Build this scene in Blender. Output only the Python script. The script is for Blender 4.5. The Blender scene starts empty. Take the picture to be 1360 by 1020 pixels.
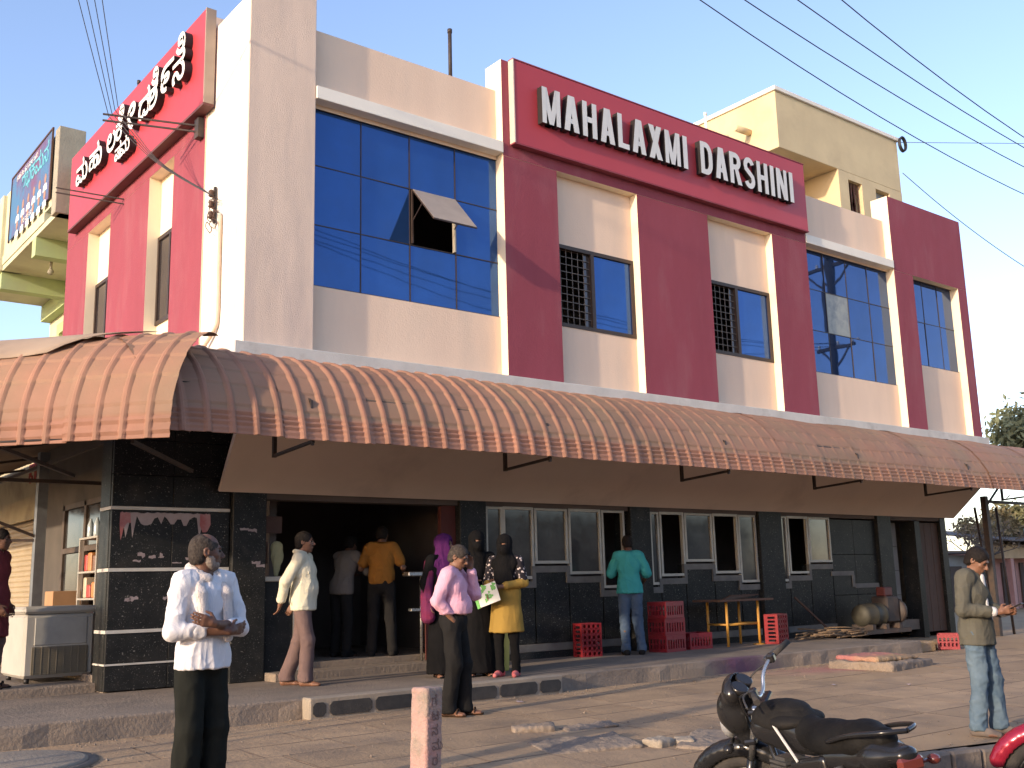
import bpy, math, random
import numpy as np
from mathutils import Vector, Matrix
random.seed(7)
SC = bpy.context.scene
COL = SC.collection
R = math.radians

# ------------------------------------------------------------------ camera
YAW, PITCH, ROLL, CAMH = R(38.41), R(10.943), R(-1.479), 1.28
def _cam():
    f = Vector((math.sin(YAW)*math.cos(PITCH), math.cos(YAW)*math.cos(PITCH), math.sin(PITCH)))
    rt = Vector((math.cos(YAW), -math.sin(YAW), 0)); up = rt.cross(f)
    r2 = rt*math.cos(ROLL) + up*math.sin(ROLL); u2 = -rt*math.sin(ROLL) + up*math.cos(ROLL)
    cd = bpy.data.cameras.new('camera'); co = bpy.data.objects.new('camera', cd); COL.objects.link(co)
    m = Matrix((r2, u2, -f)).transposed().to_4x4(); m.translation = (0, 0, CAMH)
    co.matrix_world = m
    cd.sensor_fit = 'HORIZONTAL'; cd.sensor_width = 36; cd.lens = 36*1392.28/1360
    cd.clip_start = 0.1; cd.clip_end = 3000
    SC.camera = co
_cam()

# ------------------------------------------------------------------ light
SUN_EL, SUN_TURN = R(14.0), R(10.0)          # low sun from the left (-X), light drifts a little towards +Y
ldir = Vector((math.cos(SUN_TURN)*math.cos(SUN_EL), math.sin(SUN_TURN)*math.cos(SUN_EL), -math.sin(SUN_EL)))
W = bpy.data.worlds.new('World'); SC.world = W; W.use_nodes = True
nt = W.node_tree
sky = nt.nodes.new('ShaderNodeTexSky'); sky.sky_type = 'NISHITA'; sky.sun_disc = False
sky.sun_elevation = SUN_EL
sky.sun_rotation = math.atan2(-ldir.x, -ldir.y)
sky.altitude = 300; sky.air_density = 1.0; sky.dust_density = 0.9; sky.ozone_density = 2.1
tint = nt.nodes.new('ShaderNodeMix'); tint.data_type = 'RGBA'; tint.blend_type = 'MULTIPLY'; tint.inputs[0].default_value = 1.0; tint.inputs[7].default_value = (1.14, .985, 1.0, 1)   # uniform pinkish tint multiplied over the whole sky
nt.links.new(sky.outputs[0], tint.inputs[6])
bg = nt.nodes['Background']; nt.links.new(tint.outputs[2], bg.inputs[0]); bg.inputs[1].default_value = 0.15
sl = bpy.data.lights.new('sun', 'SUN'); sl.energy = 2.05; sl.angle = R(1.2); sl.color = (1.0, 0.80, 0.58)
so = bpy.data.objects.new('sun', sl); COL.objects.link(so)
so.rotation_euler = ldir.to_track_quat('-Z', 'Y').to_euler(); so.location = (-10, -3, 12)
SC.view_settings.view_transform = 'Standard'; SC.view_settings.look = 'None'
SC.view_settings.gamma = 1.0; SC.view_settings.exposure = 1.42; SC.view_settings.use_curve_mapping = False
try:
    SC.cycles.max_bounces = 6; SC.cycles.use_denoising = True
except Exception: pass

# ------------------------------------------------------------------ helpers
ORG = {}
def tag(o, label=None, cat=None, group=None, kind=None):
    if label: o['label'] = label
    if cat: o['category'] = cat
    if group: o['group'] = group
    if kind: o['kind'] = kind
    return o
def root(name, label, cat, loc=(0, 0, 0), rz=0.0, group=None, scale=1.0):
    o = bpy.data.objects.new(name, None); COL.objects.link(o)
    o.location = loc; o.rotation_euler = (0, 0, rz); o.scale = (scale,)*3
    o.empty_display_size = 0.2
    ORG[o] = Vector(loc)
    return tag(o, label, cat, group)
def link(name, me, mats=None, parent=None, smooth=False):
    o = bpy.data.objects.new(name, me); COL.objects.link(o)
    if parent is not None:
        o.parent = parent; ORG[o] = ORG.get(parent, Vector((0, 0, 0)))
    if mats is not None:
        for m in (mats if isinstance(mats, (list, tuple)) else [mats]): me.materials.append(m)
    if smooth:
        me.polygons.foreach_set('use_smooth', [True]*len(me.polygons))
    return o
def copy_tree(o, parent=None):
    c = o.copy(); COL.objects.link(c); c.parent = parent
    ORG[c] = ORG.get(o, Vector((0, 0, 0)))
    for ch in o.children: copy_tree(ch, c)
    return c

class MB:
    """collects simple solids; build() links them as one mesh object"""
    def __init__(s): s.v = []; s.f = []; s.m = []; s.sm = []
    def add(s, vs, fs, m=0, sm=False):
        b = len(s.v); s.v += [tuple(map(float, v)) for v in vs]
        for i, f in enumerate(fs):
            s.f.append(tuple(b+k for k in f)); s.m.append(m[i] if isinstance(m, (list, tuple)) else m); s.sm.append(sm)
        return s
    def box(s, x0, x1, y0, y1, z0, z1, m=0, fm=None, bev=0.0):
        """fm: {'-x':slot,...}"""
        order = ['-x', '+x', '-y', '+y', '-z', '+z']
        ms = [(fm or {}).get(k, m) for k in order]
        if bev <= 0:
            vs = [(x0, y0, z0), (x1, y0, z0), (x1, y1, z0), (x0, y1, z0), (x0, y0, z1), (x1, y0, z1), (x1, y1, z1), (x0, y1, z1)]
            fs = [(0, 4, 7, 3), (1, 2, 6, 5), (0, 1, 5, 4), (3, 7, 6, 2), (0, 3, 2, 1), (4, 5, 6, 7)]
            return s.add(vs, fs, ms)
        b = min(bev, (x1-x0)*.45, (y1-y0)*.45, (z1-z0)*.45)
        X, Y, Z = (x0, x1), (y0, y1), (z0, z1); sg = (1, -1)
        vs = []; idx = {}
        for i in (0, 1):
            for j in (0, 1):
                for k in (0, 1):
                    idx[i, j, k, 0] = len(vs); vs.append((X[i], Y[j]+sg[j]*b, Z[k]+sg[k]*b))
                    idx[i, j, k, 1] = len(vs); vs.append((X[i]+sg[i]*b, Y[j], Z[k]+sg[k]*b))
                    idx[i, j, k, 2] = len(vs); vs.append((X[i]+sg[i]*b, Y[j]+sg[j]*b, Z[k]))
        I = idx; fs = []; mm = []
        def F(a, mi): fs.append(a); mm.append(mi)
        F((I[0,0,0,0], I[0,0,1,0], I[0,1,1,0], I[0,1,0,0]), ms[0]); F((I[1,0,0,0], I[1,1,0,0], I[1,1,1,0], I[1,0,1,0]), ms[1])
        F((I[0,0,0,1], I[1,0,0,1], I[1,0,1,1], I[0,0,1,1]), ms[2]); F((I[0,1,0,1], I[0,1,1,1], I[1,1,1,1], I[1,1,0,1]), ms[3])
        F((I[0,0,0,2], I[0,1,0,2], I[1,1,0,2], I[1,0,0,2]), ms[4]); F((I[0,0,1,2], I[1,0,1,2], I[1,1,1,2], I[0,1,1,2]), ms[5])
        for i in (0, 1):
            for j in (0, 1):
                F((I[i,j,0,0], I[i,j,1,0], I[i,j,1,1], I[i,j,0,1]) if (i ^ j) == 0 else (I[i,j,0,0], I[i,j,0,1], I[i,j,1,1], I[i,j,1,0]), ms[2+j])
            for k in (0, 1):
                F((I[i,0,k,0], I[i,1,k,0], I[i,1,k,2], I[i,0,k,2]), ms[4+k])
        for j in (0, 1):
            for k in (0, 1):
                F((I[0,j,k,1], I[1,j,k,1], I[1,j,k,2], I[0,j,k,2]), ms[4+k])
        for i in (0, 1):
            for j in (0, 1):
                for k in (0, 1): F((I[i,j,k,0], I[i,j,k,1], I[i,j,k,2]), ms[5])
        return s.add(vs, fs, mm)
    def bar(s, a, b, w, h=None, m=0, up=(0, 0, 1)):
        """rectangular bar from a to b, w wide and h high"""
        h = h or w; a = Vector(a); b = Vector(b); d = (b-a).normalized(); u = Vector(up)
        if abs(d.dot(u)) > .98: u = Vector((1, 0, 0))
        x = d.cross(u).normalized(); y = x.cross(d)
        vs = [p+x*sx*w/2+y*sy*h/2 for p in (a, b) for sx, sy in ((-1, -1), (1, -1), (1, 1), (-1, 1))]
        return s.add(vs, [(0, 1, 2, 3), (7, 6, 5, 4), (0, 4, 5, 1), (1, 5, 6, 2), (2, 6, 7, 3), (3, 7, 4, 0)], m)
    def tube(s, pts, r, n=8, m=0, sm=True, cap=True):
        pts = [Vector(p) for p in pts]; rs = r if isinstance(r, (list, tuple)) else [r]*len(pts)
        vs = []; N = len(pts); u = None
        for i, p in enumerate(pts):
            d = (pts[min(i+1, N-1)]-pts[max(i-1, 0)]).normalized()
            if u is None:
                u = d.orthogonal().normalized()
            u = (u-d*u.dot(d))
            u = u.normalized() if u.length > 1e-6 else d.orthogonal().normalized()
            w = d.cross(u)
            for k in range(n):
                a = 2*math.pi*k/n; vs.append(p+(u*math.cos(a)+w*math.sin(a))*rs[i])
        fs = [(i*n+k, i*n+(k+1) % n, (i+1)*n+(k+1) % n, (i+1)*n+k) for i in range(N-1) for k in range(n)]
        s.add(vs, fs, m, sm)
        if cap:
            b = len(s.v)-len(vs)
            s.f += [tuple(b+k for k in reversed(range(n))), tuple(b+(N-1)*n+k for k in range(n))]; s.m += [m, m]; s.sm += [False, False]
        return s
    def lathe(s, prof, c=(0, 0, 0), n=16, axis='z', m=0, sm=True):
        """prof: (radius, height)"""
        vs = []; c = Vector(c)
        for r, h in prof:
            for k in range(n):
                a = 2*math.pi*k/n; x, y = r*math.cos(a), r*math.sin(a)
                p = {'z': (x, y, h), 'y': (x, h, -y), 'x': (h, x, y)}[axis]
                vs.append(c+Vector(p))
        fs = [(i*n+k, i*n+(k+1) % n, (i+1)*n+(k+1) % n, (i+1)*n+k) for i in range(len(prof)-1) for k in range(n)]
        s.add(vs, fs, m, sm)
        b = len(s.v)-len(vs); N = len(prof)
        if prof[0][0] > 1e-4: s.f.append(tuple(b+k for k in reversed(range(n)))); s.m.append(m); s.sm.append(False)
        if prof[-1][0] > 1e-4: s.f.append(tuple(b+(N-1)*n+k for k in range(n))); s.m.append(m); s.sm.append(False)
        return s
    def ball(s, c, r, n=10, m=0):
        rx, ry, rz = r if isinstance(r, (list, tuple)) else (r, r, r); vs = []; k2 = max(4, n//2+1)
        for i in range(k2+1):
            t = math.pi*i/k2
            for k in range(n):
                a = 2*math.pi*k/n
                vs.append((c[0]+rx*math.sin(t)*math.cos(a), c[1]+ry*math.sin(t)*math.sin(a), c[2]-rz*math.cos(t)))
        fs = [(i*n+k, i*n+(k+1) % n, (i+1)*n+(k+1) % n, (i+1)*n+k) for i in range(k2) for k in range(n)]
        return s.add(vs, fs, m, True)
    def prism(s, poly, fn, m=0, side=None):
        """poly 2D (ccw), fn(u, v, t) -> 3D with t 0/1 the two faces"""
        n = len(poly); vs = [fn(u, v, t) for t in (0, 1) for u, v in poly]
        fs = [tuple(range(n)), tuple(range(2*n-1, n-1, -1))]+[(i, n+i, n+(i+1) % n, (i+1) % n) for i in range(n)]
        sd = m if side is None else side
        return s.add(vs, fs, [m, sd]+[sd]*n)
    def ribbon(s, pts, w, fn, m=0, side=None, closed=False):
        """flat stroke of width w along 2D points, given depth by fn(u, v, t)"""
        N = len(pts); L = []; Rr = []
        for i in range(N):
            a = pts[(i-1) % N] if closed or i > 0 else pts[0]; b = pts[(i+1) % N] if closed or i < N-1 else pts[-1]
            dx, dy = b[0]-a[0], b[1]-a[1]; l = math.hypot(dx, dy) or 1; nx, ny = -dy/l, dx/l
            ww = w[i] if isinstance(w, list) else w
            L.append((pts[i][0]+nx*ww/2, pts[i][1]+ny*ww/2)); Rr.append((pts[i][0]-nx*ww/2, pts[i][1]-ny*ww/2))
        vs = [fn(u, v, t) for t in (0, 1) for side_ in (Rr, L) for u, v in side_]
        sd = m if side is None else side; fs = []; ms = []
        for i in range(N if closed else N-1):
            j = (i+1) % N
            fs += [(i, j, N+j, N+i), (2*N+i, 3*N+i, 3*N+j, 2*N+j), (i, 2*N+i, 2*N+j, j), (N+i, N+j, 3*N+j, 3*N+i)]; ms += [m, sd, sd, sd]
        if not closed:
            fs += [(0, N, 3*N, 2*N), (N-1, 3*N-1, 4*N-1, 2*N-1)]; ms += [sd, sd]
        return s.add(vs, fs, ms)
    def build(s, name, mats, parent=None, local=False):
        me = bpy.data.meshes.new(name); o = ORG.get(parent, Vector((0, 0, 0)))
        vs = s.v if local or o.length == 0 else [(x-o.x, y-o.y, z-o.z) for x, y, z in s.v]
        me.from_pydata(vs, [], s.f)
        if any(s.sm): me.polygons.foreach_set('use_smooth', s.sm)
        me.polygons.foreach_set('material_index', s.m)
        me.update()
        return link(name, me, mats, parent)
def smoothpath(pts, n=6):
    """Catmull-Rom through the points (2D or 3D tuples)"""
    P = [pts[0]]+list(pts)+[pts[-1]]; out = []
    for i in range(1, len(P)-2):
        for k in range(n):
            t = k/n; out.append(tuple(.5*((2*b)+(c-a)*t+(2*a-5*b+4*c-d)*t*t+(3*b-a-3*c+d)*t**3) for a, b, c, d in zip(P[i-1], P[i], P[i+1], P[i+2])))
    out.append(tuple(pts[-1])); return out

# ------------------------------------------------------------------ materials
def mat(name, c, c2=None, scale=4.0, rough=.75, bump=0.0, bscale=60.0, metal=0.0, spec=.4, dirt=None, dscale=1.3, dlo=.5, dhi=.75,
        stretch=None, rand=0.0, coat=0.0, rvar=.1):
    """noise-mottled principled material; dirt = a second, patchy colour; rand = per-object lightness shift"""
    M = bpy.data.materials.new(name); M.use_nodes = True; N = M.node_tree.nodes; L = M.node_tree.links
    p = N['Principled BSDF']; p.inputs['Roughness'].default_value = rough; p.inputs['Metallic'].default_value = metal
    p.inputs['Specular IOR Level'].default_value = spec; p.inputs['Coat Weight'].default_value = coat
    tc = N.new('ShaderNodeTexCoord'); vec = tc.outputs['Object']
    if stretch:
        mp = N.new('ShaderNodeMapping'); mp.inputs['Scale'].default_value = stretch; L.new(vec, mp.inputs['Vector']); vs = mp.outputs['Vector']
    else: vs = vec
    def noise(sc, det=6, v=None, ro=.6):
        n = N.new('ShaderNodeTexNoise'); n.inputs['Scale'].default_value = sc; n.inputs['Detail'].default_value = det; n.inputs['Roughness'].default_value = ro
        L.new(v or vec, n.inputs['Vector']); return n.outputs['Fac']
    def ramp(f, lo, hi):
        r = N.new('ShaderNodeMapRange'); r.inputs['From Min'].default_value = lo; r.inputs['From Max'].default_value = hi; L.new(f, r.inputs['Value']); return r.outputs['Result']
    def mix(f, a, b):
        x = N.new('ShaderNodeMix'); x.data_type = 'RGBA'
        for s_, v_ in ((0, f), (6, a), (7, b)):
            if hasattr(v_, 'links'): L.new(v_, x.inputs[s_])
            else: x.inputs[s_].default_value = v_ if s_ == 0 else (*v_, 1)
        return x.outputs[2]
    col = None
    if c2 is None: c2 = tuple(k*.82 for k in c)
    col = mix(ramp(noise(scale, v=vs), .35, .68), c, c2)
    if dirt: col = mix(ramp(noise(dscale, 8, v=vs), dlo, dhi), col, dirt)
    if rand:
        oi = N.new('ShaderNodeObjectInfo'); hs = N.new('ShaderNodeHueSaturation')
        mr = N.new('ShaderNodeMapRange'); mr.inputs['To Min'].default_value = 1-rand; mr.inputs['To Max'].default_value = 1+rand
        L.new(oi.outputs['Random'], mr.inputs['Value']); L.new(mr.outputs['Result'], hs.inputs['Value']); L.new(col, hs.inputs['Color']); col = hs.outputs['Color']
    L.new(col, p.inputs['Base Color'])
    if bump:
        b = N.new('ShaderNodeBump'); b.inputs['Strength'].default_value = bump; b.inputs['Distance'].default_value = .02
        L.new(noise(bscale, 5, v=vec), b.inputs['Height']); L.new(b.outputs['Normal'], p.inputs['Normal'])
    rn = N.new('ShaderNodeMapRange'); rn.inputs['To Min'].default_value = max(0, rough-rvar); rn.inputs['To Max'].default_value = min(1, rough+rvar)
    L.new(noise(scale*2.3), rn.inputs['Value']); L.new(rn.outputs['Result'], p.inputs['Roughness'])
    M['p'] = 1
    return M
def nodes_of(M): return M.node_tree.nodes, M.node_tree.links, M.node_tree.nodes['Principled BSDF']

# wall paints
M_peach = mat('peach_paint', (.78, .58, .43), (.72, .53, .395), 1.2, .85, .25, 45, dirt=(.62, .48, .37), dscale=1.3, dlo=.5, dhi=.9, stretch=(1.5, 1.5, .3))
M_cream = mat('cream_paint', (.80, .70, .52), (.76, .65, .48), 1.5, .85, .15, 40)
M_white = mat('white_paint', (.80, .75, .66), (.74, .69, .60), 1.6, .85, .18, 50, dirt=(.6, .55, .47), dscale=.8, dlo=.62, dhi=.85)
M_pylon = mat('rough_peach_plaster', (.74, .57, .45), (.66, .51, .405), 2.5, .92, .4, 70, dirt=(.48, .38, .335), dscale=1.6, dlo=.48, dhi=.85, stretch=(1.6, 1.6, .3))
M_red = mat('maroon_paint', (.27, .052, .072), (.24, .045, .063), 1.4, .8, .25, 35, dirt=(.30, .10, .112), dscale=1.6, dlo=.5, dhi=.9, stretch=(1.4, 1.4, .4))
M_signred = mat('sign_red_sheet', (.43, .048, .058), (.40, .043, .054), .7, .45, .02, 3, spec=.4)
M_band = mat('ledge_whitewash', (.58, .55, .50), (.48, .46, .42), 3, .9, .3, 50, dirt=(.33, .30, .26), dscale=2.2, dlo=.58, dhi=.8)
M_soffit = mat('soffit_peach', (.64, .49, .39), (.58, .45, .36), .9, .85, .08, 30, dirt=(.36, .26, .21), dscale=.7, dlo=.55, dhi=.9)
M_grey = mat('bare_cement', (.36, .33, .29), (.28, .26, .23), 3, .95, .5, 40, dirt=(.2, .18, .16), dscale=1.2)
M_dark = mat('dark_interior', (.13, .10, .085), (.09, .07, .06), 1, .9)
M_frame = mat('brown_anodised_frame', (.06, .04, .032), None, 8, .5, metal=.3)
M_alu = mat('aluminium_frame', (.44, .40, .33), (.36, .33, .28), 6, .5, metal=.25)
M_steel = mat('dark_painted_steel', (.035, .028, .026), (.06, .04, .03), 9, .6, .1, 80, dirt=(.10, .055, .035), dscale=3, dlo=.55)
M_black = mat('black_letter_side', (.02, .018, .018), None, 4, .5)
M_letter = mat('pale_acrylic', (.66, .645, .61), (.60, .585, .55), 3, .5)
M_chrome = mat('stainless_steel', (.55, .54, .52), None, 5, .28, metal=.9)
def glass_blue(name, c, rough=.06, metal=.75):
    M = mat(name, c, tuple(k*.8 for k in c), 1.2, rough, metal=metal, spec=.6, dirt=tuple(k*.75+.012 for k in c), dscale=2.0, dlo=.45, dhi=.85, rand=.06, rvar=.015)
    N, L, p = nodes_of(M)
    tc = N['Texture Coordinate']; n = N.new('ShaderNodeTexNoise'); n.inputs['Scale'].default_value = 1.7; n.inputs['Detail'].default_value = 1
    b = N.new('ShaderNodeBump'); b.inputs['Strength'].default_value = .025; b.inputs['Distance'].default_value = .05
    L.new(tc.outputs['Object'], n.inputs['Vector']); L.new(n.outputs['Fac'], b.inputs['Height']); L.new(b.outputs['Normal'], p.inputs['Normal'])
    return M
M_bglass = glass_blue('blue_reflective_glass', (.032, .10, .29), .03, .6)
M_bglass2 = glass_blue('blue_reflective_glass_dusty', (.04, .085, .21), .025)
M_brglass = glass_blue('bronze_glass', (.10, .085, .085), .08, .6)
M_clearg = mat('dusty_window_glass', (.035, .035, .036), (.055, .052, .05), 2, .10, metal=.0, spec=.9, dirt=(.08, .075, .07), dscale=1.6)
# black granite with pale flecks
def granite(name, fleck=(.17, .16, .14), lo=.64, dust=.0):
    M = mat(name, (.016, .017, .017), (.026, .026, .025), 5, .36, spec=.10)
    N, L, p = nodes_of(M); tc = N['Texture Coordinate']
    src = p.inputs['Base Color'].links[0].from_socket
    for sc, l0, l1, cc in ((75, lo+.01, lo+.07, fleck), (34, .68, .72, tuple(k*1.1 for k in fleck)), (2.2, .6, .95, (.07, .062, .052))):
        n = N.new('ShaderNodeTexNoise'); n.inputs['Scale'].default_value = sc; n.inputs['Detail'].default_value = 3
        L.new(tc.outputs['Object'], n.inputs['Vector'])
        r = N.new('ShaderNodeMapRange'); r.inputs['From Min'].default_value = l0; r.inputs['From Max'].default_value = l1; L.new(n.outputs['Fac'], r.inputs['Value'])
        x = N.new('ShaderNodeMix'); x.data_type = 'RGBA'; L.new(r.outputs['Result'], x.inputs[0]); L.new(src, x.inputs[6]); x.inputs[7].default_value = (*cc, 1); src = x.outputs[2]
    L.new(src, p.inputs['Base Color']); return M
M_granite = granite('black_fleck_granite')
M_trim = mat('grey_stone_trim', (.16, .145, .125), (.11, .10, .09), 5, .7, .2, 60)
M_whitetrim = mat('white_marble_strip', (.55, .52, .46), (.45, .42, .37), 6, .6)
# ground
M_sand = mat('dusty_ground', (.37, .252, .142), (.30, .20, .115), 1.1, .97, .6, 28, dirt=(.24, .165, .115), dscale=.6, dlo=.5, dhi=.8)
M_flag = mat('worn_paving_stone', (.38, .258, .15), (.29, .198, .118), 2.3, .93, .6, 24, dirt=(.17, .125, .09), dscale=1.5, dlo=.48, dhi=.80, rand=.14)
M_soil = mat('dark_joint_soil', (.19, .135, .09), (.15, .105, .07), 5, .98, .4, 40)
M_road = mat('dusty_asphalt', (.12, .10, .085), (.17, .135, .105), 1.5, .95, .5, 60)
M_conc = mat('old_concrete', (.235, .185, .14), (.175, .14, .11), 2.2, .95, .7, 26, dirt=(.14, .115, .095), dscale=1.1, dlo=.5, dhi=.85)
M_conc2 = mat('pale_concrete', (.40, .36, .31), (.33, .30, .26), 3, .95, .6, 30)
M_conc3 = mat('tan_cement_step', (.30, .25, .19), (.24, .2, .155), 3, .95, .5, 30)
M_stonedark = mat('dark_step_stone', (.03, .028, .026), (.05, .045, .04), 8, .55, .3, 50, dirt=(.10, .08, .06), dscale=3, dlo=.55)
def magenta_patch(M, c, rad, colr, amt=.85):
    """powder colour spilt on the ground around c"""
    N, L, p = nodes_of(M); src = p.inputs['Base Color'].links[0].from_socket
    g = N.new('ShaderNodeNewGeometry'); d = N.new('ShaderNodeVectorMath'); d.operation = 'SUBTRACT'; d.inputs[1].default_value = c; L.new(g.outputs['Position'], d.inputs[0])
    m = N.new('ShaderNodeVectorMath'); m.operation = 'MULTIPLY'; m.inputs[1].default_value = tuple(1/k for k in rad); L.new(d.outputs[0], m.inputs[0])
    le = N.new('ShaderNodeVectorMath'); le.operation = 'LENGTH'; L.new(m.outputs[0], le.inputs[0])
    n = N.new('ShaderNodeTexNoise'); n.inputs['Scale'].default_value = 3.5; n.inputs['Detail'].default_value = 8; L.new(g.outputs['Position'], n.inputs['Vector'])
    a = N.new('ShaderNodeMath'); a.operation = 'ADD'; L.new(le.outputs['Value'], a.inputs[0]); L.new(n.outputs['Fac'], a.inputs[1])
    r = N.new('ShaderNodeMapRange'); r.inputs['From Min'].default_value = 1.5; r.inputs['From Max'].default_value = .75; r.inputs['To Max'].default_value = amt; L.new(a.outputs[0], r.inputs['Value'])
    x = N.new('ShaderNodeMix'); x.data_type = 'RGBA'; L.new(r.outputs['Result'], x.inputs[0]); L.new(src, x.inputs[6]); x.inputs[7].default_value = (*colr, 1)
    L.new(x.outputs[2], p.inputs['Base Color'])
# ------------------------------------------------------------------ smooth solids from distance fields
def vnoise(p, seed=0):
    """value noise on an (n,3) array, 0..1"""
    i = np.floor(p).astype(np.int64); f = p-i; f = f*f*(3-2*f); out = 0
    for dx in (0, 1):
        for dy in (0, 1):
            for dz in (0, 1):
                h = ((i[:, 0]+dx)*374761393+(i[:, 1]+dy)*668265263+(i[:, 2]+dz)*2147483647+seed*974711) & 0xffffffff
                h = ((h ^ (h >> 13))*1274126177) & 0xffffffff; h = (h ^ (h >> 16)) & 0xffff
                w = (f[:, 0] if dx else 1-f[:, 0])*(f[:, 1] if dy else 1-f[:, 1])*(f[:, 2] if dz else 1-f[:, 2])
                out = out+w*h/65535.0
    return out
class SDF:
    def __init__(s, lo, hi, h):
        s.lo = np.array(lo, float); s.h = h; s.n = np.ceil((np.array(hi)-s.lo)/h).astype(int)+1
        s.a = np.full(tuple(s.n), .2, np.float32)
    def win(s, lo, hi):
        i0 = np.clip(np.floor((np.array(lo)-s.lo)/s.h).astype(int), 0, s.n); i1 = np.clip(np.ceil((np.array(hi)-s.lo)/s.h).astype(int)+1, 0, s.n)
        sl = tuple(slice(a, b) for a, b in zip(i0, i1))
        ax = [s.lo[k]+s.h*np.arange(i0[k], i1[k]) for k in range(3)]
        return sl, ax[0][:, None, None], ax[1][None, :, None], ax[2][None, None, :]
    def comb(s, sl, d, k, op='u'):
        a = s.a[sl]
        if op == 'u':
            if k > 0: h = np.clip(.5+.5*(a-d)/k, 0, 1); s.a[sl] = a*(1-h)+d*h-k*h*(1-h)
            else: s.a[sl] = np.minimum(a, d)
        else: s.a[sl] = np.maximum(a, -d)
    def cone(s, p0, p1, r0, r1=None, k=.015, sq=None, op='u'):
        """tapered capsule; sq squashes it along y about p0/p1"""
        r1 = r0 if r1 is None else r1; p0 = np.array(p0, float); p1 = np.array(p1, float); m = max(r0, r1)*(1 if not sq else max(1, sq))+.03+k
        sl, X, Y, Z = s.win(np.minimum(p0, p1)-m, np.maximum(p0, p1)+m)
        d = p1-p0; L = max(d@d, 1e-9)
        if sq:
            t = np.clip(((X-p0[0])*d[0]+(Z-p0[2])*d[2]+(Y-p0[1])*d[1])/L, 0, 1)
            q = np.sqrt((X-p0[0]-t*d[0])**2+((Y-p0[1]-t*d[1])/sq)**2+(Z-p0[2]-t*d[2])**2)-(r0+(r1-r0)*t)
            q = q*min(1, sq)
        else:
            t = np.clip(((X-p0[0])*d[0]+(Y-p0[1])*d[1]+(Z-p0[2])*d[2])/L, 0, 1)
            q = np.sqrt((X-p0[0]-t*d[0])**2+(Y-p0[1]-t*d[1])**2+(Z-p0[2]-t*d[2])**2)-(r0+(r1-r0)*t)
        s.comb(sl, q.astype(np.float32), k, op); return s
    def ell(s, c, r, k=.015, Rm=None, op='u'):
        c = np.array(c, float); r = np.array(r, float); m = r.max()+.03+k
        sl, X, Y, Z = s.win(c-m, c+m); X = X-c[0]; Y = Y-c[1]; Z = Z-c[2]
        if Rm is not None:
            Rm = np.array(Rm); X, Y, Z = (X*Rm[0, j]+Y*Rm[1, j]+Z*Rm[2, j] for j in range(3))
        k0 = np.sqrt((X/r[0])**2+(Y/r[1])**2+(Z/r[2])**2); k1 = np.sqrt((X/r[0]**2)**2+(Y/r[1]**2)**2+(Z/r[2]**2)**2)+1e-6
        s.comb(sl, (k0*(k0-1)/k1).astype(np.float32), k, op); return s
    def box(s, c, r, rad=.01, k=.01, Rm=None, op='u'):
        c = np.array(c, float); r = np.array(r, float); m = np.linalg.norm(r)+.03+k
        sl, X, Y, Z = s.win(c-m, c+m); X = X-c[0]; Y = Y-c[1]; Z = Z-c[2]
        if Rm is not None:
            Rm = np.array(Rm); X, Y, Z = (X*Rm[0, j]+Y*Rm[1, j]+Z*Rm[2, j] for j in range(3))
        qx, qy, qz = np.broadcast_arrays(np.abs(X)-r[0]+rad, np.abs(Y)-r[1]+rad, np.abs(Z)-r[2]+rad)
        d = np.sqrt(np.maximum(qx, 0)**2+np.maximum(qy, 0)**2+np.maximum(qz, 0)**2)+np.minimum(np.maximum(qx, np.maximum(qy, qz)), 0)-rad
        s.comb(sl, d.astype(np.float32), k, op); return s
    def cut(s, n, p):
        """keep the side the normal points away from"""
        sl, X, Y, Z = s.win(s.lo, s.lo+s.h*s.n); d = (X-p[0])*n[0]+(Y-p[1])*n[1]+(Z-p[2])*n[2]
        s.a[sl] = np.maximum(s.a[sl], d.astype(np.float32)); return s
    def surface(s):
        a = s.a.copy(); a[0], a[-1] = .1, .1; a[:, 0], a[:, -1] = .1, .1; a[:, :, 0], a[:, :, -1] = .1, .1
        ins = a < 0; c = ins[:-1, :-1, :-1].astype(np.int8)
        tot = sum(ins[i:i+a.shape[0]-1, j:j+a.shape[1]-1, k:k+a.shape[2]-1].astype(np.int8) for i in (0, 1) for j in (0, 1) for k in (0, 1))
        act = np.argwhere((tot > 0) & (tot < 8)); idx = np.full(tot.shape, -1, np.int32); idx[tuple(act.T)] = np.arange(len(act))
        ps = np.zeros((len(act), 3)); ct = np.zeros(len(act))
        corners = [(i, j, k) for i in (0, 1) for j in (0, 1) for k in (0, 1)]
        for u in corners:
            for ax in range(3):
                if u[ax]: continue
                v = list(u); v[ax] = 1
                va = a[act[:, 0]+u[0], act[:, 1]+u[1], act[:, 2]+u[2]]; vb = a[act[:, 0]+v[0], act[:, 1]+v[1], act[:, 2]+v[2]]
                m = (va < 0) != (vb < 0); t = np.where(m, va/np.where(m, va-vb, 1), 0)
                q = np.array(u, float)[None, :].repeat(len(act), 0); q[:, ax] += t
                ps[m] += q[m]; ct[m] += 1
        ps = (act+ps/ct[:, None])*s.h+s.lo
        F = []
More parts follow.
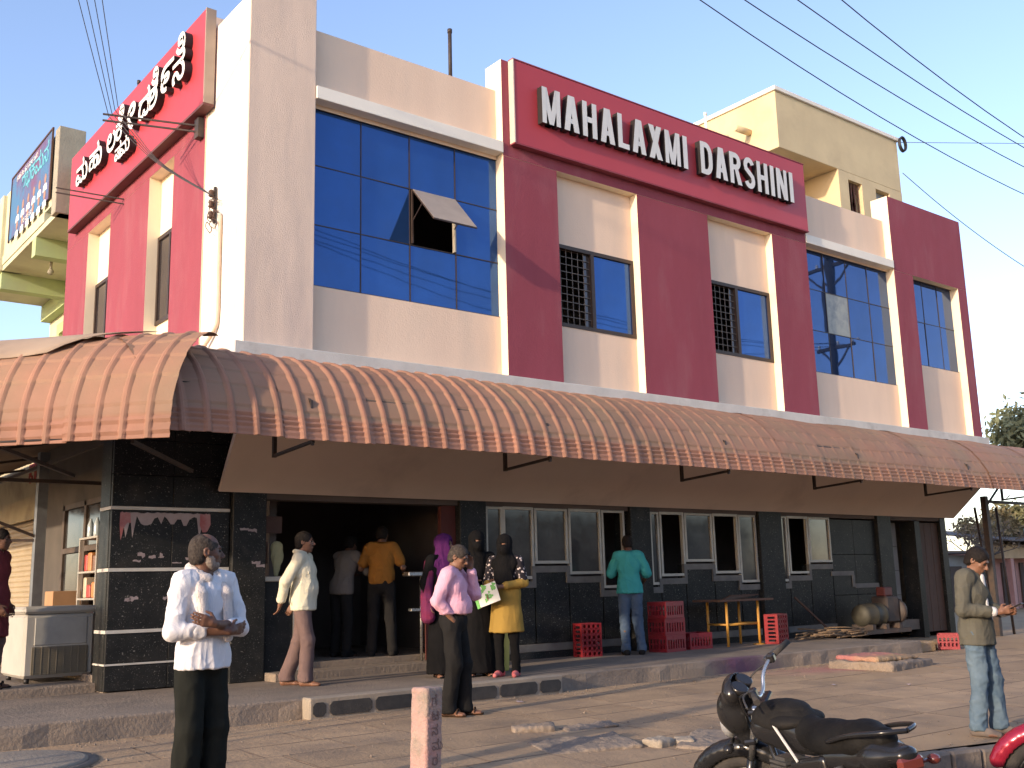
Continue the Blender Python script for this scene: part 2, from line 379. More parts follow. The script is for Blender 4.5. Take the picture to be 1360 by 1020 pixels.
        for ax in range(3):
            b, c_ = [(1, 2), (2, 0), (0, 1)][ax]
            A0 = [slice(None)]*3; A1 = [slice(None)]*3; A0[ax] = slice(0, -1); A1[ax] = slice(1, None)
            e = np.argwhere(ins[tuple(A0)] != ins[tuple(A1)])
            e = e[(e[:, b] > 0) & (e[:, c_] > 0) & (e[:, b] < a.shape[b]-1) & (e[:, c_] < a.shape[c_]-1)]
            def cell(db, dc):
                q = e.copy(); q[:, b] -= db; q[:, c_] -= dc; return idx[q[:, 0], q[:, 1], q[:, 2]]
            qd = np.stack([cell(1, 1), cell(0, 1), cell(0, 0), cell(1, 0)], 1)
            fl = ~ins[e[:, 0], e[:, 1], e[:, 2]]
            qd[fl] = qd[fl][:, ::-1]; F.append(qd)
        F = np.concatenate(F); F = F[(F >= 0).all(1)]
        return ps, F
    def mesh(s, name, mats, parent=None, disp=None, relax=1, smooth=True):
        v, f = s.surface()
        if len(v) == 0: return None
        for _ in range(relax):          # gentle smoothing
            acc = np.zeros_like(v); ct = np.zeros(len(v))
            for a_, b_ in ((0, 1), (1, 2), (2, 3), (3, 0)):
                np.add.at(acc, f[:, a_], v[f[:, b_]]); np.add.at(ct, f[:, a_], 1); np.add.at(acc, f[:, b_], v[f[:, a_]]); np.add.at(ct, f[:, b_], 1)
            v = v*.4+.6*acc/np.maximum(ct, 1)[:, None]
        if disp is not None:
            n = np.zeros_like(v); fn = np.cross(v[f[:, 2]]-v[f[:, 0]], v[f[:, 3]]-v[f[:, 1]])
            for k in range(4): np.add.at(n, f[:, k], fn)
            n /= np.maximum(np.linalg.norm(n, axis=1), 1e-9)[:, None]; v = v+n*disp(v)[:, None]
        me = bpy.data.meshes.new(name); me.vertices.add(len(v)); me.vertices.foreach_set('co', v.astype(np.float32).ravel())
        me.loops.add(len(f)*4); me.loops.foreach_set('vertex_index', f.astype(np.int32).ravel())
        me.polygons.add(len(f)); me.polygons.foreach_set('loop_start', np.arange(0, len(f)*4, 4, dtype=np.int32)); me.update(calc_edges=True)
        me.validate()
        return link(name, me, mats, parent, smooth)
def folds(amp, sc=(14, 14, 6), seed=0, tilt=.5):
    """cloth folds: soft swells plus narrow creases running along slanted directions"""
    def f(v):
        out = 0
        for k, (tl, m, w, pw) in enumerate(((tilt, 1, .8, 2), (-1.1*tilt, .9, .7, 3), (tilt*2, 1.7, .30, 4), (-tilt*.4, 2.1, .16, 4))):
            q = v.copy(); q[:, 2] = q[:, 2]+tl*q[:, 0]+.4*tl*q[:, 1]
            wv = vnoise(v*5+k*3, seed+40+k)[:, None]*np.array([.05, .05, .09]); n = vnoise((q+wv)*np.array(sc)*m+k*7, seed+k); out = out+w*(1-np.abs(2*n-1))**pw
        return amp*(out-.55)
    return f
# ------------------------------------------------------------------ lettering
from mathutils.geometry import tessellate_polygon
_GL = {}
def glyph(ch):
    """outline of one character of the built-in fonts as [(outer, [holes])], em size 1"""
    if ch in _GL: return _GL[ch]
    c = bpy.data.curves.new('glyph', 'FONT'); c.body = ch; c.size = 1; c.fill_mode = 'NONE'; c.resolution_u = 4
    o = bpy.data.objects.new('glyph', c); COL.objects.link(o)
    dg = bpy.context.evaluated_depsgraph_get(); me = bpy.data.meshes.new_from_object(o.evaluated_get(dg))
    adj = {}
    for e in me.edges:
        a, b = e.vertices; adj.setdefault(a, []).append(b); adj.setdefault(b, []).append(a)
    seen = set(); loops = []
    for s in adj:
        if s in seen: continue
        lp = [s]; seen.add(s); cur = s
        while True:
            nx = [k for k in adj[cur] if k not in seen]
            if not nx: break
            cur = nx[0]; seen.add(cur); lp.append(cur)
        if len(lp) > 2: loops.append([(me.vertices[i].co.x, me.vertices[i].co.y) for i in lp])
    bpy.data.objects.remove(o); bpy.data.curves.remove(c); bpy.data.meshes.remove(me)
    def area(l): return .5*sum(l[i][0]*l[(i+1) % len(l)][1]-l[(i+1) % len(l)][0]*l[i][1] for i in range(len(l)))
    def inside(p, l):
        r = False
        for i in range(len(l)):
            (x1, y1), (x2, y2) = l[i], l[(i+1) % len(l)]
            if (y1 > p[1]) != (y2 > p[1]) and p[0] < (x2-x1)*(p[1]-y1)/(y2-y1)+x1: r = not r
        return r
    loops.sort(key=lambda l: -abs(area(l)))
    outs = []
    for l in loops:
        host = [q for q in outs if inside(l[0], q[0]) and inside(l[len(l)//2], q[0]) and inside(l[len(l)//3], q[0])]
        if host: host[-1][1].append(l if area(l) < 0 else l[::-1])
        else: outs.append((l if area(l) > 0 else l[::-1], []))
    _GL[ch] = outs; return outs
def fatten(l, w):
    n = len(l); out = []
    for i in range(n):
        a, b, c = l[i-1], l[i], l[(i+1) % n]
        d1 = (b[0]-a[0], b[1]-a[1]); d2 = (c[0]-b[0], c[1]-b[1]); l1 = math.hypot(*d1) or 1; l2 = math.hypot(*d2) or 1
        nx = d1[1]/l1+d2[1]/l2; ny = -d1[0]/l1-d2[0]/l2; k = math.hypot(nx, ny) or 1
        out.append((b[0]+nx/k*w, b[1]+ny/k*w))
    return out
def put_glyph(mb, ch, x, y, sx, sy, fn, fat=0.0, m=0, side=None, lay=0.0):
    for k, (o, hs) in enumerate(glyph(ch)):
        ls = [[(x+u*sx, y+v*sy) for u, v in fatten(l, fat)] for l in [o]+hs]
        tris = tessellate_polygon([[Vector((u, v, 0)) for u, v in l] for l in ls])
        pts = [p for l in ls for p in l]; n = len(pts); dz = lay+.0012*k
        vs = [fn(u, v, t, dz) for t in (0, 1) for u, v in pts]; fs = []; ms = []
        for t in tris:
            (ax, ay), (bx, by), (cx_, cy_) = (pts[i] for i in t)
            t = t if (bx-ax)*(cy_-ay)-(by-ay)*(cx_-ax) > 0 else t[::-1]
            fs.append(tuple(t)); ms.append(m)
        b = 0
        for l in ls:
            for i in range(len(l)):
                j = (i+1) % len(l); fs.append((b+i, n+b+i, n+b+j, b+j)); ms.append(m if side is None else side)
            b += len(l)
        mb.add(vs, fs, ms)
def gwidth(ch):
    g = glyph(ch)
    if not g: return 0, 0
    xs = [u for o, _ in g for u, v in o]; return min(xs), max(xs)

def arc(cx, cy, rx, ry, a0, a1, n=10):
    return [(cx+rx*math.cos(R(a0+(a1-a0)*i/n)), cy+ry*math.sin(R(a0+(a1-a0)*i/n))) for i in range(n+1)]
def block_letter(mb, ch, x, z, w, h, t, fn0, m=0, side=1):
    """bold condensed capital drawn from strokes; t = stroke width"""
    k = [0]
    def fn_(dz):
        return lambda u, v, q: fn0(x+u*w, z+v*h, q, dz)
    def quad(p):
        k[0] += 1; mb.prism(p, fn_(.0011*k[0]), m, side)
    def rib(p):
        k[0] += 1; dz = .0011*k[0]; mb.ribbon([(a*w, b*h) for a, b in p], t, lambda u, v, q: fn0(x+u, z+v, q, dz), m, side)
    T = t/w; V = t/h*.92
    L = lambda a, b: quad([(a, 0), (b, 0), (b, 1), (a, 1)])
    def diag(x0, x1, e=1.12): quad([(x0-T*e/2, 0), (x0+T*e/2, 0), (x1+T*e/2, 1), (x1-T*e/2, 1)])
    if ch == 'I': L(0, 1)
    elif ch == 'H': L(0, T); L(1-T, 1); quad([(T, .5-V/2), (1-T, .5-V/2), (1-T, .5+V/2), (T, .5+V/2)])
    elif ch == 'L': L(0, T); quad([(T, 0), (1, 0), (1, V), (T, V)])
    elif ch == 'A': diag(T*.55, .5-T*.12); diag(1-T*.55, .5+T*.12); quad([(.25, .22), (.75, .22), (.70, .22+V*.9), (.30, .22+V*.9)])
    elif ch == 'X': diag(T*.6, 1-T*.62, 1.2); diag(1-T*.6, T*.62, 1.2)
    elif ch == 'N': L(0, T*.9); L(1-T*.9, 1); quad([(1-T*1.15, 0), (1, 0), (T*1.15, 1), (0, 1)])
    elif ch == 'M': L(0, T*.86); L(1-T*.86, 1); quad([(.5-T*.45, 0), (.5+T*.45, 0), (T*1.05, 1), (0, 1)]); quad([(.5-T*.45, 0), (.5+T*.45, 0), (1, 1), (1-T*1.05, 1)])
    elif ch == 'D':
        L(0, T); rib([(T*.5, 1-V/2), (.45, 1-V/2)]+arc(.45, .62, .55-T/2, .38-V/2, 80, 0, 6)+arc(.45, .38, .55-T/2, .38-V/2, 0, -80, 6)+[(.45, V/2), (T*.5, V/2)])
    elif ch == 'R':
        L(0, T); rib([(T*.5, 1-V/2), (.5, 1-V/2)]+arc(.5, .73, .47-T/2, .27-V/2, 80, -80, 8)+[(.5, .46+V/2), (T*.5, .46+V/2)])
        quad([(1-T*1.1, 0), (1.02, 0), (.72, .50), (.72-T*1.0, .50)])
    elif ch == 'S':
        rib(arc(.5, .74, .5-T/2, .26-V/2, 15, 180, 9)+[(T*.62, .62), (.5, .51), (1-T*.62, .39)]+arc(.5, .26, .5-T/2, .26-V/2, 0, -165, 9))
def kannada_line(mb, items, fn, fat, m, side):
    for i, (ch, x, y, sx, sy) in enumerate(items): put_glyph(mb, ch, x, y, sx, sy, fn, fat, m, side, lay=.0007*i)
# ------------------------------------------------------------------ ground
def gz(y): return 0.0 if y > 9.3 else -.03*(9.3-max(y, 2.0))
ROADZ = -.345
def yk(x): return 5.3-.2*(min(max(x, -6), 16)-7)       # front edge of the paving
def make_ground():
    ys = [0, .6, 1.5, 3, 5, 9, 20, 40, 100, 400, 1800]; xs = [-1500, -300, -60, -15, -6, 0, 3, 5, 7, 9, 12, 16, 20, 30, 60, 150, 500, 1800]
    mb = MB(); n = len(xs)
    vs = [(x, yk(x)+y, gz(yk(x)+y)-.0045) for y in ys for x in xs]
    fs = [(j*n+i, j*n+i+1, (j+1)*n+i+1, (j+1)*n+i) for j in range(len(ys)-1) for i in range(n-1)]
    mb.add(vs, fs); g = mb.build('ground', M_sand); tag(g, kind='structure')
    rd = MB(); rd.add([(-1500, -1500, ROADZ), (1800, -1500, ROADZ), (1800, 60, ROADZ), (-1500, 60, ROADZ)], [(0, 1, 2, 3)]); tag(rd.build('road', M_road), kind='structure')
    x = -2.0; rk = random.Random(3)
    while x < 16:
        w = rk.uniform(.30, .46); y = yk(x+w/2); z = gz(y)
        o = MB().box(-w/2+.008, w/2-.008, -.085, .085, ROADZ-.05, z+rk.uniform(-.02, .008), bev=.02).build('kerb_stone', M_conc, g); o.location = (x+w/2, y-.09+rk.uniform(-.012, .012), 0); o.rotation_euler = (rk.uniform(-.03, .03), 0, math.atan(-.2)+rk.uniform(-.03, .03)); x += w
    magenta_patch(M_sand, (13.8, 9.5, 0), (2.0, .6, 1), (.42, .10, .14), .5)
    magenta_patch(M_flag, (13.8, 9.5, 0), (2.0, .6, 1), (.42, .10, .14), .5)
    magenta_patch(M_conc, (12.2, 10.1, .1), (.85, .5, .5), (.085, .014, .075), .7)
    # worn paving stones, row by row
    rnd = random.Random(5); y = 10.16; cnt = 0
    while y > 3.7 and cnt < 290:
        d = rnd.uniform(.38, .86); y0 = y-d
        x = .2*y-1.4-rnd.random()*.5
        while x < min(2.15*y+.3, 18.5):
            w = rnd.uniform(.45, 1.55)
            if (x*math.sin(YAW)+y*math.cos(YAW)) > 4.6 and cnt < 290 and y0 > yk(x+w*.5)+.12 and not (12.6 < x+w/2 < 14.5 and 8.5 < y-d/2 < 9.95):
                g_ = rnd.uniform(.001, .007); lift = rnd.uniform(-.0005, .0005); tl = 0; tw = 0
                j = lambda: rnd.uniform(-.009, .009)
                P = [(x+g_+j(), y0+g_+j()*.6), (x+w*.5+j(), y0+g_+j()*.6), (x+w-g_+j(), y0+g_+j()*.6), (x+w-g_+j(), (y+y0)/2+j()), (x+w-g_+j(), y-g_+j()*.6), (x+w*.5+j(), y-g_+j()*.6), (x+g_+j(), y-g_+j()*.6), (x+g_+j(), (y+y0)/2+j())]
                cx_, cy_ = x+w/2, (y+y0)/2; b = .012
                top = []; mid = []; bot = []
                for (u, v) in P:
                    z = gz(v)+lift+tl*(u-cx_)*2+tw*(v-cy_)*3
                    k = 1-b/max(.2, math.hypot(u-cx_, v-cy_)); top.append((cx_+(u-cx_)*k, cy_+(v-cy_)*k, z+rnd.uniform(-.0015, .0015))); mid.append((u, v, z-.0012)); bot.append((u, v, z-.05))
                mb = MB(); mb.add(top+mid+bot, [tuple(range(8))]+[(8+i, 8+(i+1) % 8, (i+1) % 8, i) for i in range(8)]+[(16+i, 16+(i+1) % 8, 8+(i+1) % 8, 8+i) for i in range(8)], [0]+[1]*16)
                mb.build('paving_stone', [M_flag, M_soil], g); cnt += 1
            x += w
        y = y0
    return g
GROUND = make_ground()

# ------------------------------------------------------------------ raised platform in front of the shop
def rough_slab(name, x0, x1, y0, y1, z0, z1, mat_, parent=None, amp=.012, nx=40, seed=1, slope=.0):
    """slab with an uneven front edge"""
    rnd = random.Random(seed); vs = []; fs = []
    def col(x, o):
        e = amp*(rnd.random()-.5)*2
        return [(x, y0-slope+e, z0-.06), (x, y0-slope*.3+e*1.5, z0+(z1-z0)*.55), (x, y0+e*.5+.004, z1-.018+e*.2), (x, y0+.02+e*.4, z1+e*.12), (x, y1, z1)]
    for i in range(nx+1): vs += col(x0+(x1-x0)*i/nx, 0)
    for i in range(nx):
        for k in range(4): fs.append((i*5+k, (i+1)*5+k, (i+1)*5+k+1, i*5+k+1))
    n = len(vs); vs += [(x0, y1, z0-.06), (x1, y1, z0-.06)]
    fs += [(0, 1, 2, 3, 4, n), tuple(nx*5+k for k in (4, 3, 2, 1, 0))+(n+1,), (4, nx*5+4, n+1, n), (0, n, n+1, nx*5)]
    fs[-4] = tuple(reversed(fs[-4])); fs[-3] = tuple(reversed(fs[-3]))
    mb = MB(); mb.add(vs, fs); return mb.build(name, mat_, parent)
PLZ = .20
pl = tag(rough_slab('platform', -3.0, 16.9, 10.22, 13.4, 0, PLZ, M_conc, None, .012, 90, 3, .02), kind='structure')
# stepped nosing with black stone insets
st = tag(MB().box(5.22, 8.62, 10.03, 10.215, -.05, PLZ+.012, bev=.012).build('step', M_conc3), kind='structure')
rnd = random.Random(2); x = 5.25
while x < 8.55:
    w = min(rnd.choice([.5, .56, .53, .16]) if x > 5.3 else .15, 8.585-x)
    if w > .08:
        z0, z1 = .025, .165; r = .035
        poly = [(x+r, z0), (x+w-r, z0), (x+w, z0+r), (x+w, z1-r), (x+w-r, z1), (x+r, z1), (x, z1-r), (x, z0+r)]
        MB().prism(poly, lambda u, v, t: (u, 10.02+.02*t, v)).build('stone_inset', M_stonedark, st)
    x += w+.045
# shop floor on the left and the threshold steps
tag(rough_slab('shop_floor', -2.0, 3.97, 12.95, 22.0, .1, .30, M_conc, None, .006, 20, 9), kind='structure')
tag(MB().box(5.93, 8.98, 12.32, 12.71, PLZ-.02, .30, bev=.01).build('threshold_step', M_conc), kind='structure')
tag(MB().box(3.99, 22.1, 12.74, 18.7, PLZ-.03, .38, bev=.004).build('interior_floor', M_conc), kind='structure')
# crumbling painted end of the platform
e1 = MB(); e1.box(16.91, 17.5, 10.3, 12.6, -.03, .165, bev=.03).box(17.51, 17.9, 10.5, 12.6, -.03, .12, bev=.03)
M_ochre = mat('ochre_washed_masonry', (.38, .24, .10), (.30, .22, .15), 3, .95, .6, 30, dirt=(.26, .2, .15), dscale=1.6)
tag(e1.build('platform_end', M_ochre), kind='structure')
# ------------------------------------------------------------------ the restaurant building
B = root('restaurant_building', 'two-storey peach and maroon restaurant building with blue glass windows and black granite ground floor', 'building', (14, 15, 0))
YF, YR, YG = 11.70, 11.86, 12.70       # pilaster front, recessed wall, ground-floor wall
def P_(name, mats, *boxes, parent=B, bev=0.0):
    mb = MB()
    for b in boxes:
        if len(b) == 7: mb.box(*b[:6], fm=b[6], bev=bev)
        else: mb.box(*b, bev=bev)
    return mb.build(name, mats, parent)
WT = .22
# --- upper front walls (recessed bays)
P_('sill_wall', [M_peach], (6.085, 9.215, YR, YR+WT, 4.13, 5.19)); P_('head_wall', [M_peach], (6.085, 9.215, YR, YR+WT, 7.66, 8.80))
P_('sill_wall', [M_peach], (16.655, 19.675, YR, YR+WT, 4.13, 5.19)); P_('head_wall', [M_peach], (16.655, 19.675, YR, YR+WT, 7.66, 8.80))
for x0, x1 in ((10.285, 12.035), (13.805, 15.595)):
    P_('recess_wall', M_peach, (x0, x1, YR, YR+WT, 4.13, 5.22)); P_('recess_wall', M_peach, (x0, x1, YR, YR+WT, 6.55, 7.70))
P_('recess_wall', M_peach, (20.405, 22.245, YR, YR+WT, 4.13, 5.74))
# --- pylon at the corner
P_('corner_pylon', [M_pylon, M_white], (5.13, 6.08, YF, 11.97, 4.12, 9.85, {'-x': 1}), bev=.012)
# --- maroon pilasters (cream on the reveals)
for i, (x0, x1) in enumerate(((9.22, 10.28), (12.04, 13.80), (15.60, 16.65))):
    P_('pilaster', [M_cream, M_red], (x0, x1, YF, YR+WT, 4.27, 7.68, {'-y': 1, '+x': 1}), bev=0)
P_('parapet_block', [M_cream, M_red], (9.22, 16.65, YF, 12.1, 7.684, 9.26, {'-y': 1}), bev=0)
P_('pilaster', [M_cream, M_red], (19.68, 20.40, YF, YR+WT, 4.27, 7.66, {'-y': 1}), bev=0)
P_('pilaster', [M_cream, M_red], (22.25, 22.62, YF, YR+WT, 4.27, 7.66, {'-y': 1, '+x': 1}), bev=0)
P_('parapet_block', [M_cream, M_red], (19.68, 22.62, YF, 12.1, 7.664, 9.32, {'-y': 1, '+x': 1}), bev=0)
# --- ledges
P_('window_hood', [M_white], (6.085, 9.216, 11.68, YR+.02, 7.72, 7.90), bev=.006)
P_('window_hood', [M_white], (16.655, 19.676, 11.68, YR+.02, 7.70, 7.875), bev=.006)
P_('ledge', [M_band], (4.98, 22.68, 11.58, 12.0, 4.06, 4.262), (4.98, 5.12, 12.0, 19.5, 4.10, 4.24), bev=.008)
# --- left side
SX = 5.13
P_('side_wall', [M_white], (SX, SX+.22, 11.974, 13.04, 4.13, 8.94))
for ya_, yb_ in ((13.045, 14.20), (15.22, 17.05), (18.27, 19.55)): P_('side_wall', [M_cream, M_red], (SX-.02, SX+.22, ya_, yb_, 4.13, 7.55, {'-x': 1}))
P_('side_parapet', [M_pylon, M_red], (SX-.02, SX+.34, 13.045, 19.55, 7.554, 9.24, {'-x': 1}))
for y0, y1 in ((14.205, 15.215), (17.055, 18.265)):
    P_('recess_wall', [M_cream], (SX+.17, SX+.3, y0, y1, 4.13, 5.24)); P_('recess_wall', [M_cream], (SX+.17, SX+.3, y0, y1, 6.62, 7.55))
    w = root('side_window', None, None, (0, 0, 0)); w.parent = B; w.location = (SX+.2-14, (y0+y1)/2-15, 5.9); ORG[w] = Vector((SX+.2, (y0+y1)/2, 5.9))
    f = MB()
    for a, b, c, d in ((y0, y1, 5.24, 5.30), (y0, y1, 6.56, 6.62), (y0, y0+.06, 5.30, 6.56), (y1-.06, y1, 5.30, 6.56), ((y0+y1)/2-.025, (y0+y1)/2+.025, 5.30, 6.56)): f.box(SX+.14, SX+.2, a, b, c, d)
    f.build('frame', M_frame, w)
    for a, b in ((y0+.06, (y0+y1)/2-.025), ((y0+y1)/2+.025, y1-.06)): MB().box(SX+.165, SX+.175, a, b, 5.30, 6.56).build('pane', M_brglass, w)
# --- rest of the shell
P_('end_wall', [M_red], (22.38, 22.618, 12.12, 19.4, 3.87, 8.6)); P_('end_wall', [M_grey], (22.2, 22.36, 13.21, 19.4, 0, 3.86))
P_('rear_wall', [M_peach], (5.2, 22.37, 19.2, 19.42, 0, 8.6))
P_('roof_slab', [M_grey], (5.36, 22.36, 12.105, 19.19, 7.95, 8.1))
P_('floor_slab', [M_soffit, M_dark], (4.2, 22.36, 12.0, 19.19, 3.86, 4.055))
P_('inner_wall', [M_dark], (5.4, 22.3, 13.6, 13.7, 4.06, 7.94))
P_('parapet', [M_peach], (9.23, 22.4, 19.0, 19.19, 8.1, 8.8))
P_('parapet_back', [M_pylon], (5.50, 9.2, 19.0, 19.19, 8.1, 8.8))
# --- curtain-wall windows
def window_grid(xs, zs, glass, opened=(), odd=None, y=YR+.03):
    w = bpy.data.objects.new('curtain_window', None); COL.objects.link(w); w.parent = B; w.location = ((xs[0]+xs[-1])/2-14, y-15, zs[0]); ORG[w] = Vector(((xs[0]+xs[-1])/2, y, zs[0]))
    f = MB(); t = .0065
    for x in xs[1:-1]: f.box(x-t, x+t, y-.010, y+.03, zs[0], zs[-1])
    for z in zs[1:-1]:
        for i in range(len(xs)-1): f.box(xs[i]+t, xs[i+1]-t, y-.009, y+.026, z-t, z+t)
    f.box(xs[0]-.0, xs[-1], y-.028, y+.03, zs[0]-.03, zs[0]).box(xs[0], xs[-1], y-.028, y+.03, zs[-1], zs[-1]+.03)
    f.build('mullion_grid', M_frame, w)
    for i in range(len(xs)-1):
        for j in range(len(zs)-1):
            if (i, j) in opened: continue
            k = random.uniform(-.003, .003); k2 = random.uniform(-.003, .003)
            x0, x1, z0, z1 = xs[i]+t*.5, xs[i+1]-t*.5, zs[j]+t*.5, zs[j+1]-t*.5
            mb = MB(); mb.add([(x0, y+k, z0), (x1, y-k, z0), (x1, y-k+k2, z1), (x0, y+k+k2, z1), (x0, y+k+.008, z0), (x1, y-k+.008, z0), (x1, y-k+k2+.008, z1), (x0, y+k+k2+.008, z1)],
                              [(0, 1, 2, 3), (7, 6, 5, 4), (0, 4, 5, 1), (1, 5, 6, 2), (2, 6, 7, 3), (3, 7, 4, 0)])
            mb.build('pane', odd[1] if odd and (i, j) == odd[0] else glass, w)
    return w
G1X = [6.085, 6.87, 7.66, 8.45, 9.215]; G1Z = [5.20, 6.03, 6.86, 7.655]
w1 = window_grid(G1X, G1Z, M_bglass, opened=((2, 1),))
M_sashpale = mat('pale_tan_sash', (.36, .30, .25), None, 3, .4, spec=.5)  # pale tan on both sash faces in place of reflective blue glass
# top-hung sash pushed outwards
x0, x1 = G1X[2]+.03, G1X[3]-.03; zt = G1Z[2]-.02; L_ = .78; a = R(42); y0 = YR-.01
p0 = (y0, zt); p1 = (y0-L_*math.sin(a), zt-L_*math.cos(a)); th = .012
mb = MB(); n_ = (-math.cos(a)*th, math.sin(a)*th)
def q(x, p, s): return (x, p[0]+n_[0]*s, p[1]+n_[1]*s)
mb.add([q(x0, p0, 0), q(x1, p0, 0), q(x1, p1, 0), q(x0, p1, 0), q(x0, p0, 1), q(x1, p0, 1), q(x1, p1, 1), q(x0, p1, 1)],
       [(0, 1, 2, 3), (7, 6, 5, 4), (0, 4, 5, 1), (1, 5, 6, 2), (2, 6, 7, 3), (3, 7, 4, 0)], [0, 1, 0, 0, 0, 0])
sash = mb.build('open_sash', [M_sashpale, M_sashpale], w1); sash['label'] = 'sash pushed open, tilted outwards'
fb = MB()
for xx in (x0+.01, x1-.01): fb.bar((xx, p0[0]+.004, p0[1]), (xx, p1[0], p1[1]), .025, .02); fb.bar((xx, YR, zt-.45), (xx, (p0[0]*.55+p1[0]*.45), (p0[1]*.55+p1[1]*.45)), .012, .012)
fb.bar((x0, p1[0], p1[1]), (x1, p1[0], p1[1]), .02, .02); fb.build('sash_frame', M_frame, w1)
MB().box(x0-.01, x0+.012, YR-.01, YR+.05, G1Z[1]+.02, zt).build('sash_jamb', M_frame, w1); MB().box(x1-.012, x1+.01, YR-.01, YR+.05, G1Z[1]+.02, zt).build('sash_jamb', M_alu, w1)
M_hazyp = mat('whitened_pane', (.30, .30, .26), (.22, .23, .22), 6, .35, dirt=(.12, .13, .15), dscale=3)
window_grid([16.66, 17.42, 18.17, 18.93, 19.675], [5.20, 6.03, 6.86, 7.655], M_bglass2, odd=((1, 1), M_hazyp))
window_grid([20.405, 21.02, 21.64, 22.245], [5.75, 6.72, 7.655], M_bglass2)
# --- sliding windows with grilles
for x0, x1 in ((10.285, 12.035), (13.805, 15.595)):
    w = bpy.data.objects.new('sliding_window', None); COL.objects.link(w); w.parent = B; w.location = ((x0+x1)/2-14, YR-15, 5.22); ORG[w] = Vector(((x0+x1)/2, YR, 5.22))
    f = MB(); z0, z1 = 5.22, 6.55; xm = x0+(x1-x0)*.47; ya, yb = YR-.012, YR+.07
    for a in ((x0, x1, z0, z0+.06), (x0, x1, z1-.06, z1), (x0, x0+.05, z0+.06, z1-.06), (x1-.06, x1, z0+.06, z1-.06), (xm-.035, xm+.035, z0+.06, z1-.06)): f.box(a[0], a[1], ya, yb, a[2], a[3])
    f.build('frame', M_frame, w)
    MB().box(xm+.035, x1-.06, YR+.02, YR+.03, z0+.06, z1-.06).build('pane', M_bglass, w)
    MB().box(xm-.16, xm-.03, YR+.045, YR+.05, z0+.06, z1-.06).build('slid_pane', M_brglass, w)
    g = MB(); n = 5
    for i in range(1, n+1): xx = x0+.05+(xm-.035-x0-.05)*i/(n+1); g.bar((xx, YR+.035, z0+.06), (xx, YR+.035, z1-.06), .010)
    for j in range(1, 10): zz = z0+.06+(z1-z0-.12)*j/10; g.bar((x0+.05, YR+.03, zz), (xm-.035, YR+.03, zz), .010)
    g.build('grille', mat('grey_window_bars', (.16, .13, .11), None, 9, .6) if 'grey_window_bars' not in bpy.data.materials else bpy.data.materials['grey_window_bars'], w)

# --- ground floor: granite, pillars, stepped windows
def granite_panels(x0, x1, y, zs, w=.0, dep=.06, parent=B):
    """stone panels with recessed joints"""
    n = max(1, round((x1-x0)/.95)); d = (x1-x0)/n
    for i in range(n):
        for j in range(len(zs)-1):
            MB().box(x0+i*d+.003, x0+(i+1)*d-.003, y, y+dep, zs[j]+.003, zs[j+1]-.003, bev=.004).build('granite_panel', M_granite, parent)
# corner block
CX = 3.98
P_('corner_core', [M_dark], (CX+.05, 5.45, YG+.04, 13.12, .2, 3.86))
granite_panels(CX+.0, 5.45, YG-.01, [.21, .50])
granite_panels(CX+.0, 5.45, YG-.01, [.52, .86]); granite_panels(CX, 5.45, YG-.01, [.90, 1.57]); granite_panels(CX, 5.45, YG-.01, [1.615, 2.295]); granite_panels(CX, 5.45, YG-.01, [2.34, 2.72, 3.15, 3.84])
for z0, z1 in ((.50, .52), (.862, .90), (1.572, 1.612), (2.298, 2.338)):
    P_('marble_strip', [M_whitetrim], (CX-.012, 5.448, YG-.02, YG+.04, z0, z1), (CX-.012, CX+.04, YG+.04, 13.1, z0, z1))
for z0, z1 in ((.21, .50), (.52, .86), (.90, 1.57), (1.615, 2.295), (2.34, 3.84)): MB().box(CX-.004, CX+.05, YG+.055, 13.11, z0+.002, z1-.002, bev=.004).build('granite_panel', M_granite, B)
# torn poster remains
M_paper = mat('torn_paper', (.34, .28, .27), (.27, .21, .21), 7, .9)
M_paperred = mat('torn_red_paper', (.30, .10, .10), (.36, .2, .2), 9, .9)
def torn(name, x0, x1, z0, z1, y, seed, m, par=B, n=16, keep=.35):
    r = random.Random(seed); t = [(x0+(x1-x0)*i/n, z1+r.uniform(-.012, .006)) for i in range(n+1)]
    b = [(x0+(x1-x0)*i/n+r.uniform(-.01, .01), z1-(z1-z0)*(keep+(1-keep)*r.choice((.02, .05, .1, .12, .3, .35, .8)))) for i in range(n, -1, -1)]
    vs = [(u, y, v) for u, v in b[::-1]]+[(u, y, v) for u, v in t]; N = n+1
    fs = [(i, i+1, N+i+1, N+i) for i in range(n)]; mb = MB(); mb.add(vs, fs); o = mb.build(name, m, par)
    return o
torn('torn_poster', 4.12, 5.18, 1.90, 2.27, YG-.013, 3, M_paper, n=26, keep=.10)
torn('torn_poster', 4.08, 4.2, 1.88, 2.27, YG-.0145, 8, M_paperred, n=5, keep=.3); torn('torn_poster', 5.06, 5.19, 1.85, 2.27, YG-.0145, 9, M_paperred, n=5, keep=.3)
r_ = random.Random(12)
for i in range(15):
    x = r_.uniform(4.15, 5.3); z = r_.choice([1.66, 1.68, 1.7, 1.40, 1.22, 1.2])+r_.uniform(-.02, .02)
    torn('paper_scrap', x, x+r_.uniform(.03, .13), z, z+r_.uniform(.02, .08), YG-.0125, 20+i, M_paper, n=4, keep=.5)
for i, (x, z) in enumerate(((5.55, 2.04), (5.66, 2.03), (5.72, 1.62), (5.78, 1.58))): torn('paper_scrap', x, x+.12, z, z+.06, YG-.093, 50+i, M_paper, n=4, keep=.5)
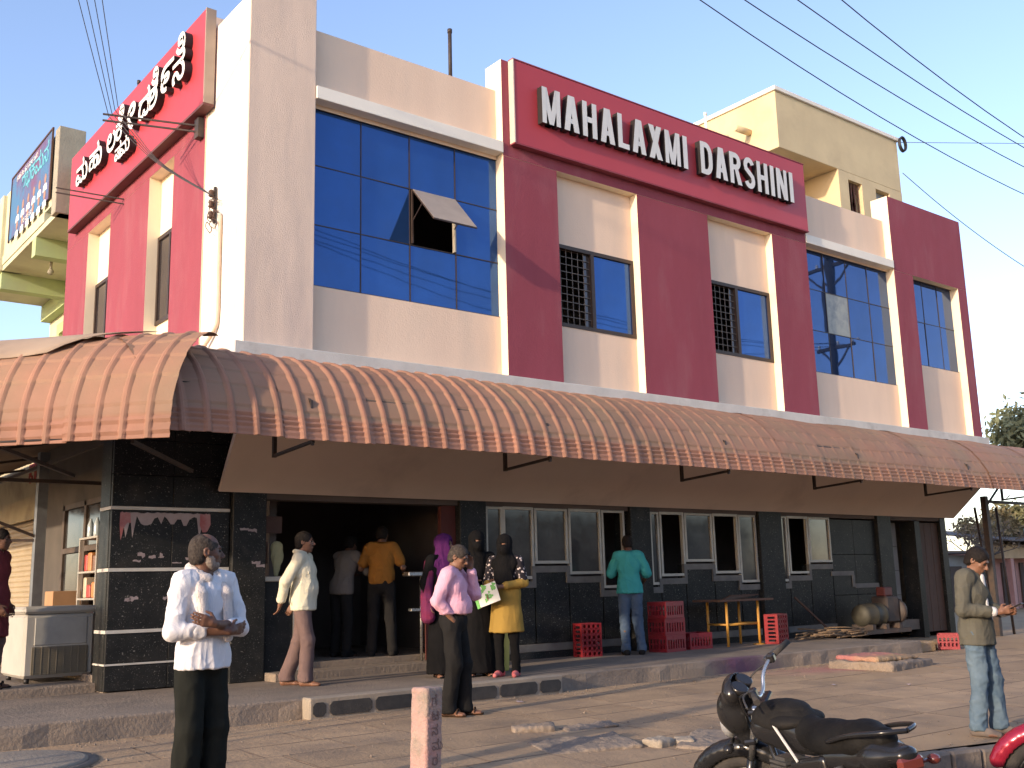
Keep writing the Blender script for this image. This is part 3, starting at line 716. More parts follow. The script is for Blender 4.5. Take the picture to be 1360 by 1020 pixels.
# pillars
for x0, x1 in ((5.46, 5.915), (8.965, 9.445), (12.45, 12.92), (15.79, 16.455), (19.64, 20.13)):
    pm = P_('pillar', [M_granite], (x0, x1, YG-.09, YG+.32, .2, 3.855), bev=.008)
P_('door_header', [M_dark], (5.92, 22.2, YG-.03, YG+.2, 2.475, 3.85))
P_('end_pier', [M_granite], (22.14, 22.37, YG-.05, 13.2, 0, 3.85), bev=.006)
# sloped soffit board under the upper floor
mb = MB(); ya, za, yb, zb = 11.70, 3.30, 12.60, 2.545
mb.add([(5.12, ya, za), (22.6, ya, za), (22.66, yb, zb), (5.26, yb, zb), (5.12, ya+.06, za+.06), (22.6, ya+.06, za+.06), (22.66, yb+.04, zb+.02), (5.26, yb+.04, zb+.02)],
       [(0, 3, 2, 1), (4, 5, 6, 7), (0, 1, 5, 4), (3, 7, 6, 2), (0, 4, 7, 3), (1, 2, 6, 5)])
mb.build('soffit', M_soffit, B)
P_('soffit_fascia', [M_soffit], (5.12, 22.6, 11.69, 11.78, 3.305, 4.055))
# stepped window bays: (x0, x1, sill z, open?)
def bay(cells, name, wallx=None):
    w = bpy.data.objects.new(name, None); COL.objects.link(w); w.parent = B; ORG[w] = Vector((cells[0][0], YG, .2)); w.location = ORG[w]-Vector((14, 15, 0))
    top = 2.44; fr = MB(); tr = MB(); t = .022; prev = None
    for i, (x0, x1, s, op) in enumerate(cells):
        for a in ((x0, x0+2*t, s+2*t, top), (x1-2*t, x1, s+2*t, top), (x0-.01, x1+.01, s, s+2*t), (x0, x1, top, top+2*t)):
            fr.box(a[0], a[1], YG-.03-.002*(i % 2), YG+.03, a[2], a[3])
        if not op: MB().box(x0+2*t, x1-2*t, YG+.0, YG+.008, s+2*t, top).build('pane', M_clearg, w)
        zt = s-.035
        tr.box(x0-(.055 if prev is not None and prev > zt else 0), x1+.0, YG-.035, YG+.02, zt-.10, zt)
        if prev is not None:
            tr.box(x0-.075, x0-.001, YG-.037, YG+.018, min(prev, zt)-.098, max(prev, zt)-.002)
        prev = zt
        MB().box(x0+.0015, x1-.0015, YG-.008, YG+.2, .42, zt-.005, bev=.003).build('granite_panel', M_granite, w)
    fr.build('frame', M_alu, w); tr.build('stone_trim', M_trim, w)
    xa, xb = cells[0][0], cells[-1][1]
    MB().box(xa, xb, YG-.03, YG+.1, .30, .415, bev=.005).build('base_strip', M_trim, w)
    MB().box(xa, xb, YG-.06, YG+.1, .19, .298, bev=.005).build('plinth', M_granite, w)
    return w
bay([(9.47, 9.80, 1.39, 0), (9.80, 10.40, 1.39, 0), (10.42, 11.10, 1.62, 0), (11.12, 11.82, 1.45, 0), (11.84, 12.36, 1.22, 1)], 'stepped_window')
bay([(12.96, 13.18, 1.25, 0), (13.20, 13.80, 1.39, 1), (13.82, 14.54, 1.63, 0), (14.56, 15.24, 1.42, 1), (15.26, 15.76, 1.25, 0)], 'stepped_window')
bay([(16.48, 16.68, 1.25, 0), (16.70, 17.33, 1.39, 1), (17.35, 18.05, 1.60, 0)], 'stepped_window')
granite_panels(18.07, 19.63, YG-.008, [.2, .95, 1.75, 2.45])
tr = MB(); tr.box(18.0, 18.75, YG-.03, YG, 1.33, 1.42).box(18.68, 18.76, YG-.028, YG, 1.10, 1.33).box(18.76, 19.6, YG-.03, YG, 1.08, 1.17).build('stone_trim', M_trim, B)
# doorway on the right end
M_tile = mat('dirty_white_tile', (.42, .40, .36), (.32, .30, .27), 3, .5)
for i in range(3):
    for j in range(4): MB().box(20.15+i*.31, 20.45+i*.31, 13.1, 13.14, .38+j*.52, .89+j*.52, bev=.003).build('wall_tile', M_tile, B)
M_wood = mat('old_brown_door', (.09, .045, .028), (.06, .032, .022), 5, .7, .2, 40, stretch=(6, 1, .6))
for i in range(3): MB().box(21.30+i*.28, 21.57+i*.28, YG+.02, YG+.06, .1, 2.44, bev=.006).build('door_plank', M_wood, B)
P_('door_post', [M_granite], (21.08, 21.28, YG-.06, YG+.3, .0, 2.46))
# --- doorway interior: counter, shelves, rear walls
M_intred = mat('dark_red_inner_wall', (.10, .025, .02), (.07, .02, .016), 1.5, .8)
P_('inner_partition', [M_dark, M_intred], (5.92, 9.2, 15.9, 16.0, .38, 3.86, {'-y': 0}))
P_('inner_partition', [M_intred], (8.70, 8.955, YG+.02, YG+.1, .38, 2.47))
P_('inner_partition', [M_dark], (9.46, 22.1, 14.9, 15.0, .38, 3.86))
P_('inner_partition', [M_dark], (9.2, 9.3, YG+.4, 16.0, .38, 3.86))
c = P_('serving_counter', [M_granite], (5.925, 6.33, YG-.02, YG+.5, .2, 1.42), bev=.005)
P_('counter_top', [M_alu], (5.92, 6.40, YG-.05, YG+.55, 1.422, 1.49), bev=.01, parent=c)
P_('door_jamb', [M_alu], (6.34, 6.44, YG-.02, YG+.12, .2, 1.40), parent=c)
# small stickers and notices inside
M_notice = mat('faded_notice', (.10, .05, .04), (.14, .08, .06), 5, .8)
P_('notice', [M_notice], (6.0, 6.32, 13.0, 13.01, 2.06, 2.28)); P_('notice_board', [M_notice], (6.02, 6.12, 13.0, 13.01, 1.66, 1.95))
# ------------------------------------------------------------------ front sign with English letters
S1 = root('shop_sign', 'long red sign board on the front with raised pale MAHALAXMI DARSHINI letters', 'sign', (13.0, 11.64, 7.89))
MB().box(9.37, 16.60, 11.58, 11.695, 7.89, 9.25, bev=.006).build('board', M_signred, S1)
fb = MB(); fb.box(9.352, 9.372, 11.57, 11.69, 7.885, 9.252).build('left_edge_trim', mat('pale_sign_edge', (.62, .50, .42), None, 3, .6), S1)
fb = MB(); fb.box(9.352, 16.61, 11.572, 11.69, 7.868, 7.888).box(9.352, 16.61, 11.572, 11.69, 9.251, 9.27).build('edge_trim', M_red, S1)
def front_fn(u, v, t, dz=0.0): return (u, 11.455+dz+t*.115, v)
WID = {'M': 1.18, 'A': 1.0, 'H': .98, 'L': .80, 'X': 1.0, 'I': .34, 'D': .98, 'R': 1.0, 'S': .94, 'N': .98}
def word(txt, x0, x1, z, h):
    gap = .24; tot = sum(WID[c] for c in txt)+gap*(len(txt)-1); k = (x1-x0)/tot; x = x0
    for c in txt:
        mb = MB(); w = WID[c]*k; block_letter(mb, c, x, z, w, h, .100, front_fn)
        mb.build('letter_'+c.lower(), [M_letter, M_black], S1); x += w+gap*k
word('MAHALAXMI', 9.82, 13.10, 8.29, .60); word('DARSHINI', 13.44, 16.05, 8.31, .60)

# ------------------------------------------------------------------ side sign with Kannada letters
S2 = root('shop_sign', 'red sign board with raised white Kannada letters on the sunlit side wall', 'sign', (5.05, 16.0, 7.76))
MB().box(4.96, 5.10, 12.78, 19.02, 7.78, 9.16, bev=.006).build('board', M_signred, S2)
MB().box(4.958, 5.10, 12.755, 12.779, 7.775, 9.165).build('end_trim', mat('sign_end_grey', (.36, .28, .22), None, 3, .6), S2)
MB().box(4.955, 5.105, 12.76, 19.03, 7.742, 7.778).build('bottom_rail', mat('sign_bottom_rail', (.14, .05, .045), None, 3, .6), S2)
def side_fn(Y0): return lambda u, v, t, dz=0.0: (4.845+dz+t*.11, Y0-u, v)
def kgroup(name, items, Y0, z0, s, fat=.024):
    mb = MB(); kannada_line(mb, [(c, x*s, z0+y*s, sx*s, sy*s) for c, x, y, sx, sy in items], side_fn(Y0), fat, 0, 1); return mb.build(name, [M_letter2, M_black], S2)
M_letter2 = mat('white_acrylic', (.78, .76, .72), (.72, .70, .66), 3, .5)
def kg(name, Y0, items): kgroup(name, [(c, x*1.08, y*1.15, sx*1.16, sy*1.2) for c, x, y, sx, sy in items], Y0+.02, 8.33, 1.0, .020)
kg('letter_ma', 18.24, [('ಮ', 0, 0, .50, .46)]); kg('letter_haa', 17.50, [('ಹ', 0, 0, .58, .46), ('ಾ', .38, 0, .58, .46)]); kg('letter_la', 16.56, [('ಲ', 0, 0, .54, .46)])
kg('letter_kshmi', 16.12, [('ಕ', 0, .05, .50, .44), ('ಿ', .16, .16, .55, .50), ('ಷ', .0, -.24, .34, .30), ('ಮ', .24, -.24, .34, .30), ('ೕ', .50, .02, .8, .62)])
kg('letter_da', 15.06, [('ದ', 0, 0, .58, .46)]); kg('letter_rshi', 14.62, [('ಶ', 0, 0, .54, .46), ('ಿ', .17, .12, .55, .55), ('೯', .42, .04, .70, .50)]); kg('letter_ni', 13.66, [('ನ', 0, 0, .60, .46), ('ಿ', .20, .14, .66, .62)])

# ------------------------------------------------------------------ corrugated awning
def awn_mat():
    M = mat('terracotta_tile_sheet', (.36, .165, .105), (.30, .135, .085), 3, .75, .2, 60, rand=.10)
    N, L, p = nodes_of(M); src = p.inputs['Base Color'].links[0].from_socket
    at = N.new('ShaderNodeAttribute'); at.attribute_name = 'dust'
    tc = N['Texture Coordinate']; n = N.new('ShaderNodeTexNoise'); n.inputs['Scale'].default_value = 1.4; n.inputs['Detail'].default_value = 7
    L.new(tc.outputs['Object'], n.inputs['Vector'])
    mr = N.new('ShaderNodeMapRange'); mr.inputs['From Min'].default_value = .3; mr.inputs['From Max'].default_value = .7; mr.inputs['To Min'].default_value = .35; mr.inputs['To Max'].default_value = 1.0; L.new(n.outputs['Fac'], mr.inputs['Value'])
    mu = N.new('ShaderNodeMath'); mu.operation = 'MULTIPLY'; mu.use_clamp = True; L.new(at.outputs['Fac'], mu.inputs[0]); L.new(mr.outputs['Result'], mu.inputs[1])
    x = N.new('ShaderNodeMix'); x.data_type = 'RGBA'; L.new(mu.outputs[0], x.inputs[0]); L.new(src, x.inputs[6]); x.inputs[7].default_value = (.25, .168, .10, 1)
    n2 = N.new('ShaderNodeTexNoise'); n2.inputs['Scale'].default_value = .8; n2.inputs['Detail'].default_value = 9; L.new(tc.outputs['Object'], n2.inputs['Vector'])
    r2 = N.new('ShaderNodeMapRange'); r2.inputs['From Min'].default_value = .55; r2.inputs['From Max'].default_value = .8; r2.inputs['To Max'].default_value = .55; L.new(n2.outputs['Fac'], r2.inputs['Value'])
    y = N.new('ShaderNodeMix'); y.data_type = 'RGBA'; L.new(r2.outputs['Result'], y.inputs[0]); L.new(x.outputs[2], y.inputs[6]); y.inputs[7].default_value = (.17, .11, .068, 1)
    L.new(y.outputs[2], p.inputs['Base Color']); return M
M_awn = awn_mat()
def awn_sheet(parent, o, ax, out, n_ribs, pitch, RY, RZ, dustf, lift=0.0, name='roof_sheet', belly=.80, mats=None, ribh=1.0):
    """curved tile-profile sheet. o: upper edge start (on the wall), ax: unit along the eaves, out: unit outwards"""
    ax = Vector(ax); out = Vector(out); o = Vector(o); NA = 54
    prof = []                                    # (across, height, rib?)
    for r in range(n_ribs):
        b = r*pitch
        prof += [(b, .0, 0), (b+pitch*.66, .0, 0), (b+pitch*.72, .014, .6), (b+pitch*.79, .026, 1), (b+pitch*.89, .026, 1), (b+pitch*.95, .014, .6)]
    prof.append((n_ribs*pitch+.045, -.004, 0))
    path = []; A = 0; last = None
    for i in range(NA+1):
        t = i/NA*math.pi/2
        cs = (RY*math.sin(t), -RZ*(1-math.cos(t))); ls = (RY*i/NA, -RZ*i/NA)
        p = (cs[0]*belly+ls[0]*(1-belly), cs[1]*belly+ls[1]*(1-belly))
        if last: A += math.hypot(p[0]-last[0], p[1]-last[1])
        path.append((p, A)); last = p
    vs = []; dust = []; W_ = len(prof); tile = A/6.2
    gp = np.array([[(o.x+ax.x*u)*1.3+ax.y*u, (o.y+ax.y*u)*1.3, a_*1.6] for (_, a_) in path for (u, _h, _r) in prof]); dent = .035*(vnoise(gp, 5)-.5)+.012*(vnoise(gp*3.1, 6)-.5)
    for i, (p, a) in enumerate(path):
        q_ = path[min(i+1, NA)][0]; q0 = path[max(i-1, 0)][0]; tx, tz = q_[0]-q0[0], q_[1]-q0[1]; l = math.hypot(tx, tz); nx, nz = -tz/l, tx/l
        if nz < 0 and nx < 0: nx, nz = -nx, -nz
        if nx < 0: nx = -nx
        nz = abs(nz)
        ph = (a/tile) % 1.0; step = .014*(ph) if A-a > .26 else 0.0
        low = A-a <= .26
        g = .011*math.sin((A-a)/.26*2*math.pi*4.5) if low else 0
        for (u, h, rib) in prof:
            hh = lift+h*ribh+(step*(1-rib*.7))+(g*(1-rib*.85))+dent[len(vs)]
            w = o+ax*u+out*(p[0]+nx*hh)+Vector((0, 0, p[1]+nz*hh))
            vs.append(w); d = (1-rib)*(.70 if not low else .2)*dustf+rib*(.18+max(0, dustf-1)*.7); d = d if dustf <= 1 else min(.85, max(d, (dustf-1)*(.95 if not low else .6)))
            if ph < .08 and not low: d = min(1, d+.25)
            dust.append(max(0, d))
    fs = [(i*W_+k, (i+1)*W_+k, (i+1)*W_+k+1, i*W_+k+1) for i in range(NA) for k in range(W_-1)]
    # thickness: a second skin just below
    nb = len(vs); vs2 = [v-out*.004-Vector((0, 0, .005)) for v in vs]
    fs2 = [tuple(nb+k for k in reversed(f)) for f in fs]
    edge = [(NA*W_+k, nb+NA*W_+k, nb+NA*W_+k+1, NA*W_+k+1) for k in range(W_-1)]
    mb = MB(); mb.add(vs+vs2, fs+fs2+edge, 0, False); ob = mb.build(name, mats or M_awn, parent)
    at = ob.data.attributes.new('dust', 'FLOAT', 'POINT'); at.data.foreach_set('value', dust+dust)
    return ob
AW = root('awning', 'long curved awning of ribbed terracotta tile sheets along the shop front', 'awning', (14, 11.0, 2.95))
PITCH = .275
rnd = random.Random(4)
awn_sheet(AW, (3.745, 11.60, 4.092), (1, 0, 0), (0, -1, 0), 1, PITCH, 1.095, 1.14, 1.0)
for i in range(19):
    x = 4.02+i*4*PITCH
    awn_sheet(AW, (x, 11.60, 4.10+rnd.uniform(-.006, .006)), (1, 0, 0), (0, -1, 0), 4, PITCH, 1.10+rnd.uniform(-.008, .008), 1.14+rnd.uniform(-.01, .01), 1.0+min(.75, max(0, (x-7)/12)), lift=.009*(i % 2)+rnd.uniform(0, .004), ribh=1.0-min(.72, max(0, (x-7)/9)))
# steel brackets, eaves pipe and posts
for x in (5.5, 9.0, 12.6, 16.1, 19.8, 22.9):
    b = MB(); b.bar((x, 11.55, 2.89), (x, 10.56, 2.945), .035, .035); b.bar((x, 11.55, 2.87), (x, 11.55, 3.30), .045, .045); b.bar((x, 11.60, 4.03), (x, 10.62, 3.4), .03, .03); b.bar((x, 10.58, 2.90), (x, 10.62, 3.42), .03, .03); b.bar((x, 11.55, 3.28), (x, 11.72, 3.28), .03, .03)
    b.build('bracket', M_steel, AW)
MB().tube([(4.0, 10.555, 2.985), (24.9, 10.555, 2.985)], .018, 8).build('eaves_pipe', M_steel, AW)
MB().tube([(4.0, 10.72, 3.5), (24.9, 10.72, 3.5)], .016, 8).build('eaves_pipe', M_steel, AW)
MB().box(22.15, 22.27, 11.55, 11.67, -.02, 2.95).build('post', M_steel, AW)
b = MB(); b.bar((22.2, 11.6, 2.84), (24.8, 11.6, 2.84), .05, .06).bar((22.2, 11.6, 2.70), (23.0, 11.6, 3.25), .035, .035).bar((22.2, 10.6, 2.92), (24.8, 10.6, 2.92), .045, .05); b.build('beam', M_steel, AW)
# corner section, a little sunk and dusty, with loose flat sheets on top
awn_sheet(AW, (3.585, 11.60, 4.088), (1, 0, 0), (0, -1, 0), 1, .165, 1.09, 1.135, 1.2)
AC = root('awning', 'sagging dusty corner section of the ribbed awning, left of the kink', 'awning', (3.6, 11.2, 2.8))
q2 = math.sqrt(.5)
o0 = Vector((4.42, 11.28, 4.14))
for i, (k, nr) in enumerate(((-.85, 4), (3.15, 4), (7.15, 4), (11.15, 4))):
    awn_sheet(AC, o0+Vector((-q2, q2, 0))*(k*PITCH)+Vector((0, 0, .012*(1-i))), (-q2, q2, 0), (-q2, -q2, 0), nr, PITCH, 1.15, 1.31, 1.45, lift=.012+.003*i, belly=1.0)
MB().tube([o0+Vector((-.80, -.80, -1.27)), o0+Vector((-.80, -.80, -1.27))+Vector((-q2, q2, 0))*4.4], .02, 8).build('eaves_pipe', M_steel, AC)
for k in (.25, 1.7, 2.9):
    a_ = o0+Vector((-q2, q2, 0))*k; MB().bar(a_+Vector((-.69, -.69, -1.30)), a_+Vector((.35, .35, -1.45)), .04, .04).bar(a_+Vector((-.69, -.69, -1.28)), a_+Vector((.2, .2, -.1)), .03, .03).build('bracket', M_steel, AC)
# bowed loose sheets lying on the corner
M_loose = mat('dusty_flat_sheet', (.36, .27, .19), (.30, .22, .155), 1.6, .85, .08, 20, dirt=(.24, .175, .125), dscale=.9, dlo=.5)
def bowed(name, quad, sag, label, nx=10, ny=6):
    A_, B_, C_, D_ = (Vector(v) for v in quad); vs = []
    nrm = (B_-A_).cross(D_-A_).normalized(); nrm = nrm if nrm.z > 0 else -nrm
    for j in range(ny+1):
        for i in range(nx+1):
            u, v = i/nx, j/ny; p = (A_*(1-u)+B_*u)*(1-v)+(D_*(1-u)+C_*u)*v
            vs.append(p+nrm*(sag*4*v*(1-v)+.03*math.sin(u*7+v*3)*v))
    fs = [(j*(nx+1)+i, j*(nx+1)+i+1, (j+1)*(nx+1)+i+1, (j+1)*(nx+1)+i) for j in range(ny) for i in range(nx)]; n = len(vs)
    mb = MB(); per = list(range(nx+1))+[(nx+1)*(j+1)+nx for j in range(ny)]+[(nx+1)*ny+i for i in range(nx-1, -1, -1)]+[(nx+1)*j for j in range(ny-1, 0, -1)]
    mb.add(vs+[v-nrm*.006 for v in vs], fs+[tuple(n+k for k in reversed(f)) for f in fs]+[(per[i], n+per[i], n+per[(i+1) % len(per)], per[(i+1) % len(per)]) for i in range(len(per))], 0, True)
    return tag(mb.build(name, M_loose), label, 'sheet')
def cpt(k, d, z): return o0+Vector((-q2, q2, 0))*k+Vector((-q2, -q2, 0))*d+Vector((0, 0, z))
bowed('loose_roof_sheet', (cpt(.45, .10, .085), cpt(3.4, -.02, .10), cpt(3.5, .86, -.31), cpt(1.35, .80, -.27)), .07, 'bent flat tan sheet lying along the top of the corner awning')
bowed('loose_roof_sheet', (cpt(2.05, .72, -.20), cpt(4.0, .66, -.14), cpt(4.0, 1.20, -1.0), cpt(2.70, 1.20, -1.12)), .12, 'loose flat tan sheet hanging over the left edge of the corner awning')
# ------------------------------------------------------------------ stair tower on the roof
T = root('roof_stair_tower', 'pale yellow stair tower with overhanging tank box on the roof', 'tower', (20.2, 14.8, 8.1))
M_yel = mat('pale_yellow_wash', (.62, .50, .30), (.54, .43, .26), 1.2, .88, .2, 30, dirt=(.40, .31, .2), dscale=.8, dlo=.55, dhi=.9)
TX0, TX1, TY0, TY1, TB, TT = 17.82, 22.55, 13.0, 15.9, 10.45, 11.86
MB().box(TX0, TX1, TY0, TY1, TB, TT-.1, bev=.01).build('tank_box', M_yel, T)
MB().box(TX0-.05, TX1+.05, TY0-.05, TY1+.05, TT-.098, TT, bev=.01).build('roof_cap', M_white, T)
mb = MB(); zb = 8.1
for b in ((19.95, 20.32, 13.0, 13.2, zb, TB-.002), (20.86, 21.42, 13.0, 13.2, zb, TB-.002), (20.32, 20.86, 13.002, 13.198, zb, 9.15), (20.32, 20.86, 13.002, 13.198, 10.28, TB-.002), (21.42, 22.0, 13.002, 13.198, zb, 9.6), (21.42, 22.0, 13.002, 13.198, 10.3, TB-.002), (22.0, 22.55, 13.0, 13.2, zb, TB-.002),
          (19.95, 20.15, 13.2, 15.8, zb, TB-.002), (22.35, 22.55, 13.2, 15.8, zb, TB-.002), (18.6, 22.35, 15.6, 15.8, zb, TB-.002), (18.6, 18.9, 13.9, 15.6, zb, TB-.002)): mb.box(*b)
mb.build('wall', M_yel, T)
g = MB()
for i in range(9): x = 20.345+i*.06; g.bar((x, 13.1, 9.15), (x+(.03 if i % 2 else -.03), 13.1, 9.75), .016).bar((x+(.03 if i % 2 else -.03), 13.1, 9.75), (x, 13.1, 10.28), .016)
g.build('window_grille', mat('rusty_grille', (.16, .07, .05), None, 8, .7), T)
MB().box(21.43, 21.99, 13.14, 13.16, 9.61, 10.29).build('vent_panel', M_hazyp, T)
MB().box(20.16, 22.3, 14.0, 14.05, 8.1, 10.4).build('inner_wall', M_intred, T)
MB().tube([(TX0+.02, 13.75, 11.05), (TX0-.55, 13.72, 11.02)], .075, 12).build('drain_spout', M_yel, T)
stn = MB(); rr = random.Random(3)
hz = tag(None or bpy.data.objects.new('pipe_coil', None), 'coil of black pipe hung on the corner of the roof tower', 'pipe coil'); COL.objects.link(hz); hz.location = (22.62, 12.93, 11.45); ORG[hz] = Vector(hz.location)
for k in range(3):
    MB().tube([(22.60+.015*k+.15*math.cos(a)*.9, 12.9-.015*k, 11.66+.015*k+.18*math.sin(a)) for a in [2*math.pi*i/24 for i in range(25)]], .018, 6).build('loop', M_black, hz)
# rods standing on the parapets
def rod(x, y, z0, z1, r, lab, lean=0.0, m=M_steel):
    mb = MB(); mb.tube([(x, y, z0), (x+lean, y, z1)], r, 8); mb.tube([(x+lean*.95, y, z1-.06), (x+lean, y, z1)], r*1.25, 8)
    return tag(mb.build('roof_rod', m), lab, 'rod', 'rods standing on the roof edges')
rod(8.48, 12.0, 8.75, 9.65, .03, 'dark upright rod on the parapet above the largest blue window')
rod(5.42, 16.9, 9.1, 9.95, .025, 'leaning dark rod behind the left part of the red Kannada sign', .0)
rod(5.42, 15.2, 9.1, 9.45, .025, 'short dark rod stub behind the middle of the Kannada sign')
rod(16.9, 14.2, 8.1, 11.45, .03, 'thin white pole on the roof beside the stair tower', 0, M_white)
rod(12.45, 11.9, 9.2, 9.42, .02, 'tiny rod stub on top of the English letter sign')

# ------------------------------------------------------------------ neighbouring building on the left
NB = root('neighbour_building', 'green and cream neighbouring building with balcony and rolling shutters behind the corner', 'building', (6.5, 24, 0))
M_ng = mat('pale_green_wash', (.42, .50, .24), (.36, .44, .22), 1.5, .88, .2, 30, dirt=(.34, .36, .24), dscale=.9)
M_nc = mat('pale_cream_wash', (.58, .56, .38), (.5, .48, .33), 1.5, .88, .2, 30, dirt=(.42, .38, .26), dscale=.9)
M_nt = mat('weathered_render', (.36, .33, .25), (.28, .26, .2), 2.5, .92, .4, 30)
NX = 4.93; NY0, NY1 = 19.62, 26.5
mb = MB(); mb.box(NX+.02, NX+.14, NY0+.3, NY1, 8.62, 10.05).box(NX, NX+.12, NY0+1.0, NY1, 8.42, 8.618); mb.build('balcony_parapet', M_nc, NB)
MB().box(NX-.06, 5.35, NY0, NY0+.28, 8.30, 10.02, bev=.01).build('parapet_pier', M_nt, NB)
MB().box(NX-.06, 5.35, 23.95, 24.23, 8.30, 10.02, bev=.01).build('parapet_pier', M_nc, NB)
MB().box(NX+.02, 9.0, NY0+.02, NY1, 8.30, 8.415).build('balcony_slab', M_nc, NB)
for y in (NY0+1.6, NY0+4.4): MB().box(NX+.02, 6.6, y, y+.28, 7.92, 8.298).build('beam', M_ng, NB)
MB().box(6.4, 6.62, NY0+.02, NY1, 7.90, 8.296).build('beam', M_ng, NB)
mb = MB(); mb.box(6.62, 6.8, NY0+.02, NY1, 3.6, 8.296).build('upper_wall', M_nc, NB)
def shutter(parent, X, y0, y1, z0, z1, m, pitch=.085):
    vs = []; n = int((z1-z0)/pitch); prof = []
    for i in range(n): z = z0+i*pitch; prof += [(0, z), (-.022, z+pitch*.35), (-.022, z+pitch*.7), (0, z+pitch*.98)]
    vs = [(X+d, y, z) for y in (y0, y1) for d, z in prof]; k = len(prof)
    mb = MB(); mb.add(vs, [(i, i+1, k+i+1, k+i) for i in range(k-1)]); mb.box(X+.01, X+.03, y0, y1, z0, z1); return mb.build('rolling_shutter', m, parent)
M_sh = mat('cream_shutter', (.38, .30, .19), (.32, .25, .155), 3, .55, dirt=(.36, .28, .18), dscale=1.5)
shutter(NB, 6.58, 21.6, 25.2, 4.9, 7.35, M_sh); shutter(NB, 6.58, 19.9, 21.2, 4.9, 7.35, M_sh)
f = MB(); f.box(6.5, 6.6, 25.2, 25.4, 4.6, 7.6).box(6.5, 6.6, 21.22, 21.58, 4.6, 7.6).box(6.5, 6.6, 21.6, 25.2, 7.36, 7.6).build('shutter_frame', M_ng, NB)
MB().box(NX+.3, 6.6, NY0+.02, NY1, 4.45, 4.62).build('lower_slab', M_nc, NB)
r_ = MB()
for z in (5.2, 5.62): r_.tube([(5.25, NY0+.1, z), (5.25, NY1, z)], .035 if z > 5.5 else .02, 8)
for k in range(6): r_.tube([(5.25, NY0+.4+k*1.2, 4.62), (5.25, NY0+.4+k*1.2, 5.62)], .02, 6)
r_.build('balcony_rail', M_nt, NB)
MB().tube([(5.6, 22.6, 8.29), (5.6, 22.6, 8.05)], .03, 8).lathe([(.03, 0), (.07, .04), (.05, .1)], (5.6, 22.6, 7.98)).build('ceiling_lamp', M_nt, NB)
f = MB(); f.box(5.2, 5.6, 19.8, 26.4, 0, .0+.35).build('base', M_conc, NB)
shutter(NB, 5.35, 19.9, 25.6, .3, 3.15, M_sh, .1)
MB().box(5.2, 5.5, 19.66, 19.88, .0, 4.4).build('pier', M_nt, NB)
MB().box(5.25, 6.6, 19.9, 26.4, 3.16, 4.44).build('fascia', M_nc, NB)
# banner on the balcony
BN = root('event_banner', 'printed cloth banner with portraits and Kannada lettering on the balcony of the green building', 'banner', (NX-.04, 21.8, 8.75))
M_bmar = mat('banner_maroon_print', (.16, .07, .13), (.10, .07, .18), 1.4, .6, dirt=(.06, .16, .30), dscale=.9, dlo=.40, dhi=.55)
MB().box(NX-.035, NX-.02, 20.22, 23.3, 8.78, 10.16).build('print_sheet', M_bmar, BN)
fr = MB(); fr.box(NX-.05, NX-.018, 20.18, 20.22, 8.74, 10.2).box(NX-.05, NX-.018, 23.3, 23.34, 8.74, 10.2).box(NX-.05, NX-.018, 20.22, 23.3, 10.16, 10.2).build('frame', M_wood, BN)
bfn = lambda u, v, t, dz=0.0: (NX-.042+dz*.2+t*.004, 23.2-u, v)
def text_on(parent, name, txt, x, z, s, fn, m, fat=.01, gap=.04):
    mb = MB()
    for ch in txt:
        if ch == ' ': x += .3*s; continue
        a_, b_ = gwidth(ch); put_glyph(mb, ch, x-a_*s, z, s, s, fn, fat, m=0); x += (b_-a_+gap)*s
    return mb.build(name, m, parent)
M_bteal = mat('banner_teal_ink', (.12, .42, .50), None, 5, .6); M_bwht = mat('banner_white_ink', (.70, .68, .66), None, 5, .6); M_bface = mat('banner_skin_ink', (.30, .16, .11), (.4, .22, .15), 9, .6)
text_on(BN, 'headline', 'ಶಭಕಮನ', .75, 9.62, .55, bfn, M_bteal); text_on(BN, 'small_line', 'ಕನಡ ರಜ ಸವ ಸಮತ ಬನರ', .3, 9.98, .16, bfn, M_bwht, .004)
rr = random.Random(8)
for j in range(2):
    for i in range(6):
        u = .55+i*.42; v = 9.28-j*.34
        MB().prism(arc(u, v, .075, .10, 0, 360, 10)[:-1], lambda a, b, t: (NX-.040+.004*t, 23.2-a, b)).build('portrait_face', M_bface, BN)
        MB().prism([(u-.15, v-.26), (u+.15, v-.26), (u+.12, v-.13), (u, v-.10), (u-.12, v-.13)], lambda a, b, t: (NX-.0385+.003*t, 23.2-a, b)).build('portrait_shirt', M_bwht, BN)
text_on(BN, 'bottom_line', 'ಗರ ಮನ ಸನ', 1.0, 8.84, .15, bfn, M_bwht, .004)
# fascia board of the shop below the banner
SB = root('shop_board', 'faded cream board with red Kannada lettering above the left shutter', 'sign', (5.2, 21.4, 3.0))
M_board = mat('faded_cream_board', (.42, .36, .22), (.34, .29, .18), 2, .8, dirt=(.22, .18, .12), dscale=1.2)
MB().box(5.14, 5.20, 19.95, 25.0, 2.75, 4.02).build('panel', M_board, SB)
text_on(SB, 'lettering', 'ವದರಥ', 2.6, 3.45, .62, lambda u, v, t, dz=0.0: (5.128+dz*.2+t*.01, 24.0-u, v), mat('red_sign_paint', (.34, .04, .03), None, 4, .7), .012)
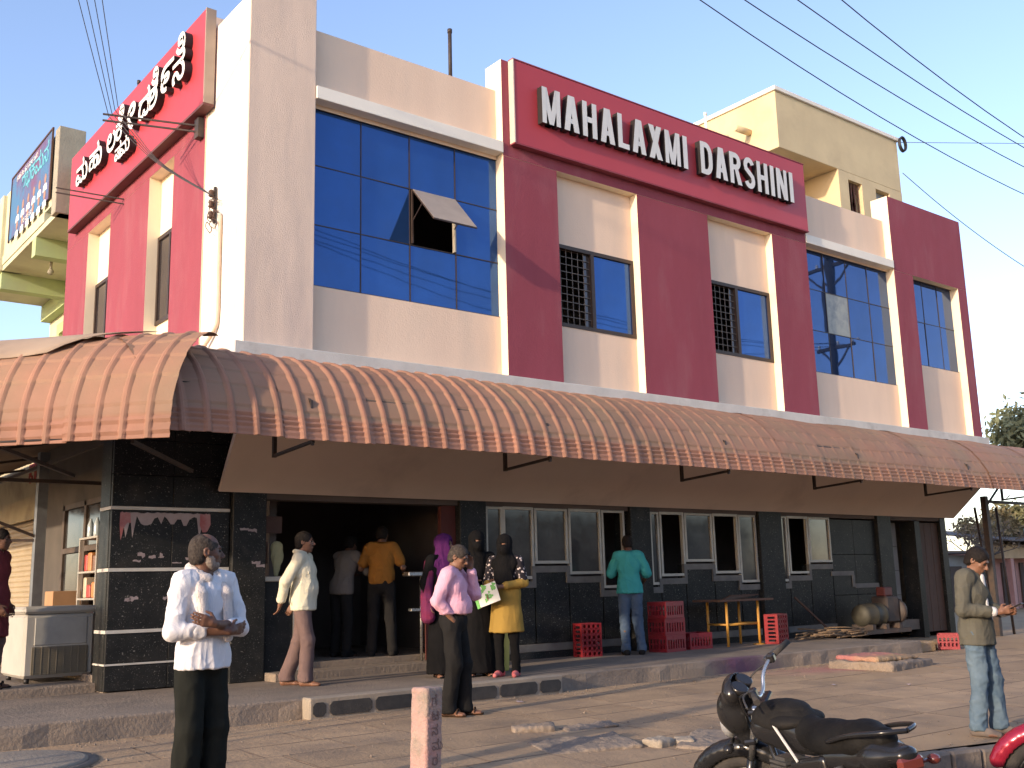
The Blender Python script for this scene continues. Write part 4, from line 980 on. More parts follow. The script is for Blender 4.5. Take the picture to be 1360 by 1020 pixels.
# ------------------------------------------------------------------ left flank of the shop, under the corner awning
LF = root('side_shop_front', 'dim side shop front with wooden door frames under the corner awning', 'shop front', (4.7, 16, .3))
M_dwood = mat('dark_frame_wood', (.07, .05, .035), (.1, .07, .05), 5, .6)
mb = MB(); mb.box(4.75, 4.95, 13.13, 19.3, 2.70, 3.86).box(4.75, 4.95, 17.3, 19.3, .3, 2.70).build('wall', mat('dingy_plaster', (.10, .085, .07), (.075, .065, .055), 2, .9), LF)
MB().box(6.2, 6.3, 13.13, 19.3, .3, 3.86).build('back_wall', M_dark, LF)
d = MB()
for y in (15.25, 16.1, 17.2): d.box(4.68, 4.78, y, y+.1, .3, 2.7)
d.box(4.68, 4.78, 15.35, 16.1, 1.95, 2.03).box(4.68, 4.78, 16.2, 17.2, 1.95, 2.03).box(4.68, 4.78, 15.2, 17.3, 2.62, 2.7)
d.build('door_frame', M_dwood, LF)
MB().box(4.71, 4.73, 15.36, 16.09, 2.04, 2.61).build('pane', M_clearg, LF); MB().box(4.71, 4.73, 16.21, 17.19, 2.04, 2.61).build('pane', M_clearg, LF); MB().box(4.71, 4.73, 16.21, 17.19, .95, 1.94).build('pane', M_clearg, LF)
MB().box(4.70, 4.74, 16.21, 17.19, .32, .94).build('panel', mat('orange_ply', (.45, .22, .09), None, 3, .6), LF)
MB().box(4.05, 4.19, 16.3, 16.44, .3, 3.4).build('post', mat('galvanised_post', (.20, .21, .21), (.14, .14, .15), 4, .5, metal=.3), LF)
b = MB(); b.bar((2.0, 15.2, 2.86), (4.6, 15.2, 2.86), .05, .05).bar((4.12, 16.37, 2.15), (2.6, 16.37, 2.75), .04, .04).bar((4.12, 16.37, 2.12), (2.4, 17.0, 2.12), .04, .04).bar((4.1, 13.2, 3.2), (4.1, 19.0, 3.2), .05, .05); b.build('awning_bar', M_steel, LF)
SCN = root('side_canopy', 'rusty sheet canopy over the side shop front behind the corner awning', 'canopy', (3.4, 18, 3.0))
for k in range(5):
    y0 = 13.4+k*2.55; mb = MB(); nn = 24
    vs_ = [(5.08-3.3*j, y0+2.6*i/nn, 3.78-.62*j+.012*math.sin(i*math.pi)+.014*(i % 2)+.006*k) for j in (0, 1) for i in range(nn+1)]
    mb.add(vs_+[(a, b, c-.006) for a, b, c in vs_], [(i, i+1, nn+2+i, nn+1+i) for i in range(nn)]+[(2*nn+2+nn+1+i, 2*nn+2+nn+2+i, 2*nn+2+i+1, 2*nn+2+i) for i in range(nn)]); mb.build('roof_sheet', mat('rusty_canopy_sheet', (.16, .11, .08), (.11, .085, .07), 2, .8) if 'rusty_canopy_sheet' not in bpy.data.materials else bpy.data.materials['rusty_canopy_sheet'], SCN)
for y in (13.6, 16.2, 18.8, 21.4): MB().bar((5.06, y, 3.70), (1.85, y, 3.09), .04, .04).build('rafter', M_steel, SCN)
# display rack with bottles
RK = root('display_rack', 'small metal display rack with goods and water bottles at the side shop opening', 'rack', (4.55, 14.6, .3))
f = MB()
for x, y in ((4.30, 14.2), (4.30, 14.95), (4.7, 14.2), (4.7, 14.95)): f.bar((x, y, .3), (x, y, 2.05), .035)
for z in (.9, 1.25, 1.6, 2.05): f.box(4.28, 4.72, 14.18, 14.97, z, z+.025)
f.build('frame', M_alu, RK); MB().box(4.69, 4.71, 14.2, 14.95, .95, 2.04).build('back_panel', M_dwood, RK)
M_bot = mat('clear_bottle_plastic', (.35, .40, .42), None, 6, .15, spec=.8)
for i in range(5):
    tag(MB().lathe([(.042, 0), (.044, .02), (.044, .17), (.018, .235), (.016, .26)], (4.38+.12*(i % 2), 14.26+i*.14, 2.076), 12).build('water_bottle', M_bot), 'clear water bottle on the side shop rack, '+('nearest', 'second nearest', 'middle one,', 'second farthest', 'farthest')[i]+' from the street', 'bottle', 'bottles on the side shop rack')
rr = random.Random(6); Ms_ = [mat('packet_%s' % n, c, None, 5, .4) for n, c in (('orange', (.5, .2, .06)), ('brown', (.2, .1, .06)), ('cream', (.5, .42, .3)), ('red', (.4, .05, .04)))]
for i in range(12):
    z = (.926, 1.276, 1.626)[i % 3]; y = 14.25+(i//3)*.18
    tag(MB().box(4.34, 4.34+rr.uniform(.1, .2), y, y+rr.uniform(.09, .15), z, z+rr.uniform(.12, .28), bev=.012).build('goods_packet', Ms_[i % 4]), ('orange', 'brown', 'cream', 'red')[i % 4]+' packet on the '+('lowest', 'middle', 'upper')[i % 3]+' shelf of the side shop rack', 'packet', 'packets on the side shop rack')
# tub and carton near the freezer
tag(MB().box(4.12, 4.5, 15.5, 15.9, 1.18, 1.38, bev=.006).build('carton', mat('brown_cardboard', (.42, .24, .12), None, 4, .8)), 'open brown carton behind the chest freezer', 'carton')
# ------------------------------------------------------------------ people
def skin_mat(name, c): return mat(name, c, tuple(k*.85 for k in c), 9, .5, .12, 90, spec=.35)
SKIN = skin_mat('skin_brown', (.19, .092, .055)); SKIN_D = skin_mat('skin_dark_brown', (.125, .06, .038)); SKIN_L = skin_mat('skin_tan', (.30, .155, .095))
HAIR = mat('black_hair', (.010, .008, .007), (.018, .014, .012), 30, .6, .5, 120, spec=.12); HAIRG = mat('greying_hair', (.030, .023, .019), (.065, .054, .046), 40, .7, .5, 120, spec=.1); BEARDW = mat('white_stubble', (.30, .25, .21), (.17, .13, .105), 60, .9, .5, 150, spec=.05)
EYE = mat('eye_dark', (.02, .015, .012), None, 5, .15); EYEW = mat('eye_white', (.5, .46, .42), None, 5, .2)
def cloth(name, c, c2=None, bump=.25, bs=160, rough=.9, stretch=None, scale=5): return mat(name, c, c2, scale, rough, bump, bs, spec=.06, stretch=stretch)
def checked(M, colr, sx, sz, w=.16, amt=.6):
    """woven check or stripe lines: sx, sz = lines per metre (0 = none)"""
    N, L, p = nodes_of(M); src = p.inputs['Base Color'].links[0].from_socket; tc = N['Texture Coordinate']
    sp = N.new('ShaderNodeSeparateXYZ'); L.new(tc.outputs['Object'], sp.inputs[0])
    ad = N.new('ShaderNodeMath'); ad.operation = 'ADD'; L.new(sp.outputs['X'], ad.inputs[0]); L.new(sp.outputs['Y'], ad.inputs[1])
    for freq, o in ((sx, ad.outputs[0]), (sz, sp.outputs['Z'])):
        if not freq: continue
        m = N.new('ShaderNodeMath'); m.operation = 'MULTIPLY'; m.inputs[1].default_value = freq; L.new(o, m.inputs[0])
        f = N.new('ShaderNodeMath'); f.operation = 'FRACT'; L.new(m.outputs[0], f.inputs[0])
        l = N.new('ShaderNodeMath'); l.operation = 'LESS_THAN'; l.inputs[1].default_value = w; L.new(f.outputs[0], l.inputs[0])
        g = N.new('ShaderNodeMath'); g.operation = 'MULTIPLY'; g.inputs[1].default_value = amt; L.new(l.outputs[0], g.inputs[0])
        x = N.new('ShaderNodeMix'); x.data_type = 'RGBA'; L.new(g.outputs[0], x.inputs[0]); L.new(src, x.inputs[6]); x.inputs[7].default_value = (*colr, 1); src = x.outputs[2]
    L.new(src, p.inputs['Base Color']); return M
V = lambda *a: np.array(a, float)
def unit(v): v = np.array(v, float); return v/max(np.linalg.norm(v), 1e-9)
def rotm(yaw, pitch=0, tilt=0):
    return np.array(Matrix.Rotation(yaw, 3, 'Z') @ Matrix.Rotation(pitch, 3, 'X') @ Matrix.Rotation(tilt, 3, 'Y'))
def head_sdf(f, c, Rm, k=.018, big=1.0):
    T = lambda x, y, z: c+Rm@(V(x, y, z)*big)
    E_ = lambda p, r, kk=k, op='u': f.ell(T(*p), V(*r)*big, kk, Rm, op)
    E_((0, -.012, .032), (.074, .094, .088)); E_((0, .022, -.02), (.062, .070, .088)); E_((0, .032, -.068), (.050, .050, .042)); E_((0, .066, -.098), (.022, .018, .016))
    E_((.036, .058, -.018), (.024, .020, .022), .012); E_((-.036, .058, -.018), (.024, .020, .022), .012)
    E_((0, .082, .028), (.048, .014, .010), .012)
    E_((.031, .094, .008), (.015, .011, .010), 0, 's'); E_((-.031, .094, .008), (.015, .011, .010), 0, 's')
    f.cone(T(0, .086, .012), T(0, .112, -.026), .009*big, .013*big, .008); E_((.013, .098, -.032), (.010, .010, .009), .006); E_((-.013, .098, -.032), (.010, .010, .009), .006)
    E_((0, .087, -.054), (.024, .012, .007), .006); E_((0, .086, -.066), (.021, .012, .007), .006)
    for sx in (1, -1):
        E_((sx*.076, -.012, -.002), (.010, .022, .032), .006); E_((sx*.083, -.008, .0), (.008, .012, .02), .0, 's')
def hand_sdf(f, w, d, side, nrm, curl=.5, r=.0088, grip=None, thumb=1):
    """w wrist, d towards the fingers, side towards the thumb, nrm out of the palm"""
    d = unit(d); side = unit(side-d*(side@d)); nrm = unit(nrm-d*(nrm@d)-side*(nrm@side))
    f.cone(w, w+d*.03, .024, .026, .012); f.ell(w+d*.055, (.040, .040, .040), .01) if False else None
    for i in range(4): f.cone(w+d*.02+side*(.012-.008*i), w+d*(.088-.004*abs(i-1))+side*(.028-.019*i), .016, .0115, .008)
    for i, ln in enumerate((.92, 1.0, .95, .76)):
        p = w+d*(.088-.004*abs(i-1))+side*(.028-.019*i); a = 0
        for j, l in enumerate((.040, .027, .020)):
            a += curl*(.75, .95, .7)[j]; q = p+(d*math.cos(a)+nrm*math.sin(a))*l*ln; f.cone(p, q, r*(1-.07*j), r*(.94-.08*j), .003); p = q
    if thumb:
        b = w+d*.022+side*.026; m = b+(d*.62+side*.62+nrm*.35)*.042; e = m+(d*.9+side*(.25-.6*curl)+nrm*(.2+.5*curl))*.032
        f.cone(b, m, .0125, .0105, .008); f.cone(m, e, .0105, .0085, .004)
DEF = dict(pel=(0, 0, .93), chest=(0, 0, 1.26), nk=(0, -.01, 1.425), head=(0, .02, 1.585), hyaw=0, hpitch=0, htilt=0,
           shr=(.168, -.005, 1.395), shl=(-.168, -.005, 1.395), elr=(.225, -.03, 1.12), ell=(-.225, -.03, 1.12), wrr=(.235, .06, .89), wrl=(-.235, .06, .89),
           hpr=(.085, 0, .90), hpl=(-.085, 0, .90), knr=(.095, .02, .49), knl=(-.095, .02, .49), anr=(.10, -.02, .085), anl=(-.10, -.02, .085), ftr=.12, ftl=-.12,
           fat=0.0, curl=.45, hdr=None, hdl=None, hsr=(0, 1, 0), hsl=(0, 1, 0), hnr=(-1, 0, 0), hnl=(1, 0, 0))
def person(label, pos, phi, H, pose, top, bottom, skin=SKIN, hair=HAIR, shoe=None, h=.008, hair_style='short', wear='man', group=None, seed=1, sleeve=.93, hem=.84, extra=None, tw=1.0, moustache=None, beard=None, tuck=False, fold=.010, cuff=None):
    """a standing figure; local +Y is the way the chest faces, +X its right hand side"""
    P = dict(DEF); P.update(pose); J = {k: (V(*v) if isinstance(v, (tuple, list)) else v) for k, v in P.items()}
    rt = root('person', label, 'person', pos, R(phi)-YAW-R(90), group, H/1.70)
    lo = V(-.52, -.55, -.03); hi = V(.52, .60, 1.74); fat = J['fat']
    allp = np.array([J[k] for k in ('pel', 'chest', 'nk', 'head', 'elr', 'ell', 'wrr', 'wrl', 'knr', 'knl', 'anr', 'anl')])
    lo = np.minimum(allp.min(0)-.24, V(-.3, -.28, -.02)); hi = np.maximum(allp.max(0)+.24, V(.3, .3, 1.72)); lo[2] = -.015; hi[2] = J['head'][2]+.17
    Rh = rotm(J['hyaw'], J['hpitch'], J['htilt']); hc = J['head']
    # ---- body
    f = SDF(lo, hi, h)
    def torso(f, g, k=.03):
        f.ell(J['pel'], (.150+g, .105+g+fat*.3, .12+g), k); f.ell(J['pel']*.52+J['chest']*.48+V(0, fat*.55, -.02), (.132+g+fat*.5, .088+g+fat, .15+g), .05)
        f.ell(J['chest'], (.150+g+fat*.3, .102+g+fat*.3, .155+g), .04); f.cone(J['shl']*.82+J['nk']*.18, J['shr']*.82+J['nk']*.18, .058+g, None, .03)
    torso(f, -.012)
    f.cone(J['nk'], hc+Rh@V(0, -.018, -.05), .056, .050, .02); f.cone(J['shr']*.55+J['nk']*.45, J['nk']+V(0, 0, .03), .045, .045, .03); f.cone(J['shl']*.55+J['nk']*.45, J['nk']+V(0, 0, .03), .045, .045, .03)
    head_sdf(f, hc, Rh)
    for s in 'rl':
        sh, el, wr = J['sh'+s], J['el'+s], J['wr'+s]
        f.cone(sh, el, .047, .037, .02); f.cone(el, el*.45+wr*.55, .038, .034, .015); f.cone(el*.45+wr*.55, wr, .034, .024, .01)
        dr = J['hd'+s] if J['hd'+s] is not None else unit(wr-el); hand_sdf(f, wr, dr, J['hs'+s], J['hn'+s], J['curl'])
        hp, kn, an = J['hp'+s], J['kn'+s], J['an'+s]
        f.cone(hp, kn, .080, .052, .02); f.cone(kn, kn*.6+an*.4+V(0, -.012, 0), .052, .052, .015); f.cone(kn*.6+an*.4+V(0, -.012, 0), an, .050, .036, .015)
        a = J['ft'+s]; fd = V(math.sin(a), math.cos(a), 0); he = an*V(1, 1, 0)+V(0, 0, an[2]-.052)-fd*.035
        f.cone(an, he, .036, .032, .015); f.cone(he, he+fd*.14+V(0, 0, -.006), .033, .027, .015, ); f.cone(he+fd*.13+V(0, 0, -.008), he+fd*.205+V(0, 0, -.012), .027, .017, .012)
        for t in range(3): sd = V(fd[1], -fd[0], 0)*(t-1)*.022; f.cone(he+fd*.14+sd+V(0, 0, -.012), he+fd*(.215-.012*abs(t-1))+sd+V(0, 0, -.016), .020, .012, .005)
    body = f.mesh('body', skin, rt)
    # ---- trousers
    if wear in ('man', 'tunic'):
        f = SDF(lo, hi, max(h, .009)); g = .012
        f.ell(J['pel'], (.150+g, .108+g+fat*.35, .125+g), .03)
        for s in 'rl':
            hp, kn, an = J['hp'+s], J['kn'+s], J['an'+s]; sl = bottom.get('slim', 1.0)
            f.cone(hp, kn, .094*min(1, sl+.1), .071*sl, .035); f.cone(kn, an+V(0, 0, .01), .071*sl, bottom.get('ankle', .062), .03); f.cone(an+V(0, .0, .01), an+V(0, .012, -.03), bottom.get('ankle', .062), bottom.get('ankle', .062)*1.05, .02)
        f.cut((0, 0, 1), (0, 0, bottom.get('waist', 1.02)))
        for s in 'rl': pass
        f.cut((0, 0, -1), (0, 0, bottom.get('z', .045)))
        f.mesh('trousers', bottom['m'], rt, folds(bottom.get('fold', .010), (9, 9, 5) if not bottom.get('jeans') else (12, 12, 13), seed+2, .3))
        if bottom.get('belt'):
            b = SDF(lo, hi, .009); b.ell(J['pel'], (.168, .126+fat*.4, .145), .03); b.cut((0, 0, 1), (0, 0, bottom['waist']+.012)); b.cut((0, 0, -1), (0, 0, bottom['waist']-.028)); b.mesh('belt', bottom['belt'], rt, relax=0)
    # ---- shirt or gown
    f = SDF(lo, hi, max(h, .0065)); g = .016*tw+.004
    if wear in ('man',):
        torso(f, g, .04)
        if hem < J['pel'][2]: f.cone(V(J['pel'][0], J['pel'][1]+fat*.2, J['pel'][2]+.02), V(J['pel'][0], J['pel'][1]+fat*.35, hem-.02), .150+g+.004, .160+g+.008, .04, .74)
        for s in 'rl':
            sh, el, wr = J['sh'+s], J['el'+s], J['wr'+s]
            if sleeve < .5:
                e = sh*(1-sleeve*2)+el*sleeve*2; f.cone(sh, e, .062+.006*tw, .064+.006*tw, .02)
            else:
                e = el*(1-(sleeve-.5)*2)+wr*(sleeve-.5)*2; f.cone(sh, el, .062+.005*tw, .054+.004*tw, .02); f.cone(el, e, .055+.004*tw, .040+.006*tw, .018)
        f.cut((0, 0, -1), (0, 0, hem))
        f.cone(J['nk']+V(0, .015, .07), J['nk']+V(0, .075, .02), .05, .03, 0, op='s')
        f.mesh('shirt', top, rt, folds(fold*1.1, (11, 11, 8), seed, .7))
        # collar
        c = MB(); n = 14; vs = []
        for i in range(n+1):
            a = R(-62)+R(304)*i/n-R(90)+R(180)+R(0); a = R(90)+R(28)+R(304)*i/n
            u, v = math.cos(a), math.sin(a)
            b = J['nk']+V(u*.073, v*.070+.004, .028-.012*max(0, v)); t = J['nk']+V(u*.064, v*.060, .058-.03*max(0, v)); o = J['nk']+V(u*.085, v*.082+.006, .012-.03*max(0, v))
            vs += [tuple(b), tuple(t), tuple(o)]
        fs = []
        for i in range(n): fs += [(3*i, 3*i+3, 3*i+4, 3*i+1), (3*i+1, 3*i+4, 3*i+5, 3*i+2)]
        c.add(vs, fs, 0, True); c.build('collar', top, rt, local=True)
    # ---- shoes
    if shoe:
        for s in 'rl':
            an = J['an'+s]; a = J['ft'+s]; fd = V(math.sin(a), math.cos(a), 0); he = an*V(1, 1, 0)+V(0, 0, an[2]-.05)-fd*.038; ff = SDF(he-.3, he+.34, .008)
            ff.cone(he, he+fd*.13, .043, .040, .02); ff.cone(he+fd*.13+V(0, 0, -.004), he+fd*.22+V(0, 0, -.010), .040, .028, .02)
            if shoe[1] == 'shoe': ff.cone(an+V(0, 0, .0), he, .046, .045, .02)
            if shoe[1] == 'sandal': ff.cut((0, 0, 1), (0, 0, he[2]-.014))
            ff.cut((0, 0, -1), (0, 0, an[2]-.092+.004)); ff.mesh('shoe', shoe[0], rt)
            if shoe[1] == 'sandal':
                sd = V(fd[1], -fd[0], 0)
                for q in (.06, .15):
                    MB().tube([tuple(he+fd*q+sd*.044*math.cos(t)+V(0, 0, -.012+.048*math.sin(t))) for t in [math.pi*i/8 for i in range(9)]], .008, 6).build('strap', shoe[0], rt, local=True)
    # ---- hair
    T = lambda x, y, z: hc+Rh@V(x, y, z)
    if hair_style in ('short', 'balding'):
        f = SDF(hc-.19, hc+.19, .006); hg = .003 if hair_style == 'balding' else .008; f.ell(T(0, -.014, .034), (.074+hg, .095+hg, .088+hg), .01, Rh); f.ell(T(0, -.055, -.03), (.070, .055, .065), .03, Rh)
        f.ell(T(0, .075, -.025), (.062, .075, .088), 0, Rh, 's'); f.ell(T(.08, .03, -.055), (.05, .055, .06), 0, Rh, 's'); f.ell(T(-.08, .03, -.055), (.05, .055, .06), 0, Rh, 's')
        f.cut(Rh@V(0, 0, -1), T(0, 0, -.075))
        if hair_style == 'balding': f.ell(T(0, .045, .10), (.070, .085, .055), 0, Rh, 's')
        f.mesh('hair', hair, rt, lambda v: .004*(vnoise(v*80, 3)-.4)+.003*(vnoise(v*160, 4)-.5), relax=1)
    if moustache:
        f = SDF(hc-.16, hc+.16, .004); f.ell(T(0, .094, -.043), (.028, .011, .007), .0, Rh); f.mesh('moustache', moustache, rt, lambda v: .003*(vnoise(v*200, 3)-.4))
    if beard:
        f = SDF(hc-.18, hc+.18, .005); f.ell(T(0, .034, -.076), (.054, .056, .044), .01, Rh); f.ell(T(.046, .018, -.045), (.020, .034, .046), .01, Rh); f.ell(T(-.046, .018, -.045), (.020, .034, .046), .01, Rh); f.ell(T(0, .09, -.06), (.03, .02, .02), 0, Rh, 's')
        f.mesh('beard', beard, rt, lambda v: .004*(vnoise(v*120, 3)-.4))
    if hair_style != 'veil' or True:
        for sx in (1, -1):
            MB().ball(tuple(T(sx*.031, .080, .008)), .0115, 8).build('eye', EYE, rt, local=True)
        if hair_style in ('short', 'balding'):
            for sx in (1, -1):
                MB().tube([tuple(T(sx*.016, .094, .026)), tuple(T(sx*.034, .092, .031)), tuple(T(sx*.05, .080, .026))], [.0035, .005, .002], 6).build('eyebrow', hair, rt, local=True)
    if extra: extra(rt, J, T, Rh, lo, hi)
    return rt
def W_(rt, p): 
    """local point of a person -> world"""
    m = Matrix.Translation(rt.location) @ Matrix.Rotation(rt.rotation_euler.z, 4, 'Z') @ Matrix.Scale(rt.scale[0], 4); return m @ Vector(p)
# 1 --- bearded man with folded arms, foreground left
C_white = checked(cloth('white_ribbed_shirt', (.70, .68, .68), (.62, .60, .61)), (.52, .51, .54), 90, 0, .35, .35); C_towel = cloth('cream_towel', (.60, .54, .50), (.53, .47, .44), .6, 90); C_dtr = cloth('dark_green_black_trousers', (.013, .014, .012), (.019, .020, .017), .2, 200)
def x_white(rt, J, T, Rh, lo, hi):
    f = SDF(lo, hi, .008); nk = J['nk']
    ring = [nk+V(.080*math.cos(a), .078*math.sin(a)-.004, .035-.045*math.sin(a)) for a in [R(100-380*i/16) for i in range(17)]]
    for i in range(12): f.cone(ring[i+1], ring[i+2], .031, .031, .012)
    for sx, zz in ((1, 1.10), (-1, 1.05)):
        f.cone(nk+V(sx*.078, .045, .0), J['chest']+V(sx*.095, .112, .06), .034, .034, .02, .5); f.cone(J['chest']+V(sx*.095, .114, .06), V(sx*.085, .150, zz), .034, .036, .02, .5)
    f.mesh('neck_towel', C_towel, rt, folds(.006, (26, 26, 7), 5, .2))
    # rolled cuffs
    for s in 'rl':
        el, wr = J['el'+s], J['wr'+s]; a = el*.62+wr*.38; g = SDF(a-.12, a+.12, .007); g.cone(a, a+unit(wr-el)*.035, .050, .047, .0); g.mesh('cuff', C_white, rt, folds(.004, (30, 30, 20), 2))
person('bearded man in white shirt and neck towel, arms folded, dark trousers, nearest to the camera', (2.78, 6.86, gz(6.8)), -38, 1.75,
       dict(hyaw=R(66), elr=(.245, .04, 1.10), ell=(-.245, .05, 1.10), wrr=(-.045, .215, 1.085), wrl=(.085, .245, 1.135), hdr=(-.95, -.05, .15), hdl=(.95, -.12, .30), hsr=(0, .2, 1), hsl=(0, .2, 1), hnr=(0, -1, .2), hnl=(0, -1, .2), curl=.35, fat=.012, head=(.005, .015, 1.585)),
       C_white, dict(m=C_dtr, waist=1.0, ankle=.085, z=.03, slim=1.12), SKIN_D, HAIRG, (cloth('brown_sandal', (.06, .035, .022)), 'sandal'), .0065, 'balding', sleeve=.70, hem=.86, extra=x_white, tw=.85, beard=BEARDW, seed=4, fold=.012)
# 2 --- barefoot man in cream shirt by the door
C_cream = cloth('cream_shirt', (.62, .575, .43), (.56, .52, .39)); C_mauve = cloth('mauve_brown_trousers', (.155, .105, .095), (.125, .085, .078))
def x_cream(rt, J, T, Rh, lo, hi):
    f = SDF(lo, hi, .009); nk = J['nk']
    for i in range(10):
        a, b = (R(40-260*i/10+0), R(40-260*(i+1)/10)); f.cone(nk+V(.082*math.cos(a), .075*math.sin(a), .04-.02*math.sin(a)), nk+V(.082*math.cos(b), .075*math.sin(b), .04-.02*math.sin(b)), .026, .026, .01)
    f.cone(nk+V(.075, .03, .01), J['chest']+V(.11, .09, -.02), .028, .024, .02, .6); f.cone(nk+V(-.075, .03, .01), J['chest']+V(-.11, .09, -.02), .028, .024, .02, .6)
    f.mesh('neck_towel', C_cream, rt, folds(.006, (22, 22, 8), 6))
p2 = person('barefoot man in cream shirt and mauve trousers standing in profile at the doorway', (5.92, 11.6, PLZ), -4, 1.79,
       dict(hyaw=R(6), elr=(.225, -.135, 1.14), wrr=(.165, -.205, .915), ell=(-.22, -.10, 1.13), wrl=(-.15, -.16, .90), anr=(.075, .06, .085), knr=(.085, .09, .49), anl=(-.08, -.20, .085), knl=(-.085, -.05, .49), fat=.04, hsr=(-1, 0, 0), hnr=(0, -1, 0), chest=(0, .01, 1.26)),
       C_cream, dict(m=C_mauve, ankle=.075, z=.05, slim=1.08), SKIN, HAIR, None, .008, sleeve=.93, hem=.83, moustache=HAIR, extra=x_cream, tw=.95, seed=9)
# 3 --- men inside the doorway
C_strip = checked(cloth('grey_striped_shirt', (.20, .17, .145), (.17, .145, .125)), (.10, .085, .075), 60, 60, .3, .5); C_blk = cloth('black_trousers', (.02, .019, .019))
person('man in grey checked shirt leaning over the counter inside the doorway', (7.42, 13.35, .38), 62, 1.72,
       dict(chest=(0, .09, 1.24), nk=(0, .15, 1.395), head=(0, .22, 1.53), hpitch=R(-25), shr=(.165, .13, 1.365), shl=(-.165, .13, 1.365), elr=(.235, .26, 1.16), wrr=(.16, .46, 1.12), ell=(-.22, .25, 1.14), wrl=(-.12, .44, 1.12)),
       C_strip, dict(m=C_blk, slim=1.0), SKIN_D, HAIR, (C_blk, 'shoe'), .010, sleeve=.9, hem=.85, seed=3)
C_org = cloth('mustard_orange_shirt', (.30, .13, .03), (.26, .115, .025))
person('man in mustard-orange short-sleeved shirt seen from behind inside the doorway', (7.85, 12.98, .38), 88, 1.80,
       dict(head=(0, .06, 1.57), hpitch=R(-22), elr=(.285, .03, 1.14), wrr=(.26, .26, 1.12), ell=(-.285, .05, 1.14), wrl=(-.17, .27, 1.13), fat=.03, hpr=(.095, 0, .9), hpl=(-.095, 0, .9), anr=(.15, -.02, .085), anl=(-.13, -.03, .085), knr=(.12, .01, .49), knl=(-.11, .01, .49)),
       C_org, dict(m=C_blk, slim=1.05, waist=1.0), SKIN, HAIR, (C_blk, 'shoe'), .009, sleeve=.34, hem=.93, seed=5, tw=1.3)
# 4 --- man in pink shirt on the phone
C_pink = checked(cloth('pink_shirt', (.60, .33, .42), (.55, .30, .38)), (.66, .42, .50), 70, 0, .3, .4); C_char = cloth('charcoal_trousers', (.018, .017, .0165), (.013, .0125, .012))
M_phone = mat('black_phone', (.012, .012, .013), None, 4, .25)
def phone(w, x, y, label):
    x = Vector(x).normalized(); y = Vector(y).normalized(); z = x.cross(y).normalized(); mb = MB(); mb.box(-.036, .036, -.074, .074, -.0045, .0045, bev=.004)
    mb.v = [tuple(w+x*a+y*b+z*c) for a, b, c in mb.v]; o = root('mobile_phone', label, 'phone', tuple(w)); mb.build('case', M_phone, o)
    s = MB(); s.box(-.032, .032, -.066, .066, .0046, .0052); s.v = [tuple(w+x*a+y*b+z*c) for a, b, c in s.v]; s.build('screen', mat('phone_screen', (.03, .035, .045), None, 4, .1) if 'phone_screen' not in bpy.data.materials else bpy.data.materials['phone_screen'], o); return o
def x_pink(rt, J, T, Rh, lo, hi):
    g = MB()
    for sx in (1, -1):
        g.tube([tuple(T(sx*.033+.021*math.cos(a), .103, .006+.016*math.sin(a))) for a in [2*math.pi*i/12 for i in range(13)]], .0022, 5)
        g.tube([tuple(T(sx*.054, .098, .010)), tuple(T(sx*.078, .05, .012)), tuple(T(sx*.080, -.01, .008))], .0025, 5)
    g.tube([tuple(T(-.012, .105, .008)), tuple(T(.012, .105, .008))], .0022, 5); g.build('spectacles', M_frame, rt, local=True)
    f = SDF(J['wrr']-.12, J['wrr']+.12, .007)
    MB().box(-.022, .022, -.006, .012, -.02, .02).build
    p_ = MB(); p_.prism([(.075, 1.235), (.155, 1.235), (.150, 1.15), (.112, 1.135), (.075, 1.15)], lambda u, v, t: (u, .150-.45*(u-.1)+.004*t, v-.02)); p_.build('shirt_pocket', C_pink, rt, local=True)
p4 = person('man in pink shirt and spectacles talking on a mobile phone, one hand in pocket', (6.42, 9.18, 0), -14, 1.735,
       dict(hyaw=R(-4), hpitch=R(-24), head=(0, .065, 1.565), nk=(0, .01, 1.425), elr=(.255, -.085, 1.13), wrr=(.158, .035, .95), ell=(-.225, .17, 1.19), wrl=(-.135, .155, 1.445), hdl=(.25, -.05, 1), hsl=(.3, -.8, 0), hnl=(1, -.3, 0), hdr=(-.42, .25, -.9), hsr=(-.4, .9, 0), hnr=(-1, 0, 0), fat=.055, anr=(.07, -.05, .085), knr=(.085, .03, .49), anl=(-.09, .07, .085), knl=(-.09, .08, .49)),
       C_pink, dict(m=C_char, waist=1.035, belt=M_black, ankle=.075, slim=1.12, z=.03), SKIN, HAIRG, (cloth('dark_brown_sandal', (.05, .03, .02)), 'sandal'), .0065, sleeve=.93, hem=1.0, moustache=HAIRG, extra=x_pink, seed=12, tw=.9, fold=.011)
phone(W_(p4, (-.105, .105, 1.555)), (p4.matrix_basis.to_3x3() @ Vector((.1, 1, -.5))), (p4.matrix_basis.to_3x3() @ Vector((0, .5, 1))), 'black mobile phone held to the ear of the man in pink')
